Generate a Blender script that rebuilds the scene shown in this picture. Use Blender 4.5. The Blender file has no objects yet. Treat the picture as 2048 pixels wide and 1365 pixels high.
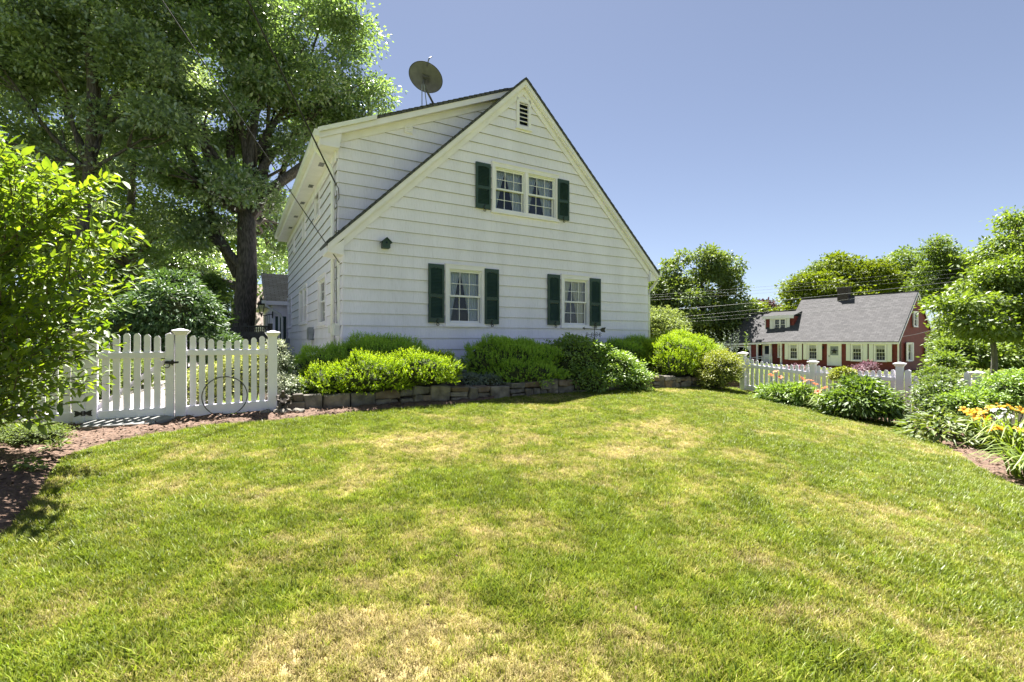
import bpy, bmesh, math, random
import numpy as np
from mathutils import Vector, Matrix

# ------------------------------------------------------------------ camera, sky, sun, exposure
S = bpy.context.scene
COL = S.collection
CAM_H = 1.45
FOC, CX, CY = 960.0, 1024.0, 682.5
cam_data = bpy.data.cameras.new('camera')
cam_data.sensor_width = 36.0
cam_data.lens = 36.0 * FOC / 2048.0
cam_data.clip_start = 0.05
cam_data.clip_end = 2000
cam = bpy.data.objects.new('camera', cam_data)
cam.location = (0, 0, CAM_H)
cam.rotation_euler = (math.radians(90), 0, 0)
COL.objects.link(cam)
S.camera = cam

SUN_EL = math.radians(67)
SUN_AZ = math.radians(-8)             # measured from +Y towards +X
W = bpy.data.worlds.new('World')
S.world = W
W.use_nodes = True
wn = W.node_tree.nodes
sky = wn.new('ShaderNodeTexSky')
sky.sky_type = 'NISHITA'
sky.sun_disc = False
sky.sun_elevation = SUN_EL
sky.sun_rotation = SUN_AZ
sky.altitude = 0
sky.air_density = 0.8
sky.dust_density = 0.3
sky.ozone_density = 5.0
hsv = wn.new('ShaderNodeHueSaturation'); hsv.inputs['Saturation'].default_value = 0.73
tin = wn.new('ShaderNodeMix'); tin.data_type = 'RGBA'; tin.blend_type = 'MULTIPLY'; tin.inputs[0].default_value = 1.0
tin.inputs[7].default_value = (0.97, 0.955, 0.97, 1)
W.node_tree.links.new(sky.outputs[0], hsv.inputs['Color']); W.node_tree.links.new(hsv.outputs[0], tin.inputs[6])
W.node_tree.links.new(tin.outputs[2], wn['Background'].inputs[0])
wn['Background'].inputs[1].default_value = 0.0318
sun_data = bpy.data.lights.new('sun', 'SUN')
sun_data.energy = 5.0
sun_data.angle = math.radians(0.53)
sun_data.color = (1.0, 0.955, 0.90)
sun = bpy.data.objects.new('sun', sun_data)
sd = Vector((math.sin(SUN_AZ) * math.cos(SUN_EL), math.cos(SUN_AZ) * math.cos(SUN_EL), math.sin(SUN_EL)))
sun.rotation_euler = sd.to_track_quat('Z', 'Y').to_euler()
sun.location = (0, 0, 30)
COL.objects.link(sun)
S.view_settings.view_transform = 'Standard'
S.view_settings.look = 'None'
S.view_settings.gamma = 1
S.view_settings.use_curve_mapping = False
S.view_settings.exposure = 2.3
S.cycles.max_bounces = 8
S.cycles.diffuse_bounces = 4
S.cycles.glossy_bounces = 4
S.cycles.transmission_bounces = 6
S.cycles.transparent_max_bounces = 12
S.cycles.caustics_reflective = False
S.cycles.caustics_refractive = False

rng = np.random.default_rng(7)
random.seed(7)

# ------------------------------------------------------------------ terrain and helpers
def ss(a, b, x):
    t = np.clip((x - a) / (b - a), 0, 1)
    return t * t * (3 - 2 * t)

def T(x, y):
    x = np.asarray(x, float); y = np.asarray(y, float)
    n = -0.5 * x + 0.866 * y
    z = 0.41 * np.clip(n / 7.8, -0.4, 1.0)
    z = z + 0.055 * np.clip(n - 8.4, 0, 9) * ss(-2.5, -5.0, x)
    d = np.clip(x - 2, 0, 6)
    z = z - 0.012 * d * d - 0.047 * np.clip(x - 8, 0, 24)
    return z

def gz(x, y): return float(T(x, y))

def at(px, py, Y):
    return Vector(((px - CX) / FOC * Y, Y, CAM_H + (CY - py) / FOC * Y))

def gnd(px, py):
    """ground point seen at a place of the photograph"""
    a, b = (px - CX) / FOC, (py - CY) / FOC
    y = 0.5
    while y < 120:
        if CAM_H - b * y <= gz(a * y, y): break
        y += 0.01
    return Vector((a * y, y, gz(a * y, y)))

HX, HY = -3.31, 9.4                      # front left corner of the white house
UX, UY = 0.866, 0.5
HROT = math.radians(30)
def hw(u, v, z=0.0):                     # house frame to world
    return Vector((HX + UX * u - UY * v, HY + UY * u + UX * v, z))
def gab(px, py, off=0.0):                # photograph point on the gable plane (v = off) -> u, z
    r = (px - CX) / FOC
    X0, Y0 = HX - UY * off, HY + UX * off
    u = (r * Y0 - X0) / (UX - UY * r)
    return u, CAM_H + (CY - py) / FOC * (Y0 + UY * u)
def lef(px, py, off=0.0):                # photograph point on the left wall plane (u = off) -> v, z
    r = (px - CX) / FOC
    X0, Y0 = HX + UX * off, HY + UY * off
    v = (X0 - r * Y0) / (UY + UX * r)
    return v, CAM_H + (CY - py) / FOC * (Y0 + UX * v)

def tag(o, label=None, cat=None, group=None, kind=None):
    if label: o['label'] = label
    if cat: o['category'] = cat
    if group: o['group'] = group
    if kind: o['kind'] = kind
    return o

def empty(name, loc=(0, 0, 0), rz=0.0, label=None, cat=None, group=None):
    o = bpy.data.objects.new(name, None)
    o.empty_display_size = 0.2
    o.location = loc
    o.rotation_euler = (0, 0, rz)
    COL.objects.link(o)
    return tag(o, label, cat, group)

def link(name, me, parent=None, loc=None, rot=None):
    o = bpy.data.objects.new(name, me)
    COL.objects.link(o)
    if parent is not None: o.parent = parent
    if loc is not None: o.location = loc
    if rot is not None: o.rotation_euler = rot
    return o

class MB:
    """collects simple shapes into one mesh"""
    def __init__(s): s.v = []; s.f = []
    def add(s, vs, fs):
        b = len(s.v)
        s.v += [tuple(p) for p in vs]
        s.f += [tuple(i + b for i in f) for f in fs]
        return s
    def box(s, x0, x1, y0, y1, z0, z1):
        return s.add([(x0,y0,z0),(x1,y0,z0),(x1,y1,z0),(x0,y1,z0),(x0,y0,z1),(x1,y0,z1),(x1,y1,z1),(x0,y1,z1)],
                     [(0,3,2,1),(4,5,6,7),(0,1,5,4),(1,2,6,5),(2,3,7,6),(3,0,4,7)])
    def prism(s, poly, y0, y1):
        """poly: list of (x, z), extruded along y"""
        n = len(poly)
        vs = [(p[0], y0, p[1]) for p in poly] + [(p[0], y1, p[1]) for p in poly]
        fs = [tuple(range(n)), tuple(range(2*n-1, n-1, -1))]
        for i in range(n):
            j = (i+1) % n
            fs.append((i, i+n, j+n, j))
        return s.add(vs, fs)
    def hexa(s, lo, hi):
        """lo, hi: 4 corners each"""
        return s.add(list(lo)+list(hi), [(0,3,2,1),(4,5,6,7),(0,1,5,4),(1,2,6,5),(2,3,7,6),(3,0,4,7)])
    def tube(s, pts, r0, r1=None, n=8, cap=True):
        if r1 is None: r1 = r0
        pts = [Vector(p) for p in pts]
        m = len(pts); b = len(s.v)
        for i, p in enumerate(pts):
            d = (pts[min(i+1, m-1)] - pts[max(i-1, 0)])
            if d.length < 1e-9: d = Vector((0,0,1))
            d.normalize()
            a = d.cross(Vector((0,0,1)) if abs(d.z) < 0.95 else Vector((1,0,0))).normalized()
            c = d.cross(a)
            t = i / max(1, m-1)
            r = r0[i] if isinstance(r0, (list, tuple)) else r0 + (r1 - r0) * t
            for k in range(n):
                th = 2*math.pi*k/n
                s.v.append(tuple(p + a*(r*math.cos(th)) + c*(r*math.sin(th))))
        for i in range(m-1):
            for k in range(n):
                k2 = (k+1) % n
                s.f.append((b+i*n+k, b+i*n+k2, b+(i+1)*n+k2, b+(i+1)*n+k))
        if cap:
            s.f.append(tuple(b+k for k in range(n-1, -1, -1)))
            s.f.append(tuple(b+(m-1)*n+k for k in range(n)))
        return s
    def lathe(s, prof, n=16, c=(0,0,0)):
        b = len(s.v); m = len(prof)
        for r, z in prof:
            for k in range(n):
                th = 2*math.pi*k/n
                s.v.append((c[0]+r*math.cos(th), c[1]+r*math.sin(th), c[2]+z))
        for i in range(m-1):
            for k in range(n):
                k2 = (k+1) % n
                s.f.append((b+i*n+k, b+i*n+k2, b+(i+1)*n+k2, b+(i+1)*n+k))
        s.f.append(tuple(b+k for k in range(n-1, -1, -1)))
        s.f.append(tuple(b+(m-1)*n+k for k in range(n)))
        return s
    def mesh(s, name, mat):
        me = bpy.data.meshes.new(name)
        me.from_pydata(s.v, [], s.f)
        bm = bmesh.new(); bm.from_mesh(me)
        bmesh.ops.recalc_face_normals(bm, faces=bm.faces)
        bm.to_mesh(me); bm.free()
        if mat: me.materials.append(mat)
        return me
    def build(s, name, mat, parent=None, loc=None, rot=None, bevel=0, smooth=False):
        me = s.mesh(name, mat)
        if smooth:
            me.polygons.foreach_set('use_smooth', [True]*len(me.polygons))
        o = link(name, me, parent, loc, rot)
        if bevel:
            m = o.modifiers.new('bevel', 'BEVEL'); m.width = bevel; m.segments = 1; m.limit_method = 'ANGLE'
        return o

def np_mesh(name, V, F, mat, attrs=None, smooth=False):
    """V (n,3), F (m,k) arrays"""
    me = bpy.data.meshes.new(name)
    V = np.ascontiguousarray(V, np.float32); F = np.ascontiguousarray(F, np.int32)
    me.vertices.add(len(V)); me.vertices.foreach_set('co', V.ravel())
    k = F.shape[1]
    me.loops.add(F.size); me.loops.foreach_set('vertex_index', F.ravel())
    me.polygons.add(len(F))
    me.polygons.foreach_set('loop_start', np.arange(0, F.size, k, dtype=np.int32))
    me.polygons.foreach_set('loop_total', np.full(len(F), k, np.int32))
    if smooth: me.polygons.foreach_set('use_smooth', np.ones(len(F), bool))
    for an, vals in (attrs or {}).items():
        a = me.attributes.new(an, 'FLOAT', 'POINT')
        a.data.foreach_set('value', np.ascontiguousarray(vals, np.float32))
    if mat: me.materials.append(mat)
    me.update(calc_edges=True)
    return me

_lat = np.random.default_rng(99).random((256, 256))
def vnoise(x, y, sc):
    x = np.asarray(x) / sc + 100.3; y = np.asarray(y) / sc + 77.7
    i = np.floor(x).astype(int); j = np.floor(y).astype(int)
    fx = x - i; fy = y - j
    fx = fx*fx*(3-2*fx); fy = fy*fy*(3-2*fy)
    g = lambda a, b: _lat[a % 256, b % 256]
    return (g(i,j)*(1-fx)+g(i+1,j)*fx)*(1-fy)+(g(i,j+1)*(1-fx)+g(i+1,j+1)*fx)*fy

# ------------------------------------------------------------------ materials
def _nodes(name):
    m = bpy.data.materials.new(name); m.use_nodes = True
    nt = m.node_tree
    return m, nt, nt.nodes, nt.links, nt.nodes['Principled BSDF']

def mat(name, c1, c2=None, rough=0.6, nscale=6.0, bump=0.0, bscale=40.0, metal=0.0, spec=0.4, stretch=None, lo=0.35, hi=0.65, detail=5.0):
    m, nt, N, L, P = _nodes(name)
    P.inputs['Roughness'].default_value = rough
    P.inputs['Metallic'].default_value = metal
    P.inputs['Specular IOR Level'].default_value = spec
    tc = N.new('ShaderNodeTexCoord')
    mp = N.new('ShaderNodeMapping')
    if stretch: mp.inputs['Scale'].default_value = stretch
    L.new(tc.outputs['Object'], mp.inputs['Vector'])
    if c2 is None:
        P.inputs['Base Color'].default_value = (*c1, 1)
    else:
        nz = N.new('ShaderNodeTexNoise'); nz.inputs['Scale'].default_value = nscale; nz.inputs['Detail'].default_value = detail
        L.new(mp.outputs[0], nz.inputs['Vector'])
        cr = N.new('ShaderNodeValToRGB')
        cr.color_ramp.elements[0].position = lo; cr.color_ramp.elements[0].color = (*c1, 1)
        cr.color_ramp.elements[1].position = hi; cr.color_ramp.elements[1].color = (*c2, 1)
        L.new(nz.outputs['Fac'], cr.inputs[0]); L.new(cr.outputs[0], P.inputs['Base Color'])
    if bump:
        nb = N.new('ShaderNodeTexNoise'); nb.inputs['Scale'].default_value = bscale; nb.inputs['Detail'].default_value = 6
        L.new(mp.outputs[0], nb.inputs['Vector'])
        bp = N.new('ShaderNodeBump'); bp.inputs['Strength'].default_value = bump; bp.inputs['Distance'].default_value = 0.02
        L.new(nb.outputs['Fac'], bp.inputs['Height']); L.new(bp.outputs[0], P.inputs['Normal'])
    return m

def leaf_mat(name, c1, c2, trans=0.4, tcol=None, gloss=0.07, grough=0.35, c3=None):
    """leaf colours picked by the per-leaf attribute 'tint'"""
    m = bpy.data.materials.new(name); m.use_nodes = True
    nt = m.node_tree; N = nt.nodes; L = nt.links
    N.remove(N['Principled BSDF'])
    out = N['Material Output']
    at_ = N.new('ShaderNodeAttribute'); at_.attribute_name = 'tint'
    cr = N.new('ShaderNodeValToRGB')
    e = cr.color_ramp.elements
    e[0].position = 0.0; e[0].color = (*c1, 1); e[1].position = 1.0; e[1].color = (*c2, 1)
    if c3:
        k = e.new(0.9); k.color = (*c2, 1); e[-1].color = (*c3, 1)
    L.new(at_.outputs['Fac'], cr.inputs[0])
    df = N.new('ShaderNodeBsdfDiffuse'); L.new(cr.outputs[0], df.inputs[0])
    tr = N.new('ShaderNodeBsdfTranslucent')
    mx = N.new('ShaderNodeMix'); mx.data_type = 'RGBA'; mx.blend_type = 'MULTIPLY'; mx.inputs[0].default_value = 1.0
    L.new(cr.outputs[0], mx.inputs[6]); mx.inputs[7].default_value = (*(tcol or (1.5, 1.45, 0.5)), 1)
    L.new(mx.outputs[2], tr.inputs[0])
    m1 = N.new('ShaderNodeMixShader'); m1.inputs[0].default_value = trans
    L.new(df.outputs[0], m1.inputs[1]); L.new(tr.outputs[0], m1.inputs[2])
    gl = N.new('ShaderNodeBsdfGlossy'); gl.inputs['Roughness'].default_value = grough if gloss >= 0.2 else max(0.5, grough); gl.inputs[0].default_value = (1, 1, 1, 1)
    m2 = N.new('ShaderNodeMixShader'); m2.inputs[0].default_value = gloss*0.35 if gloss < 0.2 else gloss*0.5
    L.new(m1.outputs[0], m2.inputs[1]); L.new(gl.outputs[0], m2.inputs[2])
    L.new(m2.outputs[0], out.inputs[0])
    return m

M = {}
# painted combed shingles: vertical grain, faint weathering
def siding_mat():
    m, nt, N, L, P = _nodes('white_siding_paint')
    P.inputs['Roughness'].default_value = 0.55
    tc = N.new('ShaderNodeTexCoord')
    mp = N.new('ShaderNodeMapping'); mp.inputs['Scale'].default_value = (60, 60, 0.8)
    L.new(tc.outputs['Object'], mp.inputs[0])
    n1 = N.new('ShaderNodeTexNoise'); n1.inputs['Scale'].default_value = 1.0; n1.inputs['Detail'].default_value = 3
    L.new(mp.outputs[0], n1.inputs[0])
    mp2 = N.new('ShaderNodeMapping'); mp2.inputs['Scale'].default_value = (2.2, 2.2, 0.6)
    L.new(tc.outputs['Object'], mp2.inputs[0])
    n2 = N.new('ShaderNodeTexNoise'); n2.inputs['Scale'].default_value = 1.0; n2.inputs['Detail'].default_value = 8
    L.new(mp2.outputs[0], n2.inputs[0])
    cr = N.new('ShaderNodeValToRGB')
    cr.color_ramp.elements[0].position = 0.3; cr.color_ramp.elements[0].color = (0.79, 0.752, 0.86, 1)
    cr.color_ramp.elements[1].position = 0.62; cr.color_ramp.elements[1].color = (0.87, 0.828, 0.95, 1)
    L.new(n2.outputs[0], cr.inputs[0])
    cr1 = N.new('ShaderNodeValToRGB')
    cr1.color_ramp.elements[0].position = 0.32; cr1.color_ramp.elements[0].color = (0.86, 0.86, 0.85, 1)
    cr1.color_ramp.elements[1].position = 0.5; cr1.color_ramp.elements[1].color = (1, 1, 1, 1)
    L.new(n1.outputs[0], cr1.inputs[0])
    mx = N.new('ShaderNodeMix'); mx.data_type = 'RGBA'; mx.blend_type = 'MULTIPLY'; mx.inputs[0].default_value = 0.5
    L.new(cr.outputs[0], mx.inputs[6]); L.new(cr1.outputs[0], mx.inputs[7])
    sx = N.new('ShaderNodeSeparateXYZ'); L.new(tc.outputs['Object'], sx.inputs[0])
    mr = N.new('ShaderNodeMapRange'); mr.inputs['From Min'].default_value = 0.75; mr.inputs['From Max'].default_value = 1.25; mr.inputs['To Min'].default_value = 0.75; mr.inputs['To Max'].default_value = 0.0
    L.new(sx.outputs[2], mr.inputs[0])
    mm = N.new('ShaderNodeMath'); mm.operation = 'MULTIPLY'; L.new(mr.outputs[0], mm.inputs[0]); L.new(n2.outputs[0], mm.inputs[1])
    dm = N.new('ShaderNodeMix'); dm.data_type = 'RGBA'; L.new(mm.outputs[0], dm.inputs[0]); L.new(mx.outputs[2], dm.inputs[6]); dm.inputs[7].default_value = (0.42, 0.40, 0.34, 1)
    L.new(dm.outputs[2], P.inputs['Base Color'])
    bp = N.new('ShaderNodeBump'); bp.inputs['Strength'].default_value = 0.25; bp.inputs['Distance'].default_value = 0.01
    L.new(n1.outputs[0], bp.inputs['Height']); L.new(bp.outputs[0], P.inputs['Normal'])
    return m
M['siding'] = siding_mat()
M['trim'] = mat('white_trim_paint', (0.80, 0.765, 0.83), (0.875, 0.835, 0.905), 0.5, 3.0, 0.06, 30)
M['vinyl'] = mat('white_vinyl', (0.78, 0.75, 0.82), (0.88, 0.845, 0.93), 0.4, 3.5, 0.03, 20, lo=0.25, hi=0.5, detail=8)
M['sash'] = mat('white_sash', (0.80, 0.79, 0.81), None, 0.4)
M['green'] = mat('green_shutter_paint', (0.022, 0.050, 0.042), (0.034, 0.066, 0.055), 0.5, 5, 0.05, 60)
M['iron'] = mat('black_iron', (0.012, 0.012, 0.013), (0.03, 0.028, 0.026), 0.5, 20, 0.1, 80)
M['dark'] = mat('dark_sky_tint', (0.012, 0.020, 0.042), None, 0.9)  # dark interior, with the blue of sky reflections put into its colour
M['gutter'] = mat('white_gutter_metal', (0.76, 0.75, 0.72), (0.83, 0.82, 0.80), 0.35, 3)
M['galv'] = mat('grey_meter_metal', (0.20, 0.22, 0.25), (0.28, 0.30, 0.33), 0.45, 6, metal=0.2)
M['cable'] = mat('dark_cable', (0.015, 0.015, 0.016), None, 0.6)
M['palewire'] = mat('pale_cable', (0.13, 0.135, 0.14), None, 0.5)
M['foundation'] = mat('painted_concrete', (0.30, 0.33, 0.30), (0.38, 0.40, 0.37), 0.85, 6, 0.2, 30)
M['dish'] = mat('grey_dish_metal', (0.10, 0.105, 0.11), (0.14, 0.145, 0.15), 0.5, 8)
M['arm'] = mat('dark_grey_metal', (0.10, 0.10, 0.105), (0.15, 0.15, 0.15), 0.45, 10, metal=0.3)
M['stone'] = mat('fieldstone', (0.105, 0.09, 0.07), (0.24, 0.21, 0.165), 0.9, 7, 0.5, 22)
M['stone_b'] = mat('grey_fieldstone', (0.10, 0.09, 0.075), (0.21, 0.19, 0.16), 0.9, 8, 0.5, 26)
M['stone_c'] = mat('rusty_fieldstone', (0.12, 0.085, 0.055), (0.23, 0.18, 0.13), 0.9, 6, 0.5, 22)
M['flag'] = mat('flagstone', (0.17, 0.175, 0.17), (0.25, 0.25, 0.24), 0.85, 4, 0.25, 30)
M['concrete'] = mat('pale_concrete', (0.23, 0.212, 0.195), (0.31, 0.285, 0.26), 0.9, 5, 0.15, 50)
M['asphalt'] = mat('asphalt', (0.05, 0.05, 0.052), (0.075, 0.074, 0.075), 0.9, 20, 0.2, 80)
M['soil'] = mat('dark_soil', (0.05, 0.036, 0.026), (0.10, 0.07, 0.05), 0.95, 14, 0.8, 60)
M['bark'] = mat('oak_bark', (0.045, 0.038, 0.032), (0.14, 0.12, 0.105), 0.95, 5, 1.0, 9, stretch=(5, 5, 0.8))
M['bark_g'] = mat('grey_bark', (0.10, 0.095, 0.085), (0.20, 0.19, 0.17), 0.95, 6, 0.6, 12, stretch=(4, 4, 1))
M['twig'] = mat('brown_twig', (0.06, 0.045, 0.03), (0.13, 0.10, 0.07), 0.9, 20)
M['greenstem'] = mat('green_stem', (0.06, 0.10, 0.03), (0.10, 0.14, 0.04), 0.7, 20)
M['bronze'] = mat('aged_bronze', (0.035, 0.028, 0.022), (0.10, 0.085, 0.07), 0.55, 14, 0.3, 40, metal=0.4)
M['core'] = mat('dark_shrub_core', (0.022, 0.032, 0.010), (0.05, 0.06, 0.02), 0.95, 14, 0.8, 30)  # for the hidden cores added inside the shrubs
M['pole'] = mat('weathered_pole_wood', (0.12, 0.085, 0.065), (0.25, 0.18, 0.135), 0.9, 4, 0.5, 14, stretch=(6, 6, 0.5))
M['greywood'] = mat('weathered_grey_wood', (0.07, 0.065, 0.06), (0.14, 0.13, 0.12), 0.9, 5, 0.3, 20)
M['brickdark'] = mat('dark_chimney_brick', (0.035, 0.03, 0.03), (0.09, 0.07, 0.065), 0.9, 16, 0.5, 40)
M['lead'] = mat('flashing_metal', (0.35, 0.37, 0.42), None, 0.4, metal=0.5)

def curtain_mat(col):
    m = bpy.data.materials.new('sheer_curtain'); m.use_nodes = True
    N = m.node_tree.nodes; L = m.node_tree.links
    N.remove(N['Principled BSDF'])
    d = N.new('ShaderNodeBsdfDiffuse'); d.inputs[0].default_value = (*col, 1)
    t = N.new('ShaderNodeBsdfTranslucent'); t.inputs[0].default_value = (*col, 1)
    x = N.new('ShaderNodeMixShader'); x.inputs[0].default_value = 0.3
    L.new(d.outputs[0], x.inputs[1]); L.new(t.outputs[0], x.inputs[2]); L.new(x.outputs[0], N['Material Output'].inputs[0])
    return m
M['curtain'] = curtain_mat((0.60, 0.68, 0.85))  # blue sky reflection of the glass put into the cloth colour
M['curtain_cream'] = curtain_mat((0.72, 0.70, 0.58))

def glass_mat(refl):
    m = bpy.data.materials.new('window_glass'); m.use_nodes = True
    N = m.node_tree.nodes; L = m.node_tree.links
    N.remove(N['Principled BSDF'])
    t = N.new('ShaderNodeBsdfTransparent'); t.inputs[0].default_value = (0.95, 0.96, 0.97, 1)
    g = N.new('ShaderNodeBsdfGlossy'); g.inputs['Roughness'].default_value = 0.0; g.inputs[0].default_value = (1, 1, 1, 1)
    lw = N.new('ShaderNodeFresnel'); lw.inputs[0].default_value = 1.38
    ad = N.new('ShaderNodeMath'); ad.operation = 'ADD'; ad.inputs[1].default_value = refl
    L.new(lw.outputs[0], ad.inputs[0])
    x = N.new('ShaderNodeMixShader'); L.new(ad.outputs[0], x.inputs[0])
    L.new(t.outputs[0], x.inputs[1]); L.new(g.outputs[0], x.inputs[2]); L.new(x.outputs[0], N['Material Output'].inputs[0])
    return m
M['glass'] = glass_mat(-0.01)

def shingle_mat(name, c1, c2, cm, row=0.14, wid=0.3, bump=0.6):
    m, nt, N, L, P = _nodes(name)
    P.inputs['Roughness'].default_value = 0.95
    tc = N.new('ShaderNodeTexCoord')
    br = N.new('ShaderNodeTexBrick')
    br.inputs['Scale'].default_value = 1.0
    br.inputs['Brick Width'].default_value = wid
    br.inputs['Row Height'].default_value = row
    br.inputs['Mortar Size'].default_value = 0.012
    br.inputs['Mortar Smooth'].default_value = 0.3
    br.inputs['Color1'].default_value = (*c1, 1); br.inputs['Color2'].default_value = (*c2, 1); br.inputs['Mortar'].default_value = (*cm, 1)
    L.new(tc.outputs['UV'], br.inputs['Vector'])
    nz = N.new('ShaderNodeTexNoise'); nz.inputs['Scale'].default_value = 3.0; nz.inputs['Detail'].default_value = 10
    L.new(tc.outputs['UV'], nz.inputs['Vector'])
    mx = N.new('ShaderNodeMix'); mx.data_type = 'RGBA'; mx.blend_type = 'OVERLAY'; mx.inputs[0].default_value = 0.22
    L.new(br.outputs['Color'], mx.inputs[6]); L.new(nz.outputs['Fac'], mx.inputs[7])
    L.new(mx.outputs[2], P.inputs['Base Color'])
    bp = N.new('ShaderNodeBump'); bp.inputs['Strength'].default_value = bump; bp.inputs['Distance'].default_value = 0.015; bp.invert = True
    L.new(br.outputs['Fac'], bp.inputs['Height']); L.new(bp.outputs[0], P.inputs['Normal'])
    return m
M['roof_dark'] = shingle_mat('dark_asphalt_shingles', (0.06, 0.065, 0.07), (0.10, 0.10, 0.105), (0.03, 0.03, 0.03))
M['roof_grey'] = shingle_mat('grey_asphalt_shingles', (0.062, 0.061, 0.063), (0.092, 0.090, 0.092), (0.034, 0.034, 0.035), 0.19, 0.42)
M['roof_tan'] = shingle_mat('tan_asphalt_shingles', (0.30, 0.245, 0.215), (0.38, 0.32, 0.28), (0.20, 0.16, 0.14), 0.15, 0.35)
M['roof_moss'] = shingle_mat('mossy_shingles', (0.34, 0.29, 0.22), (0.44, 0.38, 0.30), (0.18, 0.15, 0.09), 0.14, 0.3)
M['red'] = mat('barn_red_clapboard_paint', (0.16, 0.028, 0.022), (0.21, 0.040, 0.030), 0.6, 3, 0.1, 20)
M['mulch'] = mat('bark_mulch', (0.060, 0.036, 0.025), (0.18, 0.115, 0.08), 0.95, 38, 1.0, 55, lo=0.3, hi=0.7, detail=8)

def ground_mat():
    m, nt, N, L, P = _nodes('lawn_soil_and_thatch')
    P.inputs['Roughness'].default_value = 0.95; P.inputs['Specular IOR Level'].default_value = 0.1
    a = N.new('ShaderNodeAttribute'); a.attribute_name = 'dry'
    cr = N.new('ShaderNodeValToRGB'); e = cr.color_ramp.elements
    e[0].position = 0.0; e[0].color = (0.075, 0.11, 0.018, 1); e[1].position = 1.0; e[1].color = (0.29, 0.225, 0.11, 1)
    k = e.new(0.5); k.color = (0.16, 0.155, 0.036, 1)
    g = N.new('ShaderNodeNewGeometry')
    nz = N.new('ShaderNodeTexNoise'); nz.inputs['Scale'].default_value = 45; nz.inputs['Detail'].default_value = 6
    L.new(g.outputs['Position'], nz.inputs['Vector'])
    ma = N.new('ShaderNodeMath'); ma.operation = 'MULTIPLY_ADD'; ma.inputs[1].default_value = 0.9; ma.inputs[2].default_value = -0.45
    L.new(nz.outputs['Fac'], ma.inputs[0])
    ad = N.new('ShaderNodeMath'); ad.operation = 'ADD'
    L.new(a.outputs['Fac'], ad.inputs[0]); L.new(ma.outputs[0], ad.inputs[1])
    L.new(ad.outputs[0], cr.inputs[0]); L.new(cr.outputs[0], P.inputs['Base Color'])
    bp = N.new('ShaderNodeBump'); bp.inputs['Strength'].default_value = 0.8; bp.inputs['Distance'].default_value = 0.03
    L.new(nz.outputs['Fac'], bp.inputs['Height']); L.new(bp.outputs[0], P.inputs['Normal'])
    return m
M['ground'] = ground_mat()

def grass_mat():
    m = bpy.data.materials.new('grass_blades'); m.use_nodes = True
    N = m.node_tree.nodes; L = m.node_tree.links
    N.remove(N['Principled BSDF'])
    a = N.new('ShaderNodeAttribute'); a.attribute_type = 'INSTANCER'; a.attribute_name = 'dry'
    b = N.new('ShaderNodeAttribute'); b.attribute_name = 'tint'
    ma = N.new('ShaderNodeMath'); ma.operation = 'MULTIPLY_ADD'; ma.inputs[1].default_value = 0.55; ma.inputs[2].default_value = -0.27
    L.new(b.outputs['Fac'], ma.inputs[0])
    ad = N.new('ShaderNodeMath'); ad.operation = 'ADD'
    L.new(a.outputs['Fac'], ad.inputs[0]); L.new(ma.outputs[0], ad.inputs[1])
    cr = N.new('ShaderNodeValToRGB'); e = cr.color_ramp.elements
    e[0].position = 0.0; e[0].color = (0.144, 0.199, 0.018, 1)
    e[1].position = 1.0; e[1].color = (0.441, 0.367, 0.180, 1)
    k = e.new(0.35); k.color = (0.235, 0.274, 0.030, 1)
    k = e.new(0.62); k.color = (0.326, 0.314, 0.078, 1)
    L.new(ad.outputs[0], cr.inputs[0])
    lu = N.new('ShaderNodeAttribute'); lu.attribute_type = 'INSTANCER'; lu.attribute_name = 'lum'
    hv = N.new('ShaderNodeHueSaturation'); L.new(lu.outputs['Fac'], hv.inputs['Value']); L.new(cr.outputs[0], hv.inputs['Color']); hv.inputs['Saturation'].default_value = 1.04
    df = N.new('ShaderNodeBsdfDiffuse'); L.new(hv.outputs[0], df.inputs[0])
    tr = N.new('ShaderNodeBsdfTranslucent'); L.new(hv.outputs[0], tr.inputs[0])
    x = N.new('ShaderNodeMixShader'); x.inputs[0].default_value = 0.42
    L.new(df.outputs[0], x.inputs[1]); L.new(tr.outputs[0], x.inputs[2])
    gl = N.new('ShaderNodeBsdfGlossy'); gl.inputs['Roughness'].default_value = 0.45
    y = N.new('ShaderNodeMixShader'); y.inputs[0].default_value = 0.04
    L.new(x.outputs[0], y.inputs[1]); L.new(gl.outputs[0], y.inputs[2])
    L.new(y.outputs[0], N['Material Output'].inputs[0])
    return m
M['grass'] = grass_mat()

L_ = leaf_mat
M['butt'] = mat('shaded_shingle_butt', (0.12, 0.115, 0.10), (0.22, 0.21, 0.185), 0.9, 8)  # dark colour standing in for the shade under each siding course
M['l_oak'] = L_('oak_leaf', (0.100, 0.165, 0.075), (0.250, 0.344, 0.138), 0.50, (1.45, 1.5, 0.65), 0.24, 0.34)
M['l_oak2'] = L_('blue_oak_leaf', (0.120, 0.186, 0.110), (0.282, 0.372, 0.180), 0.45, (1.6, 1.5, 0.7), 0.22, 0.38)
M['l_wood'] = L_('woodland_leaf', (0.074, 0.137, 0.038), (0.190, 0.274, 0.063), 0.28, (1.5, 1.45, 0.5), 0.08)
M['l_rhodo'] = L_('rhododendron_leaf', (0.053, 0.113, 0.042), (0.128, 0.211, 0.083), 0.25, None, 0.14, 0.35)
M['l_willow'] = L_('shrub_leaf', (0.081, 0.149, 0.017), (0.190, 0.267, 0.029), 0.55, (1.5, 1.42, 0.5), 0.10, 0.35)
M['l_yew'] = L_('yew_needle', (0.157, 0.296, 0.048), (0.417, 0.592, 0.070), 0.35, (1.6, 1.6, 0.4), 0.06, 0.4)
M['l_lime'] = L_('lime_yew_needle', (0.152, 0.258, 0.016), (0.352, 0.445, 0.030), 0.42, (1.5, 1.5, 0.35), 0.06, 0.4)
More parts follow.
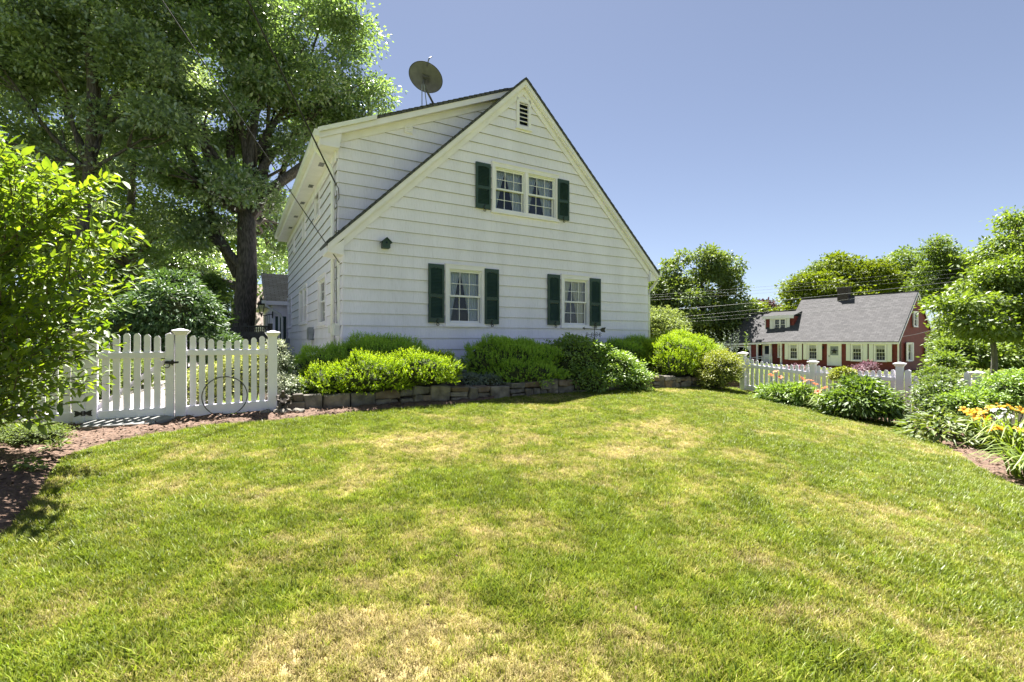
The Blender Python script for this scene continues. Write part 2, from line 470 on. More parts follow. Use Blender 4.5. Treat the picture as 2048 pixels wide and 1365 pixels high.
M['l_azalea'] = L_('azalea_leaf', (0.095, 0.183, 0.034), (0.289, 0.403, 0.087), 0.35, (1.5, 1.5, 0.5), 0.14, 0.3)
M['l_azalea2'] = L_('yellow_azalea_leaf', (0.130, 0.182, 0.026), (0.351, 0.364, 0.065), 0.35, (1.4, 1.4, 0.5), 0.12, 0.3, c3=(0.32, 0.20, 0.06))
M['l_grey'] = L_('silver_leaf', (0.120, 0.160, 0.120), (0.280, 0.330, 0.270), 0.2, (1.2, 1.2, 0.8), 0.05)
M['l_cover'] = L_('dark_cover_leaf', (0.044, 0.087, 0.037), (0.102, 0.160, 0.073), 0.25, None, 0.1)
M['l_varieg'] = L_('variegated_leaf', (0.100, 0.170, 0.060), (0.620, 0.630, 0.500), 0.25, (1.1, 1.1, 0.8), 0.08)
M['l_varieg_y'] = L_('yellow_variegated_leaf', (0.090, 0.160, 0.030), (0.550, 0.550, 0.180), 0.3, (1.2, 1.2, 0.6), 0.08)
M['l_mint'] = L_('pale_mint_leaf', (0.107, 0.160, 0.039), (0.230, 0.291, 0.092), 0.35, (1.3, 1.3, 0.6), 0.05)
M['l_maple'] = L_('maple_leaf', (0.062, 0.111, 0.043), (0.165, 0.222, 0.068), 0.35, (1.7, 1.6, 0.45), 0.10)
M['l_yellowgreen'] = L_('yellow_green_leaf', (0.070, 0.109, 0.015), (0.169, 0.209, 0.021), 0.40, (1.5, 1.5, 0.4), 0.06)
M['l_mid'] = L_('mid_green_leaf', (0.079, 0.135, 0.034), (0.190, 0.254, 0.064), 0.40, (1.5, 1.5, 0.45), 0.08)
M['l_birch'] = L_('light_green_leaf', (0.065, 0.113, 0.021), (0.146, 0.203, 0.041), 0.45, (1.5, 1.5, 0.45), 0.08)
M['l_pale'] = L_('pale_feathery_leaf', (0.130, 0.180, 0.060), (0.280, 0.330, 0.130), 0.4, (1.3, 1.3, 0.6), 0.06)
M['l_purple'] = L_('purple_leaf', (0.035, 0.018, 0.022), (0.090, 0.045, 0.050), 0.3, (1.4, 1.0, 0.9), 0.08)
M['l_dogwood'] = L_('dogwood_leaf', (0.074, 0.122, 0.024), (0.179, 0.247, 0.056), 0.42, (1.6, 1.6, 0.4), 0.12, 0.35)
M['l_rose'] = L_('rose_leaf', (0.065, 0.117, 0.039), (0.208, 0.273, 0.098), 0.35, (1.5, 1.5, 0.5), 0.14, 0.3)
M['l_peony'] = L_('peony_leaf', (0.058, 0.116, 0.029), (0.168, 0.245, 0.058), 0.35, (1.5, 1.5, 0.4), 0.13, 0.3)
M['l_strap'] = L_('daylily_leaf', (0.092, 0.155, 0.021), (0.237, 0.303, 0.054), 0.42, (1.5, 1.5, 0.4), 0.09, 0.35)
M['l_hosta'] = L_('broad_lily_leaf', (0.067, 0.111, 0.025), (0.172, 0.214, 0.067), 0.35, (1.4, 1.4, 0.5), 0.09, 0.35)
M['p_barberry'] = L_('plum_leaf', (0.14, 0.075, 0.10), (0.34, 0.23, 0.28), 0.3, (1.3, 1.0, 1.0), 0.1)
M['f_coral'] = L_('coral_petal', (0.62, 0.16, 0.09), (0.75, 0.34, 0.20), 0.3, (1.1, 1.0, 0.9), 0.03)
M['f_pink'] = L_('pink_petal', (0.62, 0.10, 0.17), (0.70, 0.22, 0.26), 0.3, (1.1, 1.0, 1.0), 0.03)
M['f_yellow'] = L_('yellow_petal', (0.70, 0.33, 0.03), (0.76, 0.48, 0.08), 0.35, (1.1, 1.0, 0.7), 0.03)
M['f_white'] = L_('white_petal', (0.75, 0.74, 0.78), (0.80, 0.80, 0.80), 0.3, (1, 1, 1), 0.03)

# ------------------------------------------------------------------ ground, beds, paving
def dryness(x, y):
    wx = x + 0.5*vnoise(x, y, 0.6); wy = y + 0.5*vnoise(x+9, y+4, 0.6)
    n = 0.28*vnoise(wx, wy, 1.3) + 0.30*vnoise(wx, wy, 0.5) + 0.30*vnoise(wx, wy, 0.2) + 0.22*vnoise(x, y, 0.08)
    d = (n - 0.55)*2.0 + 0.40
    # greener towards the left border, the right border and the far crest; parched in the middle
    d = d + 0.07*np.exp(-((x+0.2)/2.0)**2 - ((y-3.4)/2.0)**2)
    d = d - 0.28*ss(-0.9, -2.2, x + 0.12*(y-3)) - 0.24*ss(0.9, 3.2, x - 0.15*y)
    d = d - 0.06*ss(7.0, 9.5, y)
    return np.clip(d, 0.0, 1.0)

def axis(lo, hi, f0, f1, step, grow=1.16):
    a = list(np.arange(f0, f1 + 1e-6, step)); s = step
    while a[-1] < hi: s *= grow; a.append(a[-1] + s)
    s = step
    while a[0] > lo: s *= grow; a.insert(0, a[0] - s)
    return np.array(a)
gx = axis(-500, 500, -10, 12, 0.16); gy = axis(-120, 700, -2, 14, 0.16)
XX, YY = np.meshgrid(gx, gy)
ZZ = T(XX, YY) + 0.02*(vnoise(XX, YY, 0.9) - 0.5)
nx, ny = len(gx), len(gy)
idx = np.arange(nx*ny).reshape(ny, nx)
F = np.stack([idx[:-1,:-1], idx[:-1,1:], idx[1:,1:], idx[1:,:-1]], -1).reshape(-1, 4)
far = ss(9, 16, np.abs(XX)) * 0.0
D = dryness(XX, YY)
tag(link('lawn_ground', np_mesh('lawn_ground', np.stack([XX, YY, ZZ], -1).reshape(-1, 3), F, M['ground'], {'dry': D.ravel()}, True)), kind='structure')

def strip(name, A, B, m, n=14, lift=0.035, bump=0.03, kind='structure', k=40):
    """sheet between two edge lines (lists of (x, y)), draped on the ground"""
    def res(P):
        P = np.array([(p[0], p[1]) for p in P], float)
        d = np.r_[0, np.cumsum(np.hypot(*np.diff(P, axis=0).T))]
        t = np.linspace(0, d[-1], k)
        return np.stack([np.interp(t, d, P[:,0]), np.interp(t, d, P[:,1])], -1)
    a, b = res(A), res(B)
    t = np.linspace(0, 1, n)[:, None, None]
    P = a[None]*(1-t) + b[None]*t
    x, y = P[..., 0], P[..., 1]
    e = np.clip(t[..., 0]*n/3.0, 0, 1) if bump else 1.0
    z = T(x, y) - 0.012*(1 - e) + e*(lift + bump*(vnoise(x, y, 0.16) - 0.5) + bump*0.7*(vnoise(x, y, 0.06) - 0.5))
    i = np.arange(n*k).reshape(n, k)
    f = np.stack([i[:-1,:-1], i[:-1,1:], i[1:,1:], i[1:,:-1]], -1).reshape(-1, 4)
    return tag(link(name, np_mesh(name, np.stack([x, y, z], -1).reshape(-1, 3), f, m, None, True)), kind=kind)

edgeL = [gnd(*p) for p in [(-260, 1180), (-60, 1110), (25, 1060), (80, 985), (130, 918), (210, 890), (310, 868), (420, 852), (545, 842), (640, 833), (700, 827), (760, 821), (820, 816), (880, 811), (930, 806), (985, 799)]]
edgeM = [gnd(*p) for p in [(985, 799), (1040, 793), (1150, 784), (1260, 776), (1330, 772), (1400, 772), (1470, 776)]]
edgeR = [gnd(*p) for p in [(1470, 776), (1560, 797), (1640, 817), (1720, 838), (1800, 851), (1850, 868), (1900, 903), (1960, 938), (2048, 985), (2200, 1080)]]
fenceY = -2.0
backL = [hw(-6.2, -4.3), hw(-5.2, fenceY), hw(-4.2, fenceY), hw(-2.5, fenceY), hw(-1.3, fenceY), hw(2.0, -1.8), hw(3.0, -1.8)]
strip('mulch_bed', edgeL, backL, M['mulch'], 34, 0.03, 0.045, k=220)
strip('mulch_bed', edgeM, [hw(3.0, -1.8), hw(5.0, -1.8), hw(7.0, -1.8), hw(8.3, -1.8), (5.6, 12.3)], M['mulch'], 14, 0.03, 0.03, k=120)
P1 = Vector((5.76, 11.96, 0)); P3 = Vector((7.77, 9.62, 0)); P2 = (P1 + P3) / 2
fd = (P3 - P1).normalized()
P4 = P3 + fd*1.12; P5 = P4 + fd*1.54
strip('mulch_bed', edgeR, [(5.5, 12.4), P1 + Vector((0.3, 0.3, 0)), P2 + Vector((0.3, 0.3, 0)), P3 + Vector((0.3, 0.3, 0)), P4 + Vector((0.3, 0.3, 0)), P5, P5 + fd*2.5, P5 + fd*4], M['mulch'], 40, 0.03, 0.045, k=220)

# raised planting bed behind the stone wall
def bed():
    us = np.linspace(-1.6, 10.6, 120); vs = np.linspace(-1.85, 0.3, 20)
    U, V = np.meshgrid(us, vs)
    x = HX + UX*U - UY*V; y = HY + UY*U + UX*V
    top = 0.63 + 0.09*(V+1.85)/1.85 + 0.05*(vnoise(x, y, 0.25) - 0.5)
    w = ss(-1.6, -1.2, U)*ss(10.6, 8.6, U)
    z = (T(x, y) - 0.1)*(1-w) + top*w
    i = np.arange(U.size).reshape(U.shape)
    f = np.stack([i[:-1,:-1], i[:-1,1:], i[1:,1:], i[1:,:-1]], -1).reshape(-1, 4)
    V_ = np.stack([x, y, z], -1).reshape(-1, 3)
    # front face down to the ground behind the stones
    n = len(us); fr = np.stack([x[0], y[0], T(x[0], y[0]) - 0.1], -1)
    f2 = np.stack([np.arange(n-1), np.arange(1, n), np.arange(1, n)+len(V_), np.arange(n-1)+len(V_)], -1)
    tag(link('planting_bed', np_mesh('planting_bed', np.r_[V_, fr], np.r_[f, f2], M['soil'], None, True)), kind='structure')
bed()

# pale concrete walk beyond the gate, and a drive beside the left wall
strip('walkway', [hw(-3.75, -1.75), hw(-3.6, 1.0), hw(-3.4, 4.5), hw(-3.4, 13)], [hw(-2.2, -1.75), hw(-2.0, 1.0), hw(-1.6, 4.5), hw(-1.0, 13)], M['concrete'], 8, 0.05, 0.0)
for i in range(2):
    a, b = 2.1 + 1.3*i, 2.45 + 1.3*i
# street in front of the red house
ra = Vector((-0.537, 0.843, 0)); rb = Vector((0.843, 0.537, 0)); RC = Vector((32.2, 40.0, 0))
def rw(s, b, z=0): 
    p = RC + ra*s + rb*b
    return Vector((p.x, p.y, z))
strip('street', [rw(-40, -17), rw(60, -17)], [rw(-40, -10), rw(60, -10)], M['asphalt'], 10, 0.06, 0.0)
strip('pavement', [rw(-12, -9.8), rw(-12, 8)], [rw(-6, -9.8), rw(-6, 8)], M['concrete'], 8, 0.06, 0.0)

# ------------------------------------------------------------------ white house
HW_, HL = 8.23, 11.0
ZE, SL = 3.60, 0.977
RIDGE = ZE + SL*HW_/2
house = empty('white_house', (HX, HY, 0), HROT, 'white shingled gable house with green shutters and a long left dormer', 'house')
ZK = [0.778 + 0.2453*k for k in range(0, 30)]
DY = 0.52                                  # dormer cheek stands this far behind the gable
def droof(u): return 5.60 + 0.447*(u + 0.36)

def uv_plane(me, ax, ay):
    n = len(me.loops); vi = np.empty(n, np.int32); me.loops.foreach_get('vertex_index', vi)
    co = np.empty(len(me.vertices)*3, np.float32); me.vertices.foreach_get('co', co); co = co.reshape(-1, 3)[vi]
    uv = np.stack([co @ np.array(ax, np.float32), co @ np.array(ay, np.float32)], -1)
    l = me.uv_layers.new(name='UVMap'); l.data.foreach_set('uv', uv.ravel().astype(np.float32))

def clapboard(mk, place, z0, z1, lb, rb_, holes, t0=0.032, t1=0.005, cell=0.55, r=random):
    """one course of wide shingles: place(a, depth, z); lb/rb_ bounds as functions of z; holes (a0,a1,z0,z1)"""
    cuts = sorted({z0, z1} | {h[2] for h in holes if z0 < h[2] < z1} | {h[3] for h in holes if z0 < h[3] < z1})
    th = lambda z: t0 + (t1 - t0)*(z - z0)/(z1 - z0)
    joints = []
    a = -3 + r.random()*cell
    while a < 14:
        joints.append(a); a += cell*(0.75 + 0.5*r.random())
    for za, zb_ in zip(cuts[:-1], cuts[1:]):
        zm = (za + zb_)/2
        segs = [(None, None)]
        hs = sorted([h for h in holes if h[2] <= zm <= h[3]])
        spans = []; left = None
        for h in hs:
            spans.append((left, h[0])); left = h[1]
        spans.append((left, None))
        for L0, R0 in spans:
            la, lb2 = (lb(za), lb(zb_)) if L0 is None else (max(L0, lb(za)), max(L0, lb(zb_)))
            ra_, rb2 = (rb_(za), rb_(zb_)) if R0 is None else (min(R0, rb_(za)), min(R0, rb_(zb_)))
            if ra_ - la < 0.01: continue
            key = (None if L0 is None else round(L0, 3), None if R0 is None else round(R0, 3))
            mb = mk.setdefault(key, MB())
            if rb2 < lb2: lb2 = rb2 = (lb2 + rb2)/2
            js = [j for j in joints if max(la, lb2) + 0.06 < j < min(ra_, rb2) - 0.06]
            xs = [(la, lb2)] + [(j, j) for j in js] + [(ra_, rb2)]
            g = 0.0007
            for i in range(len(xs)-1):
                A0, A1 = xs[i]; B0, B1 = xs[i+1]
                if i > 0: A0 += g; A1 += g
                if i < len(xs)-2: B0 -= g; B1 -= g
                dz = (r.random() - 0.5)*0.004 if za == z0 else 0
                lo = [place(A0, 0, za+dz), place(B0, 0, za+dz), place(B0, th(za), za+dz), place(A0, th(za), za+dz)]
                hi = [place(A1, 0, zb_), place(B1, 0, zb_), place(B1, th(zb_), zb_), place(A1, th(zb_), zb_)]
                mb.hexa(lo, hi)

def boards(mk):
    for mb in mk.values():
        if mb.v:
            o = mb.build('siding_board', M['siding'], house)
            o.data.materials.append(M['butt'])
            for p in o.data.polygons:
                if p.normal.z < -0.8: p.material_index = 1     # shade line under the course, painted on its lower edge

# openings in the gable from the photograph's own proportions
def rect_g(x0, x1, yt, yb):                # (px left, px right, y top at left, y bottom at left)
    u0, zt = gab(x0, yt); u1, _ = gab(x1, yt); _, zb_ = gab(x0, yb)
    return u0, u1, zb_, zt
G_LOW_L = rect_g(889.2, 969.2, 529.5, 651)
G_LOW_R = rect_g(1120.9, 1180, 550.5, 654.3)
G_UP = rect_g(982.5, 1115.5, 325.5, 423)
G_VENT = rect_g(1031.5, 1060, 195.7, 256)
gable_holes = [G_LOW_L, G_LOW_R, G_UP, G_VENT]
inset = lambda h, d: (h[0]+d, h[1]-d, h[2]+d, h[3]-d)
gh = [inset(h, 0.03) for h in gable_holes]
top = lambda z: (z - ZE + 0.16)/SL
for k in range(len(ZK)-1):
    z0, z1 = ZK[k], ZK[k+1] + 0.012
    if z0 > RIDGE - 0.45: break
    mk = {}
    clapboard(mk, lambda a, d, z: (a, -d, z), z0, z1, lambda z: max(0.0, top(z)), lambda z: min(HW_, HW_ - top(z)), gh)
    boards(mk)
# left wall
def rect_l(x0, x1, yt, yb, xt=None):
    v0, _ = lef(x1, 600); v1, _ = lef(x0, 600)
    xm = (x0 + x1)/2
    _, zt = lef(xm, yt); _, zb_ = lef(xm, yb)
    return v0, v1, zb_, zt
LW = [rect_l(639, 655, 552, 650), rect_l(600.5, 616.5, 574, 648), rect_l(577.5, 584.5, 596, 655)]
LU = [rect_l(631.5, 642, 360, 437), rect_l(607, 612.5, 404, 480), rect_l(588.5, 591.5, 449, 506)]
lh = [inset(h, 0.03) for h in LW + LU]
for k in range(0, 20):
    z0, z1 = ZK[k], min(ZK[k+1] + 0.012, 5.50)
    if z0 > 5.40: break
    mk = {}
    v0 = 0.0 if z0 < 3.30 else DY
    clapboard(mk, lambda a, d, z: (-d, a, z), z0, z1, lambda z: v0, lambda z: HL, lh)
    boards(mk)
# dormer cheek
for k in range(9, 28):
    z0, z1 = ZK[k], ZK[k+1] + 0.012
    lbz = lambda z: max(0.0, (z - 5.60 + 0.12)/0.447 - 0.36)
    rbz = lambda z: max(0.0, (z - ZE + 0.05)/SL)
    if rbz(z0) - lbz(z0) < 0.05: continue
    mk = {}
    clapboard(mk, lambda a, d, z: (a, DY - d, z), z0, z1, lbz, lambda z: max(lbz(z), rbz(z)), [])
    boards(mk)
# solid dark core added to keep the interior unlit, foundation
mb = MB()
mb.prism([(0.3, 0.3), (HW_-0.3, 0.3), (HW_-0.3, 3.3), (HW_/2, RIDGE-0.5), (0.3, 3.3)], 0.4, HL-0.2)
mb.prism([(0.3, 3.2), (3.9, 3.2), (3.9, 7.0), (0.3, 5.4)], DY+0.4, HL-0.25)
mb.build('dark_core', M['dark'], house)
mb = MB(); mb.box(0.03, HW_-0.03, 0.03, HL, 0.1, 0.776)
mb.build('foundation', M['foundation'], house)
# far walls, plain, so the house is closed from the side
mb = MB(); mb.box(HW_-0.03, HW_, 0.01, HL, 0.778, 3.5); mb.box(0.01, HW_-0.01, HL, HL+0.03, 0.778, 5.0)
mb.build('back_wall', M['siding'], house)

# roofs
def roof_part(name, poly, y0, y1, m, ax, ay, parent=house):
    mb_ = MB().prism(poly, y0, y1); o = mb_.build(name, m, parent); uv_plane(o.data, ax, ay); return o
c_, s_ = 1/math.hypot(1, SL), SL/math.hypot(1, SL)
hm = HW_/2
roof_part('roof', [(-0.34, ZE-SL*0.34), (hm, RIDGE), (hm, RIDGE+0.055), (-0.34, ZE-SL*0.34+0.055)], -0.17, DY+0.05, M['roof_dark'], (0, 1, 0), (c_, 0, s_))
roof_part('roof', [(hm+0.001, RIDGE), (HW_+0.30, ZE-SL*0.30), (HW_+0.30, ZE-SL*0.30+0.055), (hm+0.001, RIDGE+0.055)], -0.17, HL+0.2, M['roof_dark'], (0, 1, 0), (-c_, 0, s_))
roof_part('dormer_roof', [(-0.42, droof(-0.42)), (4.02, droof(4.02)), (4.02, droof(4.02)+0.05), (-0.42, droof(-0.42)+0.05)], 0.26, HL+0.2, M['roof_dark'], (0, 1, 0), (1, 0, 0.4))
# shingle butts along the visible edges: small overhanging tabs
mb = MB()
for i in range(34):
    u = -0.30 + i*0.129
    if u > hm - 0.06: break
    z = ZE + SL*u + 0.057
    mb.prism([(u, z), (u+0.129, z+0.129*SL-0.006), (u+0.129, z+0.129*SL+0.001), (u, z+0.014)], -0.176, DY)
    u2 = HW_ - u; z2 = z
    mb.prism([(u2-0.129, z2+0.129*SL-0.006), (u2, z2), (u2, z2+0.014), (u2-0.129, z2+0.129*SL+0.001)], -0.176, 0.6)
for i in range(32):
    u = 0.75 + i*0.13
    if u > 3.85: break
    z = droof(u) + 0.052
    mb.prism([(u, z), (u+0.13, z+0.13*0.447-0.005), (u+0.13, z+0.13*0.447+0.001), (u, z+0.014)], 0.25, 0.9)
mb.build('shingle_edges', M['roof_dark'], house)
# rake boards and frieze boards of the gable
def band(u0, u1, f, lo, hi, y0, y1):
    return [(u0, f(u0)+lo), (u1, f(u1)+lo), (u1, f(u1)+hi), (u0, f(u0)+hi)], y0, y1
fl = lambda u: ZE + SL*u
fr_ = lambda u: ZE + SL*(HW_ - u)
for f, a, b, sg in ((fl, -0.30, hm, 1), (fr_, hm, HW_+0.27, 1)):
    mb = MB(); mb.prism(*band(a, b, f, -0.115, -0.004, -0.150, -0.118)); mb.build('rake_board', M['trim'], house)
    mb = MB(); mb.prism(*band(a, b, f, -0.150, -0.112, -0.125, -0.065)); mb.build('rake_moulding', M['trim'], house)
    mb = MB(); mb.prism(*band(a, b, f, -0.075, -0.03, -0.118, 0.02)); mb.build('rake_soffit', M['trim'], house)
for f, a, b in ((fl, 0.0, hm), (fr_, hm, HW_)):
    mb = MB()
    poly = [(a, f(a)-0.31), (b, f(b)-0.31), (b, f(b)-0.07), (a, f(a)-0.07)]
    mb.prism(poly, -0.055, -0.028); mb.build('frieze_board', M['trim'], house)
# eave return boxes
mb = MB(); mb.prism([(-0.30, 3.16), (0.0, 3.12), (0.0, 3.42), (-0.30, 3.20)], -0.10, DY); mb.build('eave_return', M['trim'], house)
mb = MB(); mb.prism([(HW_, 3.12), (HW_+0.27, 3.16), (HW_+0.27, 3.22), (HW_, 3.42)], -0.10, HL); mb.build('eave_return', M['trim'], house)
# dormer rake, frieze, eave, gutter
fdm = lambda u: droof(u)
mb = MB(); mb.prism(*band(-0.40, 3.98, fdm, -0.13, -0.002, 0.285, 0.315)); mb.build('dormer_rake_board', M['trim'], house)
mb = MB(); mb.prism(*band(-0.34, 3.98, fdm, -0.10, -0.06, 0.315, DY)); mb.build('dormer_rake_soffit', M['trim'], house)
mb = MB(); mb.prism([(0, fdm(0)-0.26), (3.62, fdm(3.62)-0.26), (3.75, fdm(3.75)-0.09), (0, fdm(0)-0.09)], DY-0.05, DY-0.022); mb.build('dormer_frieze_board', M['trim'], house)
mb = MB(); mb.prism([(-0.42, droof(-0.42)+0.051), (0.72, droof(0.72)+0.051), (0.72, droof(0.72)+0.066), (-0.42, droof(-0.42)+0.066)], 0.235, 0.34); mb.prism([(-0.42, droof(-0.42)-0.02), (0.72, droof(0.72)-0.02), (0.72, droof(0.72)+0.066), (-0.42, droof(-0.42)+0.066)], 0.225, 0.245)
mb.build('drip_edge', M['gutter'], house)
zs = droof(-0.36) - 0.10
mb = MB(); mb.box(-0.36, -0.005, DY-0.2, HL, zs-0.16, zs-0.12); mb.box(-0.385, -0.36, DY-0.22, HL+0.15, zs-0.17, zs+0.09); mb.box(-0.06, -0.027, DY, HL, zs-0.36, zs-0.161)
mb.prism([(-0.359, zs-0.12), (0.0, zs-0.12), (0.06, droof(0.06)-0.04), (-0.359, droof(-0.359)-0.03)], DY-0.19, DY-0.03)
mb.build('eave_soffit', M['trim'], house)
for v in (1.3, 3.0, 4.7, 6.4, 8.1):
    mb = MB(); mb.box(-0.25, -0.12, v, v+0.30, zs-0.168, zs-0.1605); s0 = mb.build('soffit_vent', M['trim'], house)
    mb = MB()
    for j in range(6): mb.box(-0.24, -0.13, v+0.02+j*0.045, v+0.045+j*0.045, zs-0.1705, zs-0.1685)
    mb.build('slot', M['dark'], s0)
mb = MB()
gp = [(-0.49, zs+0.10), (-0.385, zs+0.10), (-0.386, zs-0.03), (-0.47, zs-0.03), (-0.49, zs+0.02)]
mb.prism(gp, 0.24, HL+0.2); mb.build('gutter', M['gutter'], house)
# downspout near the front corner
v_ds = 0.70
mb = MB()
mb.tube([(-0.44, v_ds-0.1, zs-0.02), (-0.42, v_ds-0.06, zs-0.14), (-0.12, v_ds, zs-0.42), (-0.075, v_ds, zs-0.55), (-0.075, v_ds, 3.6), (-0.075, v_ds, 1.0)], 0.042, n=8)
mb.build('downspout', M['gutter'], house, smooth=True)
# right hand gutter and downspout
zr = ZE - SL*0.30
mb = MB(); mb.prism([(HW_+0.28, zr-0.05), (HW_+0.40, zr-0.03), (HW_+0.42, zr+0.06), (HW_+0.28, zr+0.05)], -0.15, HL); mb.build('gutter', M['gutter'], house)
mb = MB(); mb.tube([(HW_+0.33, -0.05, zr-0.06), (HW_+0.31, -0.05, zr-0.18), (HW_+0.09, 0.0, zr-0.42), (HW_+0.07, 0.03, zr-0.6), (HW_+0.07, 0.03, 0.9)], 0.045, n=8)
mb.build('downspout', M['gutter'], house, smooth=True)

# windows ----------------------------------------------------------
def sash_unit(win, x0, x1, z0, z1, y, cols, rows, first):
    """one sash: frame, muntins, panes as sub-parts of the window"""
    fw = 0.036
    mb = MB()
    mb.box(x0, x0+fw, y, y+0.035, z0, z1); mb.box(x1-fw, x1, y, y+0.035, z0, z1)
    mb.box(x0+fw, x1-fw, y+0.001, y+0.034, z0, z0+fw*1.15); mb.box(x0+fw, x1-fw, y+0.001, y+0.034, z1-fw, z1)
    mb.build('sash', M['sash'], win)
    gx0, gx1, gz0, gz1 = x0+fw, x1-fw, z0+fw*1.15, z1-fw
    mw = 0.014
    mb = MB()
    for i in range(1, cols):
        a = gx0 + (gx1-gx0)*i/cols; mb.box(a-mw/2, a+mw/2, y+0.008, y+0.026, gz0, gz1)
    for j in range(1, rows):
        b = gz0 + (gz1-gz0)*j/rows; mb.box(gx0, gx1, y+0.0085, y+0.0255, b-mw/2, b+mw/2)
    if mb.v: mb.build('muntin', M['sash'], win)
    pw, ph = (gx1-gx0)/cols, (gz1-gz0)/rows
    me = MB().box(0, pw-0.002, 0, 0.003, 0, ph-0.002).mesh('pane', M['glass'])
    for i in range(cols):
        for j in range(rows):
            link('pane', me, win, (gx0+i*pw+0.001, y+0.016, gz0+j*ph+0.001))

def window(parent, loc, rot, w, h, units=1, cols=3, rows=2, cas=0.088, plain=False, sill=True):
    """double hung window seen from -y; x 0..w, z 0..h outer casing"""
    mb = MB()
    mb.box(0, cas, -0.05, 0.0, 0, h); mb.box(w-cas, w, -0.05, 0.0, 0, h)
    mb.box(cas, w-cas, -0.049, 0.0, h-cas, h); mb.box(cas, w-cas, -0.049, 0.0, 0, cas*0.75)
    mb.box(-0.012, w+0.012, -0.065, 0.0, h, h+0.022)
    if sill: mb.box(-0.018, w+0.018, -0.075, 0.0, -0.035, 0.0)
    else: mb.box(0, w, -0.055, 0, -0.02, 0)
    # reveal and inner stops
    for a, b in ((cas-0.012, cas), (w-cas, w-cas+0.012)):
        mb.box(a, b, 0.0, 0.11, cas*0.75, h-cas)
    mb.box(cas, w-cas, 0.0, 0.11, h-cas, h-cas+0.012); mb.box(cas, w-cas, 0.0, 0.11, cas*0.75-0.012, cas*0.75)
    win = mb.build('window', M['trim'], parent, loc, rot)
    uw = (w - 2*cas - (units-1)*0.075)/units
    for k in range(units):
        x0 = cas + k*(uw+0.075); x1 = x0 + uw
        if k > 0:
            m2 = MB(); m2.box(x0-0.075, x0, -0.045, 0.09, cas*0.75, h-cas); m2.build('mullion', M['trim'], win)
        z0, z1 = cas*0.75, h - cas
        st = 0.022
        m2 = MB(); m2.box(x0, x0+st, -0.015, 0.03, z0, z1); m2.box(x1-st, x1, -0.015, 0.03, z0, z1); m2.box(x0+st, x1-st, -0.0145, 0.03, z1-st, z1)
        m2.build('stop', M['sash'], win)
        zm = (z0+z1)/2
        if plain: c2, r2 = 2, 2
        else: c2, r2 = cols, rows
        sash_unit(win, x0+st, x1-st, zm-0.018, z1-st, 0.012, c2, r2, True)
        sash_unit(win, x0+st, x1-st, z0, zm+0.018, 0.05, c2, r2, False)
    return win, uw

def curtain_panel(name, label, world_fn, x_top, x_bot, z0, z1, y, seed):
    """gathered sheer curtain: x spans at top and bottom, between z0 and z1"""
    r = random.Random(seed); n, k = 40, 20
    ph = r.random()*6
    V = np.zeros((k, n, 3))
    for j in range(k):
        t = j/(k-1); e = t**0.8
        a = x_top[0]*(1-e) + x_bot[0]*e; b = x_top[1]*(1-e) + x_bot[1]*e
        for i in range(n):
            s = i/(n-1)
            x = a + (b-a)*s
            yy = y + 0.014*math.sin(s*36+ph+0.6*math.sin(t*3)) + 0.007*math.sin(s*71+ph*2)
            V[j, i] = world_fn(x, yy, z1 + (z0-z1)*t)
    i = np.arange(n*k).reshape(k, n)
    f = np.stack([i[:-1,:-1], i[:-1,1:], i[1:,1:], i[1:,:-1]], -1).reshape(-1, 4)
    o = link(name, np_mesh(name, V.reshape(-1, 3), f, M['curtain_cream' if 'smaller' in label else 'curtain'], None, True))
    return tag(o, label, 'curtain', 'tied-back window curtains')

def curtains(rect, cas, units, where):
    u0, u1, z0, z1 = rect
    w = u1-u0; uw = (w-2*cas-(units-1)*0.075)/units
    for k in range(units):
        a = u0 + cas + k*(uw+0.075)
        fn = lambda x, y, z: hw(a + x, y, z)
        nm = where[k]
        curtain_panel('curtain', ('cream' if 'smaller' in nm else 'sky-tinted') + ' curtain tied to the left in ' + nm, fn, (0.0, uw*0.46), (0.0, uw*0.13), z0+cas, z1-cas, 0.125, 11+k)
        curtain_panel('curtain', ('cream' if 'smaller' in nm else 'sky-tinted') + ' curtain tied to the right in ' + nm, fn, (uw*0.40, uw), (uw*0.70, uw), z0+cas, z1-cas, 0.125, 31+k)

def gable_window(rect, units, where):
    u0, u1, z0, z1 = rect
    win, _ = window(house, (u0, 0, z0), None, u1-u0, z1-z0, units)
    curtains(rect, 0.088, units, where)
    return win
gable_window(G_LOW_L, 1, ['the larger ground floor gable window'])
gable_window(G_LOW_R, 1, ['the smaller ground floor gable window'])
gable_window(G_UP, 2, ['the left half of the upstairs double window', 'the right half of the upstairs double window'])
for i, rct in enumerate(LW + LU):
    v0, v1, z0, z1 = rct
    window(house, (0, v1, z0), (0, 0, -math.pi/2), v1-v0, z1-z0, 2 if i == 1 else 1, plain=True)

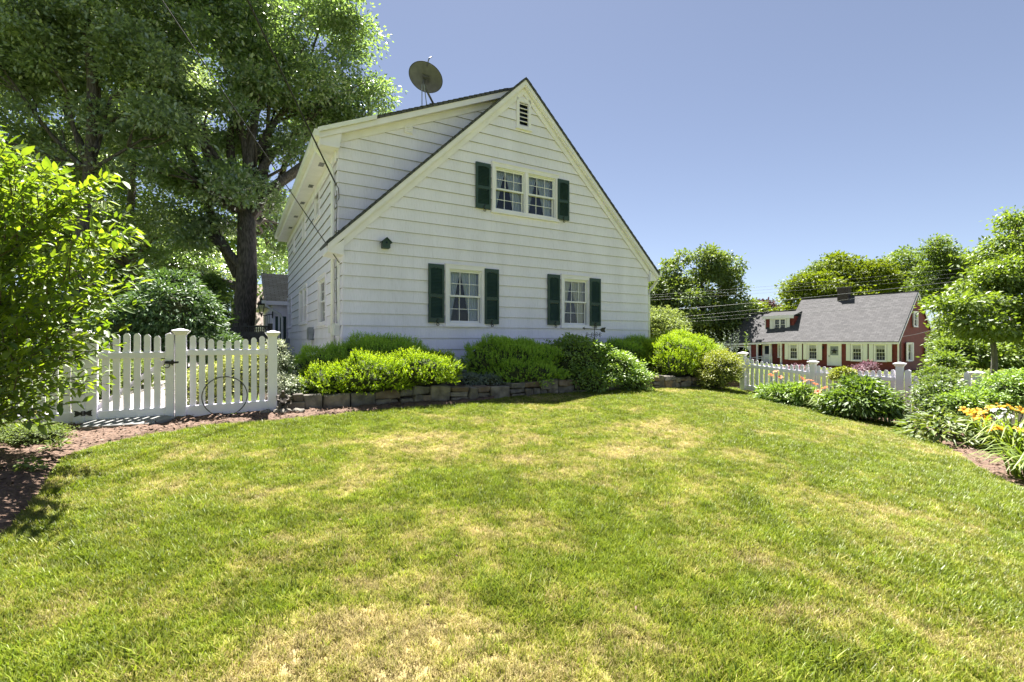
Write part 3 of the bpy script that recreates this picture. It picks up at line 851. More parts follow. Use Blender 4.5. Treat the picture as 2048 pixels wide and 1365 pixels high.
# shutters ---------------------------------------------------------
def shutter(u0, u1, z0, z1, hook_dx):
    w, h = u1-u0, z1-z0
    mb = MB()
    st = 0.048; mid = h*0.46
    mb.box(0, st, -0.075, -0.035, 0, h); mb.box(w-st, w, -0.075, -0.035, 0, h)
    for a, b in ((0, 0.10), (mid-0.035, mid+0.035), (h-0.075, h)):
        mb.box(st, w-st, -0.074, -0.036, a, b)
    # shallow arch at the top of the upper louvre field
    n = 8
    for i in range(n):
        t0, t1 = i/n, (i+1)/n
        x0, x1 = st + (w-2*st)*t0, st + (w-2*st)*t1
        g = lambda t: 0.03*(abs(2*t-1))**2
        mb.prism([(x0, h-0.075-g(t0)-0.002), (x1, h-0.075-g(t1)-0.002), (x1, h-0.074), (x0, h-0.074)], -0.073, -0.045)
    for lo, hi in ((0.105, mid-0.04), (mid+0.04, h-0.08)):
        k = int((hi-lo)/0.030)
        for i in range(k):
            z = lo + (hi-lo)*(i+0.5)/k
            mb.hexa([(st, -0.068, z-0.014), (w-st, -0.068, z-0.014), (w-st, -0.063, z-0.017), (st, -0.063, z-0.017)],
                    [(st, -0.047, z+0.015), (w-st, -0.047, z+0.015), (w-st, -0.042, z+0.012), (st, -0.042, z+0.012)])
        mb.box(st, w-st, -0.040, -0.036, lo, hi)
    o = mb.build('shutter', M['green'], house, (u0, 0, z0))
    hk = MB(); pts = []
    for i in range(26):
        t = i/25
        if t < 0.5:
            a = math.pi*(0.1 + 1.15*t*2)
            pts.append((0.022*math.cos(a+0.3), -0.085, 0.065 - t*0.17 + 0.004))
        else:
            a = -2.6 + (t-0.5)*2*4.6
            pts.append((0.0 + 0.028*math.cos(a), -0.085, -0.055 + 0.028*math.sin(a)))
    hk.tube(pts, 0.008, n=6)
    hk.tube([(0, -0.085, 0.055), (0, -0.02, 0.05)], 0.008, n=6)
    hk.build('shutter_hook', M['iron'], o, (w*hook_dx, 0, 0.02), smooth=True)
def sh_rect(x0, x1, yt, yb):
    u0, zt = gab(x0, yt, -0.07); u1, _ = gab(x1, yt, -0.07); _, zb_ = gab(x0, yb, -0.07)
    return u0, u1, zb_, zt
for a, h_ in (((857.5, 888.6, 527, 645.5), 0.56), ((969.9, 997.9, 537.3, 648.4), 0.5), ((1096.4, 1120.4, 548.3, 650.2), 0.6), ((1180.1, 1201.7, 556.5, 652), 0.5),
              ((952.3, 981.8, 323, 415), 0.56), ((1116.2, 1138.5, 357.6, 438.5), 0.5)):
    u0, u1, zb_, zt = sh_rect(*a)
    shutter(u0, u1, zb_, zt, h_)

# gable vent
u0, u1, z0, z1 = G_VENT
w, h = u1-u0, z1-z0
mb = MB()
mb.box(0, 0.075, -0.055, 0, 0, h); mb.box(w-0.075, w, -0.055, 0, 0, h); mb.box(0.075, w-0.075, -0.054, 0, h-0.09, h); mb.box(0.075, w-0.075, -0.054, 0, 0, 0.06)
mb.box(-0.02, w+0.02, -0.085, 0, -0.03, 0)
vt = mb.build('gable_vent', M['trim'], house, (u0, 0, z0))
me = MB().hexa([(0.075, -0.045, 0), (w-0.075, -0.045, 0), (w-0.075, -0.03, -0.008), (0.075, -0.03, -0.008)], [(0.075, 0.02, 0.05), (w-0.075, 0.02, 0.05), (w-0.075, 0.035, 0.042), (0.075, 0.035, 0.042)]).mesh('louver', M['trim'])
for i in range(6): link('louver', me, vt, (0, 0, 0.075 + (h-0.19)*i/5.2))
mb = MB(); mb.box(0.075, w-0.075, 0.10, 0.11, 0.05, h-0.08); mb.build('backing', M['dark'], vt)
# little square vent on the cheek
uc, zc = gab(816, 261, DY)
mb = MB(); mb.box(-0.09, 0.09, -0.06, -0.02, -0.085, 0.085)
cv = mb.build('wall_vent', M['trim'], house, (uc, DY, zc))
for j in range(3):
    mb = MB(); mb.hexa([(-0.065, -0.075, -0.06+j*0.045), (0.065, -0.075, -0.06+j*0.045), (0.065, -0.061, -0.06+j*0.045), (-0.065, -0.061, -0.06+j*0.045)], [(-0.065, -0.063, -0.025+j*0.045), (0.065, -0.063, -0.025+j*0.045), (0.065, -0.061, -0.025+j*0.045), (-0.065, -0.061, -0.025+j*0.045)]); mb.build('flap', M['trim'], cv)
# meter box, service boxes, conduits, cables on the left wall
va, zt = lef(634, 654); vb, zb_ = lef(621, 681)
vm, zm0 = lef(628, 681); _, zm1 = lef(628, 655)
mb = MB(); mb.box(-0.15, -0.02, vm-0.16, vm+0.12, zm0, zm1); mb.box(-0.17, -0.15, vm-0.13, vm+0.09, zm0+0.03, zm1-0.03); mb.box(-0.12, -0.02, vm+0.12, vm+0.24, zm0+0.05, zm1-0.08)
mb.build('meter_box', M['galv'], house, bevel=0.008)
mb = MB(); mb.tube([(-0.06, vm, zm0), (-0.06, vm, 0.5)], 0.02, n=6); mb.build('conduit', M['gutter'], house)
mb = MB(); mb.box(-0.13, -0.02, 0.20, 0.42, 1.56, 1.80); mb.box(-0.14, -0.13, 0.21, 0.41, 1.57, 1.79); mb.box(-0.11, -0.02, 0.9, 1.08, 1.62, 1.78)
mb.build('service_box', M['gutter'], house, bevel=0.006)
for v, za, zb2, r_ in ((0.22, 1.80, 3.05, 0.012), (0.30, 1.80, 3.15, 0.010), (0.42, 1.6, 4.5, 0.010), (0.13, 1.1, 3.05, 0.008)):
    mb = MB(); n_ = 9
    mb.tube([(-0.045 - 0.008*math.sin(i*2.1+v*20), v + 0.012*math.sin(i*1.7+v*9), za + (zb2-za)*i/(n_-1)) for i in range(n_)], r_, n=5); mb.build('conduit', M['gutter'] if v < 0.4 else M['palewire'], house)
for v, z in ((0.22, 2.2), (0.22, 2.7), (0.30, 2.45)):
    pass

# rear wing with its own small roof, doors and gutter
wv = 11.2
mb = MB(); mb.box(-0.55, 3.0, wv, wv+6.5, 0.7, 2.95)
mb.build('rear_wing_wall', M['siding'], house)
ev, ez, rv, rz = wv-0.25, 2.95, wv+2.6, 4.35
mb = MB(); mb.add([(-0.85, ev, ez), (3.0, ev, ez), (3.0, rv, rz), (-0.85, rv, rz), (-0.85, ev, ez+0.06), (3.0, ev, ez+0.06), (3.0, rv, rz+0.06), (-0.85, rv, rz+0.06)],
                  [(0,3,2,1),(4,5,6,7),(0,1,5,4),(1,2,6,5),(2,3,7,6),(3,0,4,7)])
o = mb.build('rear_wing_roof', M['roof_moss'], house); uv_plane(o.data, (1, 0, 0), (0, 0.9, 0.45))
mb = MB(); mb.add([(-0.56, ev+0.2, ez-0.02), (-0.56, 2*rv-ev, ez-0.02), (-0.56, rv, rz-0.03), (-0.5, ev+0.2, ez-0.02), (-0.5, 2*rv-ev, ez-0.02), (-0.5, rv, rz-0.03)], [(0,1,2),(5,4,3),(0,3,4,1),(1,4,5,2),(2,5,3,0)])
mb.build('rear_wing_gable', M['siding'], house)
mb = MB(); mb.box(-0.95, -0.80, ev-0.1, wv+6.5, ez-0.06, ez+0.06); mb.build('gutter', M['gutter'], house)
mb = MB(); mb.box(-0.80, -0.551, wv, wv+6.5, ez-0.03, ez-0.01); mb.build('eave_soffit', M['trim'], house)
mb = MB(); mb.tube([(-0.86, ev, ez-0.05), (-0.80, ev, ez-0.15), (-0.30, wv-0.12, ez-0.45), (-0.22, wv-0.1, ez-0.6), (-0.22, wv-0.1, 0.75)], 0.045, n=8); mb.build('downspout', M['gutter'], house, smooth=True)
for v in (0.7, 1.9, 3.2, 4.4):
    mb = MB(); mb.box(-0.60, -0.551, wv+v, wv+v+0.75, 0.85, 2.55); d_ = mb.build('rear_door', M['green'], house)
    mb = MB(); mb.box(-0.62, -0.552, wv+v-0.1, wv+v, 0.85, 2.65); mb.box(-0.62, -0.552, wv+v+0.75, wv+v+0.85, 0.85, 2.65); mb.box(-0.62, -0.552, wv+v-0.1, wv+v+0.85, 2.651, 2.75); mb.build('door_casing', M['trim'], d_)
# doors and step under the little eave, facing the gate
for (ua, ub_) in ((-0.46, -0.36), (-0.30, -0.07)):
    mb = MB(); mb.box(ua, ub_, wv-0.03, wv-0.001, 0.75, 2.42); d_ = mb.build('rear_door', M['green'], house)
    mb = MB(); mb.box(ua-0.03, ua, wv-0.045, wv-0.002, 0.75, 2.47); mb.box(ub_, ub_+0.03, wv-0.045, wv-0.002, 0.75, 2.47); mb.box(ua, ub_, wv-0.044, wv-0.002, 2.42, 2.47); mb.build('door_casing', M['trim'], d_)
mb = MB(); mb.box(-0.84, 0.0, ev+0.01, wv-0.002, ez-0.035, ez-0.012); mb.box(-0.85, 0.0, ev-0.03, ev, ez-0.10, ez+0.05); mb.build('eave_soffit', M['trim'], house)
# hose bracket on the far corner of the left wall
mb = MB(); mb.box(-0.16, -0.02, 10.3, 10.55, 1.35, 1.55); mb.tube([(-0.1, 10.55, 1.45), (-0.1, 10.9, 1.42)], 0.02, n=6); mb.build('hose_bracket', M['galv'], house)

# ------------------------------------------------------------------ stone retaining wall
wall = empty('stone_wall', (HX, HY, 0), HROT, 'low dry stone retaining wall of rough grey fieldstones below the shrubs', 'wall')
def stone(u0, u1, z0, z1, r):
    bm = bmesh.new()
    y0, y1 = -2.06 - 0.05*r.random(), -1.80
    vs = []
    for z in (z0, z1):
        for (a, b) in ((u0, y0), (u1, y0), (u1, y1), (u0, y1)):
            vs.append(bm.verts.new((a + r.uniform(-0.024, 0.020), b + r.uniform(-0.035, 0.035), z + r.uniform(-0.022, 0.022))))
    for f in ((0,3,2,1),(4,5,6,7),(0,1,5,4),(1,2,6,5),(2,3,7,6),(3,0,4,7)):
        bm.faces.new([vs[i] for i in f])
    bmesh.ops.bevel(bm, geom=list(bm.edges), offset=0.014, segments=1, affect='EDGES', profile=0.6)
    bmesh.ops.recalc_face_normals(bm, faces=bm.faces)
    me = bpy.data.meshes.new('stone'); bm.to_mesh(me); bm.free()
    me.materials.append(r.choice([M['stone'], M['stone'], M['stone_b'], M['stone_b'], M['stone_c']]))
    link('stone', me, wall)
r = random.Random(5)
u = -1.30
while u < 8.35:
    w = hw(u, -1.95); g = gz(w.x, w.y) - 0.03
    h = 0.275 + 0.025*math.sin(u*2.3) + r.uniform(-0.015, 0.015)
    k = r.random()
    L = r.uniform(0.17, 0.42)
    if k < 0.30:
        stone(u, u+L-0.012, g, g+h, r)
    elif k < 0.80:
        m_ = h*r.uniform(0.38, 0.62); c = L*r.uniform(0.35, 0.65)
        if r.random() < 0.5 and L > 0.3:
            stone(u, u+c-0.012, g, g+m_, r); stone(u+c, u+L-0.012, g, g+m_, r); stone(u, u+L-0.012, g+m_+0.01, g+h, r)
        elif L > 0.3:
            stone(u, u+L-0.012, g, g+m_, r); stone(u, u+c-0.012, g+m_+0.01, g+h, r); stone(u+c, u+L-0.012, g+m_+0.01, g+h, r)
        else:
            stone(u, u+L-0.012, g, g+m_, r); stone(u, u+L-0.012, g+m_+0.01, g+h, r)
    else:
        a = h*0.33
        for i in range(3): stone(u+r.uniform(0, 0.03), u+L-0.012, g+a*i+0.004, g+a*(i+1)-0.004, r)
    u += L
# a few loose stones at the left end by the post
for (du, dv, s_) in ((-1.25, -2.24, 0.09), (-1.05, -2.28, 0.07), (-1.45, -2.2, 0.06)):
    p = hw(du, dv)
    bm = bmesh.new(); bmesh.ops.create_icosphere(bm, subdivisions=2, radius=s_)
    for v in bm.verts: v.co = Vector((v.co.x*1.3, v.co.y, v.co.z*0.6))*(1 + 0.18*math.sin(v.co.x*60+v.co.y*43+du*9))
    me = bpy.data.meshes.new('loose_stone'); bm.to_mesh(me); bm.free(); me.materials.append(M['stone_b'])
    o = link('loose_stone', me, None, (p.x, p.y, gz(p.x, p.y)+0.05))
    tag(o, {-1.25: 'fist sized grey stone lying before the end of the stone wall', -1.05: 'small stone on the mulch to the right of the bronze figure', -1.45: 'tiny stone at the foot of the fence end post'}[du], 'stone')

# ------------------------------------------------------------------ left picket fence and gate (house frame, parallel to the gable)
def cap_profile(mb, x, y, z, w):
    """moulded flat post cap with a low pyramid"""
    def ring(hw0, z0, hw1, z1):
        mb.hexa([(x-hw0, y-hw0, z0), (x+hw0, y-hw0, z0), (x+hw0, y+hw0, z0), (x-hw0, y+hw0, z0)],
                [(x-hw1, y-hw1, z1), (x+hw1, y-hw1, z1), (x+hw1, y+hw1, z1), (x-hw1, y+hw1, z1)])
    a = w/2
    ring(a+0.004, z-0.028, a+0.010, z-0.018); ring(a+0.010, z-0.0179, a+0.034, z+0.016); ring(a+0.040, z+0.0161, a+0.040, z+0.032); ring(a+0.038, z+0.0321, a*0.2, z+0.058)
def post(parent, x, y, zb_, zt, w=0.115):
    mb = MB(); mb.box(x-w/2, x+w/2, y-w/2, y+w/2, zb_, zt-0.05)
    p = mb.build('post', M['vinyl'], parent, bevel=0.006)
    m2 = MB(); cap_profile(m2, x, y, zt-0.055, w); m2.build('post_cap', M['vinyl'], p)
    return p
def picket_mesh(w, t, h):
    """dog-eared picket, foot at z = 0"""
    mb = MB()
    mb.prism([(-w/2, 0), (w/2, 0), (w/2, h-0.032), (w/2-0.012, h-0.010), (w/2-0.026, h), (-w/2+0.026, h), (-w/2+0.012, h-0.010), (-w/2, h-0.032)], -t/2, t/2)
    return mb.mesh('picket', M['vinyl'])
def fu(px, py=700): return gab(px, py, fenceY)
fen = empty('picket_fence', (HX, HY, 0), HROT, 'white picket fence panel with dipped tops between gate post and house bed', 'fence')
ug, ue = fu(362)[0], fu(545)[0]
def groundz(u, v): 
    p = hw(u, v); return gz(p.x, p.y)
post(fen, ug, fenceY, groundz(ug, fenceY)-0.1, 1.615, 0.122)
post(fen, ue, fenceY, groundz(ue, fenceY)-0.1, 1.600, 0.118)
n = 9
for i in range(n):
    t = (i+1)/(n+1); u = ug + 0.03 + (ue-ug-0.06)*t
    s2 = abs(2*t-1)
    zt = 1.448 + 0.10*s2**1.3
    z0 = 0.50
    link('picket', picket_mesh(0.071, 0.022, zt-z0), fen, (u, fenceY, z0))
mb = MB(); mb.box(ug+0.055, ue-0.055, fenceY-0.030, fenceY+0.030, 1.255, 1.33); mb.build('rail', M['vinyl'], fen, bevel=0.004)
mb = MB(); mb.hexa([(ug+0.055, fenceY-0.03, 0.425), (ue-0.055, fenceY-0.03, 0.45), (ue-0.055, fenceY+0.03, 0.45), (ug+0.055, fenceY+0.03, 0.425)],
                   [(ug+0.055, fenceY-0.03, 0.575), (ue-0.055, fenceY-0.03, 0.59), (ue-0.055, fenceY+0.03, 0.59), (ug+0.055, fenceY+0.03, 0.575)]); mb.build('rail', M['vinyl'], fen, bevel=0.004)
# gate
gate = empty('picket_gate', (HX, HY, 0), HROT, 'white picket gate with arched top, diagonal brace and black hinges', 'gate')
gr, gl = fu(340)[0], fu(183.5)[0]
for x, w in ((gr, 0.095), (gl, 0.115)):
    mb = MB(); mb.box(x-w/2, x+w/2, fenceY-0.05, fenceY+0.05, 0.40, 1.535); mb.prism([(x-w/2, 1.535), (x+w/2, 1.535), (x, 1.56)], fenceY-0.05, fenceY+0.05)
    mb.build('stile', M['vinyl'], gate, bevel=0.004)
mb = MB(); mb.box(gl+0.055, gr-0.046, fenceY-0.028, fenceY+0.028, 1.225, 1.305); mb.build('rail', M['vinyl'], gate, bevel=0.004)
mb = MB(); mb.box(gl+0.055, gr-0.046, fenceY-0.028, fenceY+0.028, 0.425, 0.575); mb.build('rail', M['vinyl'], gate, bevel=0.004)
n = 6
for i in range(n):
    t = (i+1)/(n+1); u = gl + 0.03 + (gr-gl-0.06)*t
    zt = 1.552 - 0.055*abs(2*t-1)**1.5
    link('picket', picket_mesh(0.071, 0.022, zt-0.50), gate, (u, fenceY, 0.50))
mb = MB(); mb.hexa([(gl+0.058, fenceY+0.012, 0.58), (gl+0.10, fenceY+0.012, 0.576), (gl+0.10, fenceY+0.034, 0.576), (gl+0.058, fenceY+0.034, 0.58)],
                   [(gr-0.11, fenceY+0.012, 1.22), (gr-0.048, fenceY+0.012, 1.20), (gr-0.048, fenceY+0.034, 1.20), (gr-0.11, fenceY+0.034, 1.22)])
mb.v = [(gl+0.056, fenceY+0.012, 0.577), (gr-0.047, fenceY+0.012, 1.15), (gr-0.047, fenceY+0.034, 1.15), (gl+0.056, fenceY+0.034, 0.577), (gl+0.056, fenceY+0.012, 0.65), (gr-0.047, fenceY+0.012, 1.224), (gr-0.047, fenceY+0.034, 1.224), (gl+0.056, fenceY+0.034, 0.65)]
mb.build('brace', M['vinyl'], gate)
# ornamental hinges: butterfly plates with curled corners
def hinge(u, z):
    for sgn in (-1, 1):
        pl = MB()
        prof = [(0.012, -0.022), (0.03, -0.016), (0.052, -0.030), (0.088, -0.040), (0.075, -0.016), (0.080, 0.0), (0.075, 0.016), (0.088, 0.040), (0.052, 0.030), (0.03, 0.016), (0.012, 0.022)]
        pts = [(u+sgn*a, z+b) for a, b in (prof if sgn > 0 else prof[::-1])]
        pl.prism(pts, fenceY-0.062, fenceY-0.0505)
        pl.tube([(u+sgn*0.010, fenceY-0.06, z-0.03), (u+sgn*0.010, fenceY-0.06, z+0.03)], 0.008, n=6)
        pl.build('hinge', M['iron'], gate)
ghx = (gl - 0.115/2 - 0.012)
hinge(ghx, 0.56); hinge(ghx, 1.25)
lx = gr
lt = MB(); pts = [(lx-0.055, 1.155), (lx-0.02, 1.15), (lx+0.02, 1.145), (lx+0.03, 1.125), (lx+0.045, 1.15), (lx+0.10, 1.158), (lx+0.10, 1.18), (lx+0.05, 1.178), (lx+0.03, 1.205), (lx+0.015, 1.185), (lx-0.03, 1.19), (lx-0.055, 1.18)]
lt.prism(pts, fenceY-0.066, fenceY-0.0505)
lt.tube([(lx-0.028 + 0.032*math.cos(a*math.pi/8), fenceY-0.072, 1.13 + 0.032*math.sin(a*math.pi/8)) for a in range(17)], 0.006, n=6, cap=False)
lt.build('latch', M['iron'], gate)
# fence on the hinge side, half hidden by the shrub
fe2 = empty('picket_fence', (HX, HY, 0), HROT, 'white picket fence behind the leafy shrub, on the hinge side of the gate', 'fence')
uh = fu(159)[0]
post(fe2, uh, fenceY, groundz(uh, fenceY)-0.1, 1.60, 0.115)
u_end = uh - 1.5
post(fe2, u_end, fenceY, groundz(u_end, fenceY)-0.1, 1.60, 0.118)
for i in range(12):
    t = (i+1)/13; u = u_end + (uh-u_end)*t
    link('picket', picket_mesh(0.071, 0.022, 0.948 + 0.10*abs(2*t-1)**1.3), fe2, (u, fenceY, 0.50))
mb = MB(); mb.box(u_end+0.055, uh-0.055, fenceY-0.03, fenceY+0.03, 1.255, 1.33); mb.build('rail', M['vinyl'], fe2, bevel=0.004)
mb = MB(); mb.box(u_end+0.055, uh-0.055, fenceY-0.03, fenceY+0.03, 0.42, 0.575); mb.build('rail', M['vinyl'], fe2, bevel=0.004)
fe3 = empty('picket_fence', (HX, HY, 0), HROT, 'white picket fence panel at the far left edge beyond the leafy shrub', 'fence')
u2 = u_end - 1.5
post(fe3, u2, fenceY, groundz(u2, fenceY)-0.1, 1.60, 0.118)
for i in range(12):
    t = (i+1)/13; u = u2 + (u_end-u2)*t
    link('picket', picket_mesh(0.071, 0.022, 0.948 + 0.10*abs(2*t-1)**1.3), fe3, (u, fenceY, 0.50))
mb = MB(); mb.box(u2+0.055, u_end-0.055, fenceY-0.03, fenceY+0.03, 1.255, 1.33); mb.build('rail', M['vinyl'], fe3, bevel=0.004)
mb = MB(); mb.box(u2+0.055, u_end-0.055, fenceY-0.03, fenceY+0.03, 0.42, 0.575); mb.build('rail', M['vinyl'], fe3, bevel=0.004)

# metal hoop leaning on the fence
uA, zA = gab(450, 795, fenceY-0.09)
mb = MB(); R_ = 0.268
hz = groundz(uA, fenceY-0.12) + R_ + 0.02
mb.tube([(R_*math.cos(a*math.pi/40), 0.0, R_*math.sin(a*math.pi/40)) for a in range(81)], 0.0065, n=8, cap=False)
p = hw(uA, fenceY-0.10, 0)
o = mb.build('metal_hoop', M['iron'], None, (p.x, p.y, hz), (math.radians(-8), 0, HROT), smooth=True)
tag(o, 'thin black metal hoop leaning against the white picket fence', 'hoop')

# flat stone step before the gate and stacked pavers beyond it
def slab(name, pts, th, m, label, cat, z=None):
    bm = bmesh.new()
    lo = [bm.verts.new((p.x, p.y, (gz(p.x, p.y) if z is None else z) - 0.04)) for p in pts]
    hi = [bm.verts.new((p.x, p.y, (gz(p.x, p.y) if z is None else z) + th)) for p in pts]
    n = len(pts)
    bm.faces.new(lo[::-1]); bm.faces.new(hi)
    for i in range(n): bm.faces.new((lo[i], lo[(i+1) % n], hi[(i+1) % n], hi[i]))
    bmesh.ops.recalc_face_normals(bm, faces=bm.faces)
    bmesh.ops.bevel(bm, geom=[e for e in bm.edges], offset=0.008, segments=1, affect='EDGES')
    me = bpy.data.meshes.new(name); bm.to_mesh(me); bm.free(); me.materials.append(m)
    return tag(link(name, me), label, cat)
slab('flagstone', [hw(-3.42, -2.42), hw(-2.72, -2.50), hw(-2.50, -2.2), hw(-2.62, -2.02), hw(-3.40, -2.02)], 0.065, M['flag'], 'pale grey flagstone lying on the mulch before the gate', 'paving stone')
slab('step', [hw(-3.6, 2.2), hw(-2.0, 2.2), hw(-2.0, 2.7), hw(-3.6, 2.7)], 0.15, M['flag'], 'grey stone step across the walk behind the gate', 'step')

# small bronze figure seated on a stone at the fence post
def figure():
    t = empty('garden_statue', (0, 0, 0), 0, 'small dark bronze figure of a seated reader by the fence end post', 'statue')
    p = hw(ue + 0.12, fenceY - 0.20); z0 = gz(p.x, p.y) + 0.03
    t.location = (p.x, p.y, z0); t.rotation_euler = (0, 0, HROT)
    rock = MB(); bm = bmesh.new(); bmesh.ops.create_icosphere(bm, subdivisions=2, radius=0.075)
    for v in bm.verts: v.co = Vector((v.co.x*1.1, v.co.y, v.co.z*0.85))*(1+0.15*math.sin(v.co.x*70+v.co.y*51))
    me = bpy.data.meshes.new('rock'); bm.to_mesh(me); bm.free(); me.materials.append(M['stone_b']); link('rock', me, t, (0, 0.03, 0.045))
    J = [(0, 0.03, 0.12), (0, 0.025, 0.19), (0, 0.005, 0.245), (0, -0.012, 0.275), (0, -0.03, 0.315),   # pelvis chest neck head
         (-0.045, -0.06, 0.125), (-0.045, -0.075, 0.04), (-0.05, -0.11, 0.015),
         (0.045, -0.065, 0.13), (0.02, -0.09, 0.05), (0.03, -0.125, 0.02),
         (-0.05, 0.005, 0.235), (-0.07, -0.035, 0.18), (-0.025, -0.085, 0.175),
         (0.05, 0.005, 0.235), (0.075, -0.035, 0.18), (0.03, -0.085, 0.175)]
    E = [(0,1),(1,2),(2,3),(3,4),(0,5),(5,6),(6,7),(0,8),(8,9),(9,10),(2,11),(11,12),(12,13),(2,14),(14,15),(15,16)]
    R = [0.042, 0.044, 0.032, 0.016, 0.034, 0.026, 0.018, 0.014, 0.026, 0.018, 0.014, 0.02, 0.016, 0.011, 0.02, 0.016, 0.011]
    me = bpy.data.meshes.new('figure'); me.from_pydata(J, E, []); me.materials.append(M['bronze'])
    o = link('figure', me, t)
    m = o.modifiers.new('skin', 'SKIN')
    for i, rr in enumerate(R): me.skin_vertices[0].data[i].radius = (rr, rr)
    me.skin_vertices[0].data[0].use_root = True
    m2 = o.modifiers.new('smooth', 'SUBSURF'); m2.levels = 2; m2.render_levels = 2
    mb = MB(); mb.hexa([(-0.04, -0.12, 0.16), (0.0, -0.105, 0.150), (0.0, -0.07, 0.195), (-0.04, -0.085, 0.205)], [(-0.04, -0.116, 0.166), (0.0, -0.101, 0.156), (0.0, -0.066, 0.201), (-0.04, -0.081, 0.211)])
    mb.hexa([(0.0, -0.105, 0.150), (0.04, -0.12, 0.16), (0.04, -0.085, 0.205), (0.0, -0.07, 0.195)], [(0.0, -0.101, 0.156), (0.04, -0.116, 0.166), (0.04, -0.081, 0.211), (0.0, -0.066, 0.201)])
    mb.build('book', M['bronze'], t)
figure()

# ------------------------------------------------------------------ right picket fence
def fence_right(A, B, tA, tB, railA, railB, lowA, lowB, label, n, first=True, last=True, dip=0.09):
    """A, B ground points; t.. post tops; rails given as heights at both ends"""
    L = (B - A).length
    rz_ = math.atan2(B.y-A.y, B.x-A.x)
    f = empty('picket_fence', (A.x, A.y, 0), rz_, label, 'fence', 'white picket fence panels along the right bed')
    if first: post(f, 0, 0, gz(A.x, A.y)-0.25, tA, 0.118)
    if last: post(f, L, 0, gz(B.x, B.y)-0.25, tB, 0.118)
    for i in range(n):
        t = (i+1)/(n+1); x = L*t
        zr_ = railA + (railB-railA)*t; zl = lowA + (lowB-lowA)*t
        e = abs(2*t-1)**1.3
        zt = zr_ + 0.12 + dip*e
        z0 = zl + 0.02
        link('picket', picket_mesh(0.071, 0.022, zt-z0), f, (x, 0, z0))
    for (za, zb2, hh) in ((railA, railB, 0.038), (lowA, lowB, 0.055)):
        mb = MB()
        mb.hexa([(0.055, -0.03, za-hh), (L-0.055, -0.03, zb2-hh), (L-0.055, 0.03, zb2-hh), (0.055, 0.03, za-hh)],
                [(0.055, -0.03, za+hh), (L-0.055, -0.03, zb2+hh), (L-0.055, 0.03, zb2+hh), (0.055, 0.03, za+hh)])
        mb.build('rail', M['vinyl'], f)
    return f
zt1, zt2, zt3 = 1.176, 1.45-0.0407*P2.y, 1.45-0.0443*P3.y
fence_right(P1, P2, zt1, zt2, zt1-0.33, zt2-0.30, 0.31, 0.12, 'white picket fence panel with scooped tops nearest the house', 13)
fence_right(P2, P3, zt2, zt3, zt2-0.30, zt3-0.345, 0.12, 0.02, 'white picket fence panel behind the peony and coral lilies', 13, first=False)
fence_right(P4, P5, 0.90, 0.78, 0.60, 0.48, -0.10, -0.2, 'white picket fence panel behind the rose bushes at the right', 13, last=True)
# little gate between the second panel and the rose bed
L4 = (P4-P3).length
g2 = empty('picket_gate', (P3.x, P3.y, 0), math.atan2(fd.y, fd.x), 'white garden gate half hidden behind the rose bush', 'gate')
for x in (0.13, L4-0.13):
    mb = MB(); mb.box(x-0.045, x+0.045, -0.045, 0.045, -0.14, 0.86); mb.prism([(x-0.045, 0.86), (x+0.045, 0.86), (x, 0.885)], -0.045, 0.045); mb.build('stile', M['vinyl'], g2)
for za in (0.55, 0.0):
    mb = MB(); mb.box(0.175, L4-0.175, -0.028, 0.028, za-0.05, za+0.05); mb.build('rail', M['vinyl'], g2)
for i in range(6):
    t = (i+1)/7; link('picket', picket_mesh(0.071, 0.022, 0.80 - 0.06*abs(2*t-1)), g2, (0.13 + (L4-0.26)*t, 0, 0.0))

# ------------------------------------------------------------------ things on the white house
# birdhouse
ub, zb2 = gab(770, 500, -0.05)
bh = empty('birdhouse', (0, 0, 0), HROT, 'small dark green birdhouse fixed to the white gable siding', 'birdhouse')
p = hw(ub, -0.03, zb2 + 0.02); bh.location = p
mb = MB(); mb.prism([(-0.075, 0), (0.075, 0), (0.075, 0.12), (0, 0.19), (-0.075, 0.12)], -0.15, -0.005); mb.build('body', M['green'], bh)
for sg in (-1, 1):
    mb = MB(); mb.prism([(0, 0.195), (sg*0.105, 0.10), (sg*0.105, 0.115), (0, 0.212)], -0.185, 0.0); mb.build('roof_panel', M['green'], bh)
mb = MB(); mb.tube([(0, -0.156, 0.105), (0, -0.148, 0.105)], 0.02, n=12); mb.build('entry_hole', M['dark'], bh)
mb = MB(); mb.tube([(0, -0.19, 0.06), (0, -0.15, 0.06)], 0.006, n=6); mb.build('perch', M['twig'], bh)

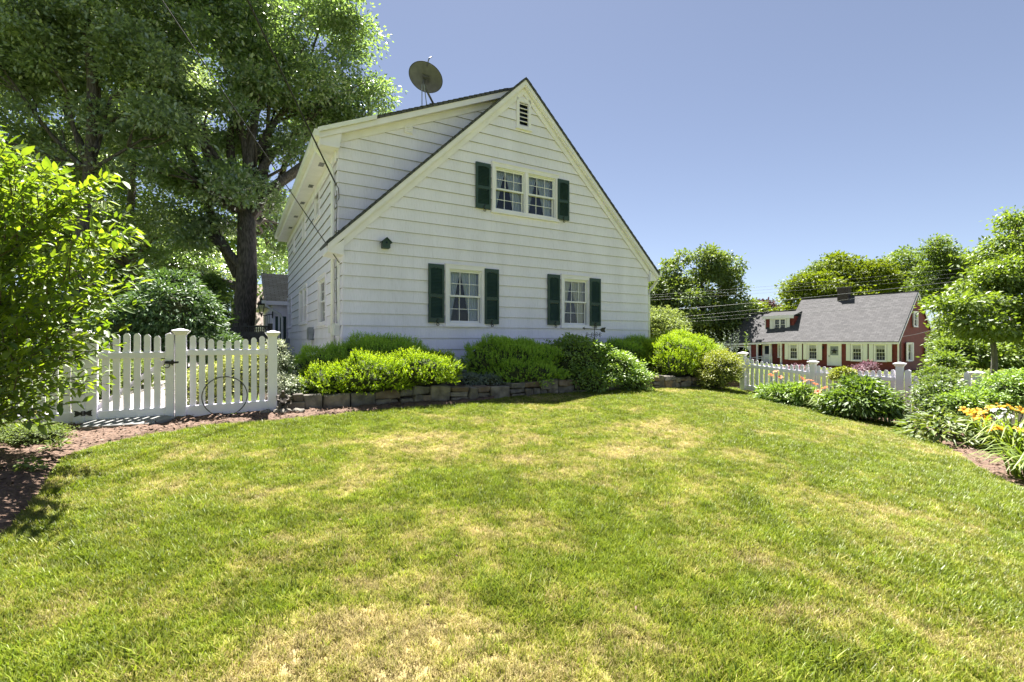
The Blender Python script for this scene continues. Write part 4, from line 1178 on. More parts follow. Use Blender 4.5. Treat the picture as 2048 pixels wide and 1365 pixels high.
# satellite dish on the dormer roof: back of the reflector towards us
def dish():
    D_ = 11.3
    c = at(850, 158, D_)
    base = at(862, 212, D_+0.15)
    t = empty('satellite_dish', (0, 0, 0), 0, 'grey satellite dish seen from behind on the dormer roof', 'satellite dish')
    t.location = base
    off = c - base
    R_ = 0.42
    # reflector: shallow bowl facing away, tilted up
    prof = [(0.001, 0.0), (0.10, 0.004), (0.2, 0.014), (0.3, 0.033), (0.385, 0.056), (0.40, 0.060), (0.403, 0.068), (0.385, 0.070), (0.3, 0.047), (0.2, 0.028), (0.1, 0.016), (0.001, 0.012)]
    mb = MB(); n = 40; b = 0
    for r_, z in prof:
        for k in range(n):
            a = 2*math.pi*k/n; mb.v.append((r_*math.cos(a)*1.0, r_*math.sin(a)*0.9, z))
    for i in range(len(prof)-1):
        for k in range(n):
            k2 = (k+1) % n; mb.f.append((i*n+k, i*n+k2, (i+1)*n+k2, (i+1)*n+k))
    d = Vector((0.16, 0.55, 0.81)).normalized()
    q = d.to_track_quat('Z', 'X')
    o = mb.build('reflector', M['dish'], t, off, None, smooth=True)
    right = Vector((0.95, 0.1, -0.38)); right = (right - d*right.dot(d)).normalized()
    up = d.cross(right)
    o.rotation_euler = Matrix((right, up, d)).transposed().to_euler()
    # rim
    mb = MB(); mb.tube([(0.403*math.cos(a*math.pi/30), 0.403*0.9*math.sin(a*math.pi/30), 0.064) for a in range(61)], 0.008, n=6, cap=False)
    mb.build('rim', M['iron'], o, smooth=True)
    # back bracket
    mb = MB(); mb.box(-0.085, 0.085, -0.10, 0.10, -0.035, -0.005); mb.tube([(-0.05, -0.06, -0.05), (-0.05, 0.07, -0.05)], 0.018, n=8); mb.tube([(0.05, -0.06, -0.05), (0.05, 0.07, -0.05)], 0.018, n=8); mb.box(-0.05, 0.05, -0.02, 0.02, -0.07, -0.035)
    mb.tube([(0.07*math.cos(a*math.pi/8), 0.085*math.sin(a*math.pi/8), -0.045) for a in range(17)], 0.008, n=5, cap=False)
    mb.build('bracket', M['arm'], o)
    k0 = off - d*0.06 + Vector((-0.02, 0, -0.10))
    k1 = Vector((0.07, 0.0, 0.02))
    mb = MB(); mb.tube([k0 + Vector((0, 0, 0.12)), k0, k0 + (k1-k0)*0.15, k1], 0.026, n=10); mb.build('mast', M['arm'], t, smooth=True)
    for (sx, tx) in ((-0.03, -0.20), (0.02, -0.08)):
        mb = MB(); mb.tube([k0 + Vector((sx, -0.03, -0.02)), Vector((tx, -0.08, -0.10))], 0.012, n=6); mb.build('strut', M['galv'], t)
    mb = MB(); mb.box(k1.x-0.09, k1.x+0.09, k1.y-0.1, k1.y+0.1, -0.02, 0.015); mb.build('foot', M['arm'], t)
    # feed arm on the far side
    mb = MB(); mb.tube([off + d*0.0 - up*0.3, off - up*0.42 + d*0.15, off - up*0.30 + d*0.45], 0.014, n=6); mb.build('feed_arm', M['arm'], t)
dish()

# lantern and bracket on the rear wing
def lantern():
    v_, z_ = lef(533, 606, -0.75)
    t = empty('wall_lantern', hw(-0.95, 11.0, 2.45), HROT, 'black carriage lantern hanging beside the rear wing roof', 'lantern')
    s = 1.0
    mb = MB()
    for k in range(4):
        a = math.pi/4 + k*math.pi/2
        mb.tube([(0.14*math.cos(a), 0.14*math.sin(a), 0.40), (0.07*math.cos(a), 0.07*math.sin(a), 0.06)], 0.012, n=5)
    for r_, z in ((0.10, 0.40), (0.05, 0.06)):
        mb.box(-r_-0.01, r_+0.01, -r_-0.01, r_+0.01, z-0.012, z+0.012)
    mb.build('cage', M['iron'], t)
    mb = MB(); mb.lathe([(0.16, 0.41), (0.10, 0.50), (0.05, 0.54), (0.055, 0.58), (0.03, 0.62), (0.012, 0.70)], 12); mb.build('hood', M['iron'], t)
    mb = MB(); mb.lathe([(0.03, 0.08), (0.045, 0.18), (0.035, 0.28), (0.01, 0.34)], 10); mb.build('chimney_glass', M['glass'], t)
    mb = MB(); mb.lathe([(0.05, 0.05), (0.03, 0.0), (0.015, -0.08)], 10); mb.build('finial', M['iron'], t)
    mb = MB(); mb.tube([(0, 0, 0.02), (0.12, 0.05, -0.03), (0.25, 0.12, 0.03), (0.40, 0.22, 0.05)], 0.018, n=6); mb.box(0.38, 0.41, 0.12, 0.32, -0.1, 0.16); mb.build('arm', M['iron'], t)
lantern()
def plant_bracket():
    t = empty('plant_bracket', hw(-0.62, 11.25, 1.95), HROT, 'black scroll bracket on the rear wing near the downspout', 'bracket')
    mb = MB(); mb.tube([(0, 0, 0), (-0.30, 0, 0.04)], 0.014, n=6); mb.tube([(0, 0, -0.25), (-0.06, 0, -0.12), (-0.16, 0, -0.03), (-0.2, 0, 0.02)], 0.012, n=6)
    mb.build('scroll', M['iron'], t)
    mb = MB(); mb.tube([(-0.30, 0, 0.04), (-0.30, 0, 0.22)], 0.012, n=6); mb.lathe([(0.0, 0.0), (0.05, 0.0), (0.035, -0.06), (0.01, -0.08)], 8, (-0.32, 0, -0.12)); mb.build('hook', M['iron'], t)
plant_bracket()

# weathervane among the shrubs
def vane():
    p = at(1189, 686, 10.35)
    t = empty('weathervane', p, math.radians(12), 'black iron weathervane with arrow on a rod above the shrub', 'weathervane')
    mb = MB(); mb.tube([(0, 0, -0.75), (0, 0, 0.42)], 0.008, n=6); mb.build('rod', M['iron'], t)
    mb = MB(); mb.tube([(-0.17, 0, 0.17), (0.13, 0, 0.17)], 0.006, n=5); mb.tube([(0.0, -0.12, 0.17), (0, 0.12, 0.17)], 0.006, n=5)
    for (x, y) in ((-0.17, 0), (0.13, 0), (0, -0.12), (0, 0.12)):
        for s2 in (0.022, -0.022):
            mb.tube([(x + 0.022*math.cos(a*math.pi/6), y, 0.17 + s2 + 0.022*math.sin(a*math.pi/6)) for a in range(11)], 0.006, n=5)
    mb.build('direction_arms', M['iron'], t)
    mb = MB(); mb.tube([(-0.24, 0, 0.31), (0.16, 0, 0.28)], 0.007, n=5)
    mb.prism([(-0.28, 0.315), (-0.22, 0.345), (-0.235, 0.312), (-0.22, 0.28)], -0.004, 0.004)
    mb.prism([(0.12, 0.283), (0.17, 0.325), (0.26, 0.335), (0.235, 0.28), (0.25, 0.225), (0.165, 0.235)], -0.004, 0.004)
    mb.build('arrow', M['iron'], t)
vane()

# ------------------------------------------------------------------ red house across the street
RZ = math.atan2(ra.y, ra.x)
ZR0, ZRE = -1.06, 1.45                     # ground, eave
RL = 9.6; RD = 7.8
red = empty('red_house', (RC.x, RC.y, 0), RZ, 'dark red clapboard cape house with grey roof, white shutters and brick chimney', 'house')
# frame: x along the front away from us, y towards the front (b negative is in front), so y_local = -b
def clap_wall(mb, x0, x1, yf, z0, z1, xf=None):
    """stepped clapboards facing +y (front) between heights"""
    n = max(1, int(round((z1-z0)/0.115))); d = (z1-z0)/n
    for i in range(n):
        a, b = z0+i*d, z0+(i+1)*d
        mb.hexa([(x0, yf-0.05, a), (x1, yf-0.05, a), (x1, yf+0.022, a), (x0, yf+0.022, a)],
                [(x0, yf-0.05, b), (x1, yf-0.05, b), (x1, yf+0.004, b), (x0, yf+0.004, b)])
# note: +y local = (-sin, cos) of RZ; front looks to -b, which is local +y
rs, rp = math.sin(RZ), math.cos(RZ)
mb = MB(); clap_wall(mb, 0, RL, 0, ZR0, ZRE-0.12); o = mb.build('front_wall', M['red'], red)
mb = MB()
def gable_clap(mb, z0, z1, lo, hi):
    n = int(round((z1-z0)/0.115)); d = (z1-z0)/n
    for i in range(n):
        a, b = z0+i*d, z0+(i+1)*d
        (a0, a1), (b0, b1) = lo(a), lo(b)
        mb.hexa([(-0.022, a0, a), (0.05, a0, a), (0.05, a1, a), (-0.022, a1, a)], [(-0.004, b0, b), (0.05, b0, b), (0.05, b1, b), (-0.004, b1, b)])
RIDR = 4.25
def glim(z):
    if z <= ZRE: return (-RD, 0.0)
    t = min(1.0, (z-ZRE)/(RIDR)); return (-RD + RD/2*t, -RD/2*t)
gable_clap(mb, ZR0, ZRE + RIDR - 0.1, glim, None)
mb.build('gable_wall', M['red'], red)
mb = MB(); mb.prism([(0.1, ZR0), (RL-0.1, ZR0), (RL-0.1, ZRE), (0.1, ZRE)], -RD, -0.1)
mb.build('dark_core', M['dark'], red)  # solid dark core added inside, hidden behind the clapboards
def sheet(name, a, b, c, d, th, m, parent, nrm):
    """thick roof sheet a-b (eave) to d-c (ridge)"""
    a, b, c, d = map(Vector, (a, b, c, d)); nv = (b-a).cross(d-a).normalized()
    if nv.z < 0: nv = -nv
    mb = MB(); mb.hexa([a, b, c, d], [p + nv*th for p in (a, b, c, d)])
    o = mb.build(name, m, parent); uv_plane(o.data, tuple((b-a).normalized()), tuple((d-a).normalized())); return o
ZRT = ZRE + RIDR
sheet('roof', (-0.12, 0.28, ZRE-0.12), (RL, 0.28, ZRE-0.12), (RL, -RD/2, ZRT), (-0.12, -RD/2, ZRT), 0.12, M['roof_grey'], red, 1)
sheet('roof', (-0.12, -RD-0.25, ZRE-0.12), (RL, -RD-0.25, ZRE-0.12), (RL, -RD/2, ZRT+0.01), (-0.12, -RD/2, ZRT+0.01), 0.12, M['roof_grey'], red, 1)
mb = MB(); mb.prism([(-0.14, ZRT+0.06), (RL, ZRT+0.06), (RL, ZRT+0.16), (-0.14, ZRT+0.16)], -RD/2-0.12, -RD/2+0.12); mb.build('ridge_cap', M['roof_dark'], red)
mb = MB(); mb.box(-0.14, RL, 0.22, 0.30, ZRE-0.26, ZRE-0.10); mb.box(-0.10, RL, 0.0, 0.22, ZRE-0.20, ZRE-0.16); mb.build('eave_trim', M['trim'], red)
mb = MB()
for sg, y0, y1, za, zb2 in ((1, 0.28, -RD/2, ZRE-0.12, ZRT), (1, -RD-0.25, -RD/2, ZRE-0.12, ZRT)):
    mb.hexa([(-0.15, y0, za-0.16), (-0.11, y0, za-0.16), (-0.11, y1, zb2-0.16), (-0.15, y1, zb2-0.16)], [(-0.15, y0, za+0.02), (-0.11, y0, za+0.02), (-0.11, y1, zb2+0.02), (-0.15, y1, zb2+0.02)])
mb.build('rake_board', M['trim'], red)
mb = MB(); mb.box(-0.035, 0.06, -0.06, 0.035, ZR0, ZRE-0.1); mb.build('corner_board', M['trim'], red)
# chimney
cs = 5.6
chm = MB(); chm.box(cs-0.47, cs+0.47, -RD/2-0.1, -RD/2+0.50, ZRT-1.6, ZRT+0.86); ch = chm.build('chimney', M['brickdark'], red)
mb = MB(); mb.box(cs-0.53, cs+0.53, -RD/2-0.16, -RD/2+0.56, ZRT+0.86, ZRT+0.97); mb.build('chimney_crown', M['greywood'], ch)
mb = MB(); mb.box(cs-0.55, cs+0.2, -RD/2+0.45, -RD/2+0.6, ZRT-0.78, ZRT-0.58); mb.build('flashing', M['lead'], ch)

def rwin(parent, loc, rot, w, h, shutters=0.42, cols=3, rows=2, shut_h=None):
    """window facing local -y; then rotated"""
    win, _ = window(parent, loc, rot, w, h, 1, cols, rows, 0.11)
    if shutters:
        for x in (-shutters-0.03, w+0.03):
            mb = MB(); mb.box(x, x+shutters, -0.06, -0.02, 0, h)
            for a, b in ((0.07, h*0.46), (h*0.54, h-0.07)):
                mb.box(x+0.06, x+shutters-0.06, -0.075, -0.0595, a, b)
            mb.build('shutter', M['sash'], win)
    mb = MB(); mb.box(0.1, w-0.1, 0.087, 0.089, h*0.68, h-0.1); mb.build('blind', M['sash'], win)
    mb = MB(); mb.box(0.08, w-0.08, 0.092, 0.096, 0.06, h-0.08); mb.build('backing', M['dark'], win)
    return win
def spx(px, off=0.0):                       # photograph column -> distance along the front
    r_ = (px-CX)/FOC
    X0, Y0 = RC.x + rb.x*off, RC.y + rb.y*off
    return (r_*Y0 - X0)/(ra.x - r_*ra.y)
back = (0, 0, math.pi)
def front_window(pxl, pxr, yt, yb, shut=True):
    s1, s0 = spx(pxl), spx(pxr)
    Y = RC.y + ra.y*(s0+s1)/2
    zt = CAM_H + (CY-yt)/FOC*Y; zb_ = CAM_H + (CY-yb)/FOC*Y
    zt = min(zt, ZRE-0.22)
    rwin(red, (s1, 0.125, zb_), back, s1-s0, zt-zb_, 0.33 if shut else 0)
Zx = lambda z: 1420 + z/4.267
Zy = lambda z: 540 + z/4.267
front_window(Zx(1405), Zx(1515), Zy(620), Zy(782))
front_window(Zx(1208), Zx(1310), Zy(620), Zy(778))
front_window(Zx(838), Zx(928), Zy(625), Zy(768))
front_window(Zx(678), Zx(760), Zy(625), Zy(766))
# front door with a star
s1, s0 = spx(Zx(1003)), spx(Zx(1125))
zt, zb_ = ZRE-0.2, ZR0+0.25
door = MB(); w = s1-s0
door.box(s0, s0+0.13, 0.02, 0.09, zb_, zt); door.box(s1-0.13, s1, 0.02, 0.09, zb_, zt); door.box(s0+0.13, s1-0.13, 0.02, 0.088, zt-0.13, zt)
dr = door.build('front_door', M['trim'], red)
mb = MB(); a, b = s0+0.135, s1-0.135
mb.box(a, a+0.12, 0.03, 0.07, zb_, zt-0.135); mb.box(b-0.12, b, 0.03, 0.07, zb_, zt-0.135)
zm = zb_ + (zt-zb_)*0.44
mb.box(a+0.12, b-0.12, 0.031, 0.069, zb_, zb_+0.16); mb.box(a+0.12, b-0.12, 0.031, 0.069, zm-0.05, zm+0.05); mb.box(a+0.12, b-0.12, 0.031, 0.069, zt-0.28, zt-0.135)
mb.build('storm_frame', M['sash'], dr)
mb = MB(); mb.box(a+0.12, b-0.12, 0.035, 0.045, zb_+0.16, zm-0.05); mb.build('lower_panel', M['trim'], dr)
mb = MB(); mb.box(a+0.12, b-0.12, 0.022, 0.028, zm+0.05, zt-0.28); mb.build('upper_panel', M['galv'], dr)
mb = MB(); mb.box(b-0.05, b-0.02, 0.07, 0.11, zm-0.12, zm+0.04); mb.build('handle', M['iron'], dr)
star = MB(); cxs, czs = (a+b)/2, zm + 0.05 + (zt-0.28-zm-0.05)*0.45
pts = []
for i in range(10):
    an = math.pi/2 + i*math.pi/5; rr = 0.29 if i % 2 == 0 else 0.125
    pts.append((cxs + rr*math.cos(an), czs + rr*math.sin(an)))
n = 10
vs = [(p[0], 0.05, p[1]) for p in pts] + [(cxs, 0.09, czs), (cxs, 0.04, czs)]
vs = [(p[0], p[1]+0.05, p[2]) for p in vs]
star.add(vs, [(i, (i+1) % 10, 10) for i in range(10)] + [((i+1) % 10, i, 11) for i in range(10)])
so = star.build('star_ornament', M['iron'])
so.location = (RC.x, RC.y, 0); so.rotation_euler = (0, 0, RZ)
tag(so, 'black five pointed barn star hung on the white front door', 'ornament')
# lights beside doors
for px, off in ((Zx(968), 0), ):
    s = spx(px); mb = MB(); mb.box(s-0.07, s+0.07, 0.0, 0.03, 0.75, 0.95); mb.box(s-0.05, s+0.05, 0.03, 0.13, 0.72, 0.92); mb.build('porch_light', M['iron'], red)
    mb = MB(); mb.box(s+0.10, s+0.22, 0.022, 0.05, 0.75, 0.97); mb.build('house_plate', M['sash'], red)
# right gable windows (facing -x)
def gx_(px, off=0.0):                       # along the gable plane, depth behind the front corner
    r_ = (px-CX)/FOC
    return (RC.x - r_*RC.y)/(r_*rb.y - rb.x)
def gable_win(pxl, pxr, yt, yb, sh=0.0):
    b0, b1 = gx_(pxl), gx_(pxr)
    Y = RC.y + rb.y*(b0+b1)/2
    zt = CAM_H + (CY-yt)/FOC*Y; zb_ = CAM_H + (CY-yb)/FOC*Y
    rwin(red, (-0.125, -b0, zb_), (0, 0, -math.pi/2), b1-b0, zt-zb_, sh, 2, 2)
gable_win(Zx(1720), Zx(1757), Zy(357), Zy(487))
gable_win(Zx(1668), Zx(1706), Zy(622), Zy(778), 0.28)
gable_win(Zx(1832), Zx(1868), Zy(622), Zy(760), 0.28)
b0 = gx_(Zx(1770)); Yv = RC.y + rb.y*b0
mb = MB(); zc = CAM_H + (CY-Zy(262))/FOC*Yv; mb.box(-0.06, -0.02, -b0-0.2, -b0+0.05, zc-0.28, zc+0.28); mb.build('gable_vent', M['trim'], red)
mb = MB(); mb.tube([(-0.06, -0.35, ZRE+0.35), (-0.06, -0.30, ZRE-0.4), (-0.05, -0.32, ZR0+0.4)], 0.03, n=6); mb.build('service_cable', M['palewire'], red)

# lower wing on the left with dormer, entry and garage
WL = spx(1455, 0.3)
xw = RL
ZW = ZRE + 3.1
wd = 5.6
sheet('wing_roof', (xw-0.05, 0.20, ZRE-0.10), (WL, 0.20, ZRE-0.32), (WL-0.9, -wd/2, ZW-0.25), (xw-0.05, -wd/2, ZW), 0.10, M['roof_grey'], red, 1)
sheet('wing_roof', (xw-0.05, -wd-0.2, ZRE-0.12), (WL, -wd-0.2, ZRE-0.12), (WL-0.9, -wd/2, ZW-0.24), (xw-0.05, -wd/2, ZW+0.01), 0.10, M['roof_grey'], red, 1)
mb = MB(); mb.box(xw, WL-0.9, -wd/2-0.1, -wd/2+0.1, ZW-0.08, ZW+0.12); mb.build('ridge_cap', M['roof_dark'], red)
mb = MB(); mb.hexa([(xw, 0.14, ZRE-0.26), (WL, 0.14, ZRE-0.5), (WL, 0.24, ZRE-0.5), (xw, 0.24, ZRE-0.26)], [(xw, 0.14, ZRE-0.08), (WL, 0.14, ZRE-0.30), (WL, 0.24, ZRE-0.30), (xw, 0.24, ZRE-0.08)]); mb.build('eave_trim', M['trim'], red)
se = spx(Zx(415)); sg0, sg1 = spx(Zx(350)), spx(Zx(175))
mb = MB(); clap_wall(mb, xw, se, -0.5, ZR0, ZRE-0.2); mb.build('entry_wall', M['red'], red)
mb = MB(); clap_wall(mb, se, sg0, -0.02, ZR0, ZRE-0.3); clap_wall(mb, sg1, WL-0.1, -0.02, ZR0, ZRE-0.4); clap_wall(mb, sg0, sg1, -0.02, ZRE-0.62, ZRE-0.36); mb.build('garage_wall', M['red'], red)
mb = MB(); mb.box(WL-0.14, WL-0.10, -wd, -0.02, ZR0, ZRE-0.35); mb.build('end_wall', M['red'], red)
mb = MB(); mb.box(sg0, sg1, -2.6, -2.5, ZR0, ZRE-0.4); mb.box(sg0-0.02, sg0, -2.5, -0.1, ZR0, ZRE-0.4); mb.box(sg1, sg1+0.02, -2.5, -0.1, ZR0, ZRE-0.4); mb.build('garage_opening', M['dark'], red)
mb = MB(); mb.box(sg0-0.02, sg0+0.14, 0.0, 0.06, ZR0, ZRE-0.45); mb.box(sg1-0.14, sg1+0.02, 0.0, 0.06, ZR0, ZRE-0.5); mb.box(sg0+0.14, sg1-0.14, 0.0, 0.058, ZRE-0.66, ZRE-0.52)
for sx, sgn in ((sg0+0.14, 1), (sg1-0.14, -1)):
    mb.prism([(sx, ZRE-0.66), (sx+sgn*0.5, ZRE-0.66), (sx, ZRE-1.05)], 0.005, 0.055)
mb.build('garage_trim', M['trim'], red)
# entry: door, side window, porch posts and rail
s1, s0 = spx(Zx(440)), spx(Zx(500))
mb = MB(); mb.box(s0-0.12, s0, -0.46, -0.38, ZR0+0.3, ZRE-0.25); mb.box(s1, s1+0.12, -0.46, -0.38, ZR0+0.3, ZRE-0.25); mb.box(s0-0.12, s1+0.12, -0.461, -0.381, ZRE-0.38, ZRE-0.25); mb.box(s0, s1, -0.45, -0.41, ZR0+0.3, ZRE-0.38)
ed = mb.build('entry_door', M['trim'], red)
mb = MB(); mb.box(s0+0.12, s1-0.12, -0.41, -0.40, ZR0+1.15, ZRE-0.5); mb.build('door_glass', M['dark'], ed)
s1, s0 = spx(Zx(562)), spx(Zx(606))
rwin(red, (s1, -0.37, ZR0+0.85), back, s1-s0, ZRE-0.28-ZR0-0.85, 0, 2, 2)
for px in (Zx(408), Zx(518), Zx(612)):
    s = spx(px); mb = MB(); mb.box(s-0.07, s+0.07, 0.02, 0.16, ZR0, ZRE-0.2); mb.build('porch_post', M['trim'], red)
mb = MB()
for zz in (ZR0+0.75, ZR0+0.95):
    mb.tube([(spx(Zx(365)), 0.5, zz-0.25), (spx(Zx(460)), 0.35, zz)], 0.03, n=5); mb.tube([(spx(Zx(480)), 0.35, zz), (spx(Zx(545)), 0.35, zz)], 0.03, n=5)
for px in (365, 460, 483, 545): mb.tube([(spx(Zx(px)), 0.35, ZR0), (spx(Zx(px)), 0.35, ZR0+0.95)], 0.03, n=5)
mb.build('porch_rail', M['sash'], red)
# dormer
s1, s0 = spx(Zx(478), 1.2), spx(Zx(718), 1.2)
Yd = RC.y + ra.y*(s0+s1)/2 + rb.y*1.2
zd1 = CAM_H + (CY-Zy(400))/FOC*Yd; zd0 = CAM_H + (CY-Zy(522))/FOC*Yd
mb = MB(); clap_wall(mb, s0, s1, -1.2, zd0-0.3, zd1); mb.box(s1-0.05, s1+0.04, -1.24, -1.14, zd0-0.3, zd1); mb.build('dormer_wall', M['red'], red)
mb = MB(); mb.box(s1-0.1, s1, -3.0, -1.25, zd0-0.5, zd1); mb.box(s0, s0+0.1, -3.0, -1.25, zd0-0.5, zd1); mb.build('dormer_cheek', M['red'], red)
mb = MB(); mb.hexa([(s0-0.1, -0.95, zd1-0.05), (s1+0.25, -0.95, zd1-0.05), (s1+0.25, -wd/2, zd1+0.5), (s0-0.1, -wd/2, zd1+0.5)], [(s0-0.1, -0.95, zd1+0.08), (s1+0.25, -0.95, zd1+0.08), (s1+0.25, -wd/2, zd1+0.62), (s0-0.1, -wd/2, zd1+0.62)]); mb.build('dormer_roof', M['roof_grey'], red)
mb = MB(); mb.box(s0-0.1, s1+0.26, -0.95, -0.90, zd1-0.22, zd1+0.10); mb.box(s1-0.03, s1+0.06, -1.2, -1.1, zd0-0.3, zd1-0.05); mb.build('dormer_trim', M['trim'], red)
a1, a0 = spx(Zx(548), 1.2), spx(Zx(657), 1.2)
win, _ = window(red, (a1, -1.07, zd0+0.02), back, a1-a0, (zd1-zd0)*0.88, 2, 2, 2, 0.10, plain=False)
mb = MB(); mb.box(0.05, a1-a0-0.05, 0.092, 0.096, 0.05, (zd1-zd0)*0.85); mb.build('backing', M['dark'], win)
for x in (-0.36, a1-a0+0.04):
    mb = MB(); mb.box(x, x+0.32, -0.05, -0.01, 0.0, (zd1-zd0)*0.88); mb.build('shutter', M['sash'], win)

# ------------------------------------------------------------------ neighbour behind the trees, lattice fence
nb = empty('tan_roofed_house', (0, 0, 0), 0, 'neighbouring house with steep tan shingle roof behind the big oak', 'house')
A = at(462, 652, 33); B = at(548, 652, 33); C_ = at(548, 566, 36); D_ = at(505, 570, 36); E_ = at(503, 602, 34.8); F_ = at(462, 602, 34.8)
def thick(name, pts, m, dy=0.15):
    mb = MB(); n = len(pts); d = Vector((0.0, 0.6, -0.5))*dy
    mb.add([*pts, *[p + d for p in pts]], [tuple(range(n)), tuple(range(2*n-1, n-1, -1))] + [(i, i+n, (i+1) % n + n, (i+1) % n) for i in range(n)])
    o = mb.build(name, m, nb); uv_plane(o.data, (1, 0, 0), (0, 0.66, 0.75)); return o
thick('roof', [A, B, C_, D_, E_, F_], M['roof_tan'])
wz = A.z
mb = MB(); mb.box(A.x-1.5, B.x+1.5, 33.3, 39, -0.2, wz-0.02); mb.build('wall', M['siding'], nb)
mb = MB(); mb.box(A.x-0.2, B.x+0.2, 32.85, 33.0, wz-0.22, wz+0.02); mb.build('eave_trim', M['trim'], nb)
p0 = at(536, 640, 30); 
mb = MB(); mb.box(p0.x-0.30, p0.x+0.30, 30.0, 30.4, -0.2, p0.z+0.9); dm = mb.build('gable_bay', M['trim'], nb)
mb = MB(); mb.box(p0.x-0.18, p0.x-0.03, 29.97, 30.0, p0.z-0.5, p0.z+0.55); mb.box(p0.x+0.03, p0.x+0.18, 29.97, 30.0, p0.z-0.5, p0.z+0.55); mb.build('window', M['dark'], dm)

def lattice():
    Y = 17.0
    a, b = at(440, 668, Y), at(538, 668, Y)
    t = empty('lattice_fence', (a.x, Y, 0), 0, 'weathered grey board fence with square lattice top below the oak', 'fence')
    L = b.x-a.x; z0 = gz(a.x, Y); zt = at(0, 653, Y).z; zl = at(0, 664, Y).z; zc = at(0, 671, Y).z
    mb = MB(); mb.box(0, L, -0.04, 0.04, zt-0.03, zt+0.02); mb.box(0, L, -0.04, 0.04, zl-0.04, zl); mb.box(-0.06, L, -0.06, 0.06, zc-0.05, zc+0.08); mb.build('rail', M['greywood'], t)
    sl = MB().box(-0.012, 0.012, -0.012, 0.012, zl, zt-0.03).mesh('slat', M['greywood'])
    n = int(L/0.075)
    for i in range(n): link('slat', sl, t, (0.04 + L*i/n, 0, 0))
    mb = MB(); mb.box(0, L, -0.011, 0.011, (zl+zt)/2-0.012, (zl+zt)/2+0.012); mb.build('lattice_rail', M['greywood'], t)
    bo = MB().box(-0.068, 0.068, -0.02, 0.02, z0-0.1, zc-0.05).mesh('board', M['greywood'])
    n = int(L/0.142)
    for i in range(n): link('board', bo, t, (0.07 + 0.142*i, 0, 0))
    for x in (0, L*0.5, L):
        mb = MB(); mb.box(x-0.06, x+0.06, 0.041, 0.14, z0-0.1, zt+0.1); mb.build('post', M['greywood'], t)
lattice()

# ------------------------------------------------------------------ utility pole and wires
pp = at(2029, 690, 24)
zt = at(2029, 452, 24).z
up = empty('utility_pole', (pp.x, pp.y, 0), 0, 'weathered wooden utility pole rising behind the dogwood', 'utility pole')
mb = MB(); mb.tube([(0, 0, gz(pp.x, pp.y)-0.2), (0, 0, 2), (0.02, 0, zt)], [0.17, 0.165, 0.14], n=14); mb.build('shaft', M['pole'], up, smooth=True)
mb = MB(); mb.box(-1.1, 1.1, -0.05, 0.05, zt-1.6, zt-1.48); mb.build('crossarm', M['pole'], up)
for x in (-1.0, -0.5, 0.5, 1.0):
    mb = MB(); mb.lathe([(0.03, 0), (0.05, 0.04), (0.03, 0.08), (0.05, 0.12), (0.02, 0.16)], 8, (x, 0, zt-1.48)); mb.build('insulator', M['galv'], up)

def wire(name, p0, p1, sag, r_, m, label, group=None, n=28):
    pts = []
    for i in range(n):
        t = i/(n-1); p = p0.lerp(p1, t); p.z -= sag*4*t*(1-t); pts.append(p)
    mb = MB(); mb.tube(pts, r_, n=6)
    o = mb.build(name, m, None, smooth=True)
    return tag(o, label, 'wire', group)
# street lines: from the pole away to the left behind the white house
lines = [((1308, 612), (2010, 551), 0.028, 'thickest pale cable strung just above the chimney of the red house'),
         ((1320, 582), (2010, 528), 0.012, 'highest thin wire crossing the sky between maple and yellow-green tree'),
         ((1315, 587), (2010, 538), 0.012, 'second highest thin wire crossing the sky beside the maple'),
         ((1322, 592), (2010, 546), 0.012, 'third thin wire from the top crossing the sky beside the maple'),
         ((1360, 627), (2010, 560), 0.016, 'cable crossing the maple just below the thickest pale cable'),
         ((1370, 632), (2010, 572), 0.012, 'thin cable crossing the maple, second from the bottom'),
         ((1370, 637), (2010, 590), 0.012, 'lowest thin cable crossing the dark maple')]
for a, b, r_, lb_ in lines:
    q1 = at(b[0], b[1], 24.5); r_ = r_*0.5; q0 = at(a[0], a[1], 31)
    d = (q0 - q1); q0 = q0 + d*0.6
    wire('overhead_wire', q0, q1, 0.35 if r_ > 0.013 else 0.25, r_, M['palewire'], lb_, 'overhead wires along the street')
# service drop to the red house
wire('service_wire', rw(0.05, 0.4, ZRE+0.35), at(1985, 610, 24.5), 0.3, 0.012, M['palewire'], 'thin wire running from the red gable into the dogwood')
# drops to the white house corner
zt_ = 4.72
A2 = hw(-0.07, 0.45, at(0, 367, 9.8).z)
B2 = at(508, 0, 7.3)
wire('service_wire', A2, A2 + (B2-A2)*4.4, 0.3, 0.016, M['cable'], 'black service cable reaching the upper corner of the dormer', None, 40)
A1 = hw(-0.05, 0.10, at(0, 526, 9.45).z)
B1 = at(342, 0, 7.0)
wire('service_wire', A1, A1 + (B1-A1)*3.6, 0.25, 0.008, M['cable'], 'thin service cable reaching the lower front corner of the house', None, 40)
mb = MB(); mb.tube([A2, A2 + Vector((0.05, 0.05, -0.10)), A2 + Vector((0.06, 0.06, -0.30)), A2 + Vector((0.0, 0.05, -0.42)), A2 + Vector((-0.02, 0.06, -0.30))], 0.009, n=5)
tag(mb.build('drip_loop', M['cable'], None, smooth=True), 'black drip loop hanging at the upper end of the service cable', 'wire')

# ------------------------------------------------------------------ foliage tools
def unit(a): return a / np.maximum(np.linalg.norm(a, axis=-1, keepdims=True), 1e-9)

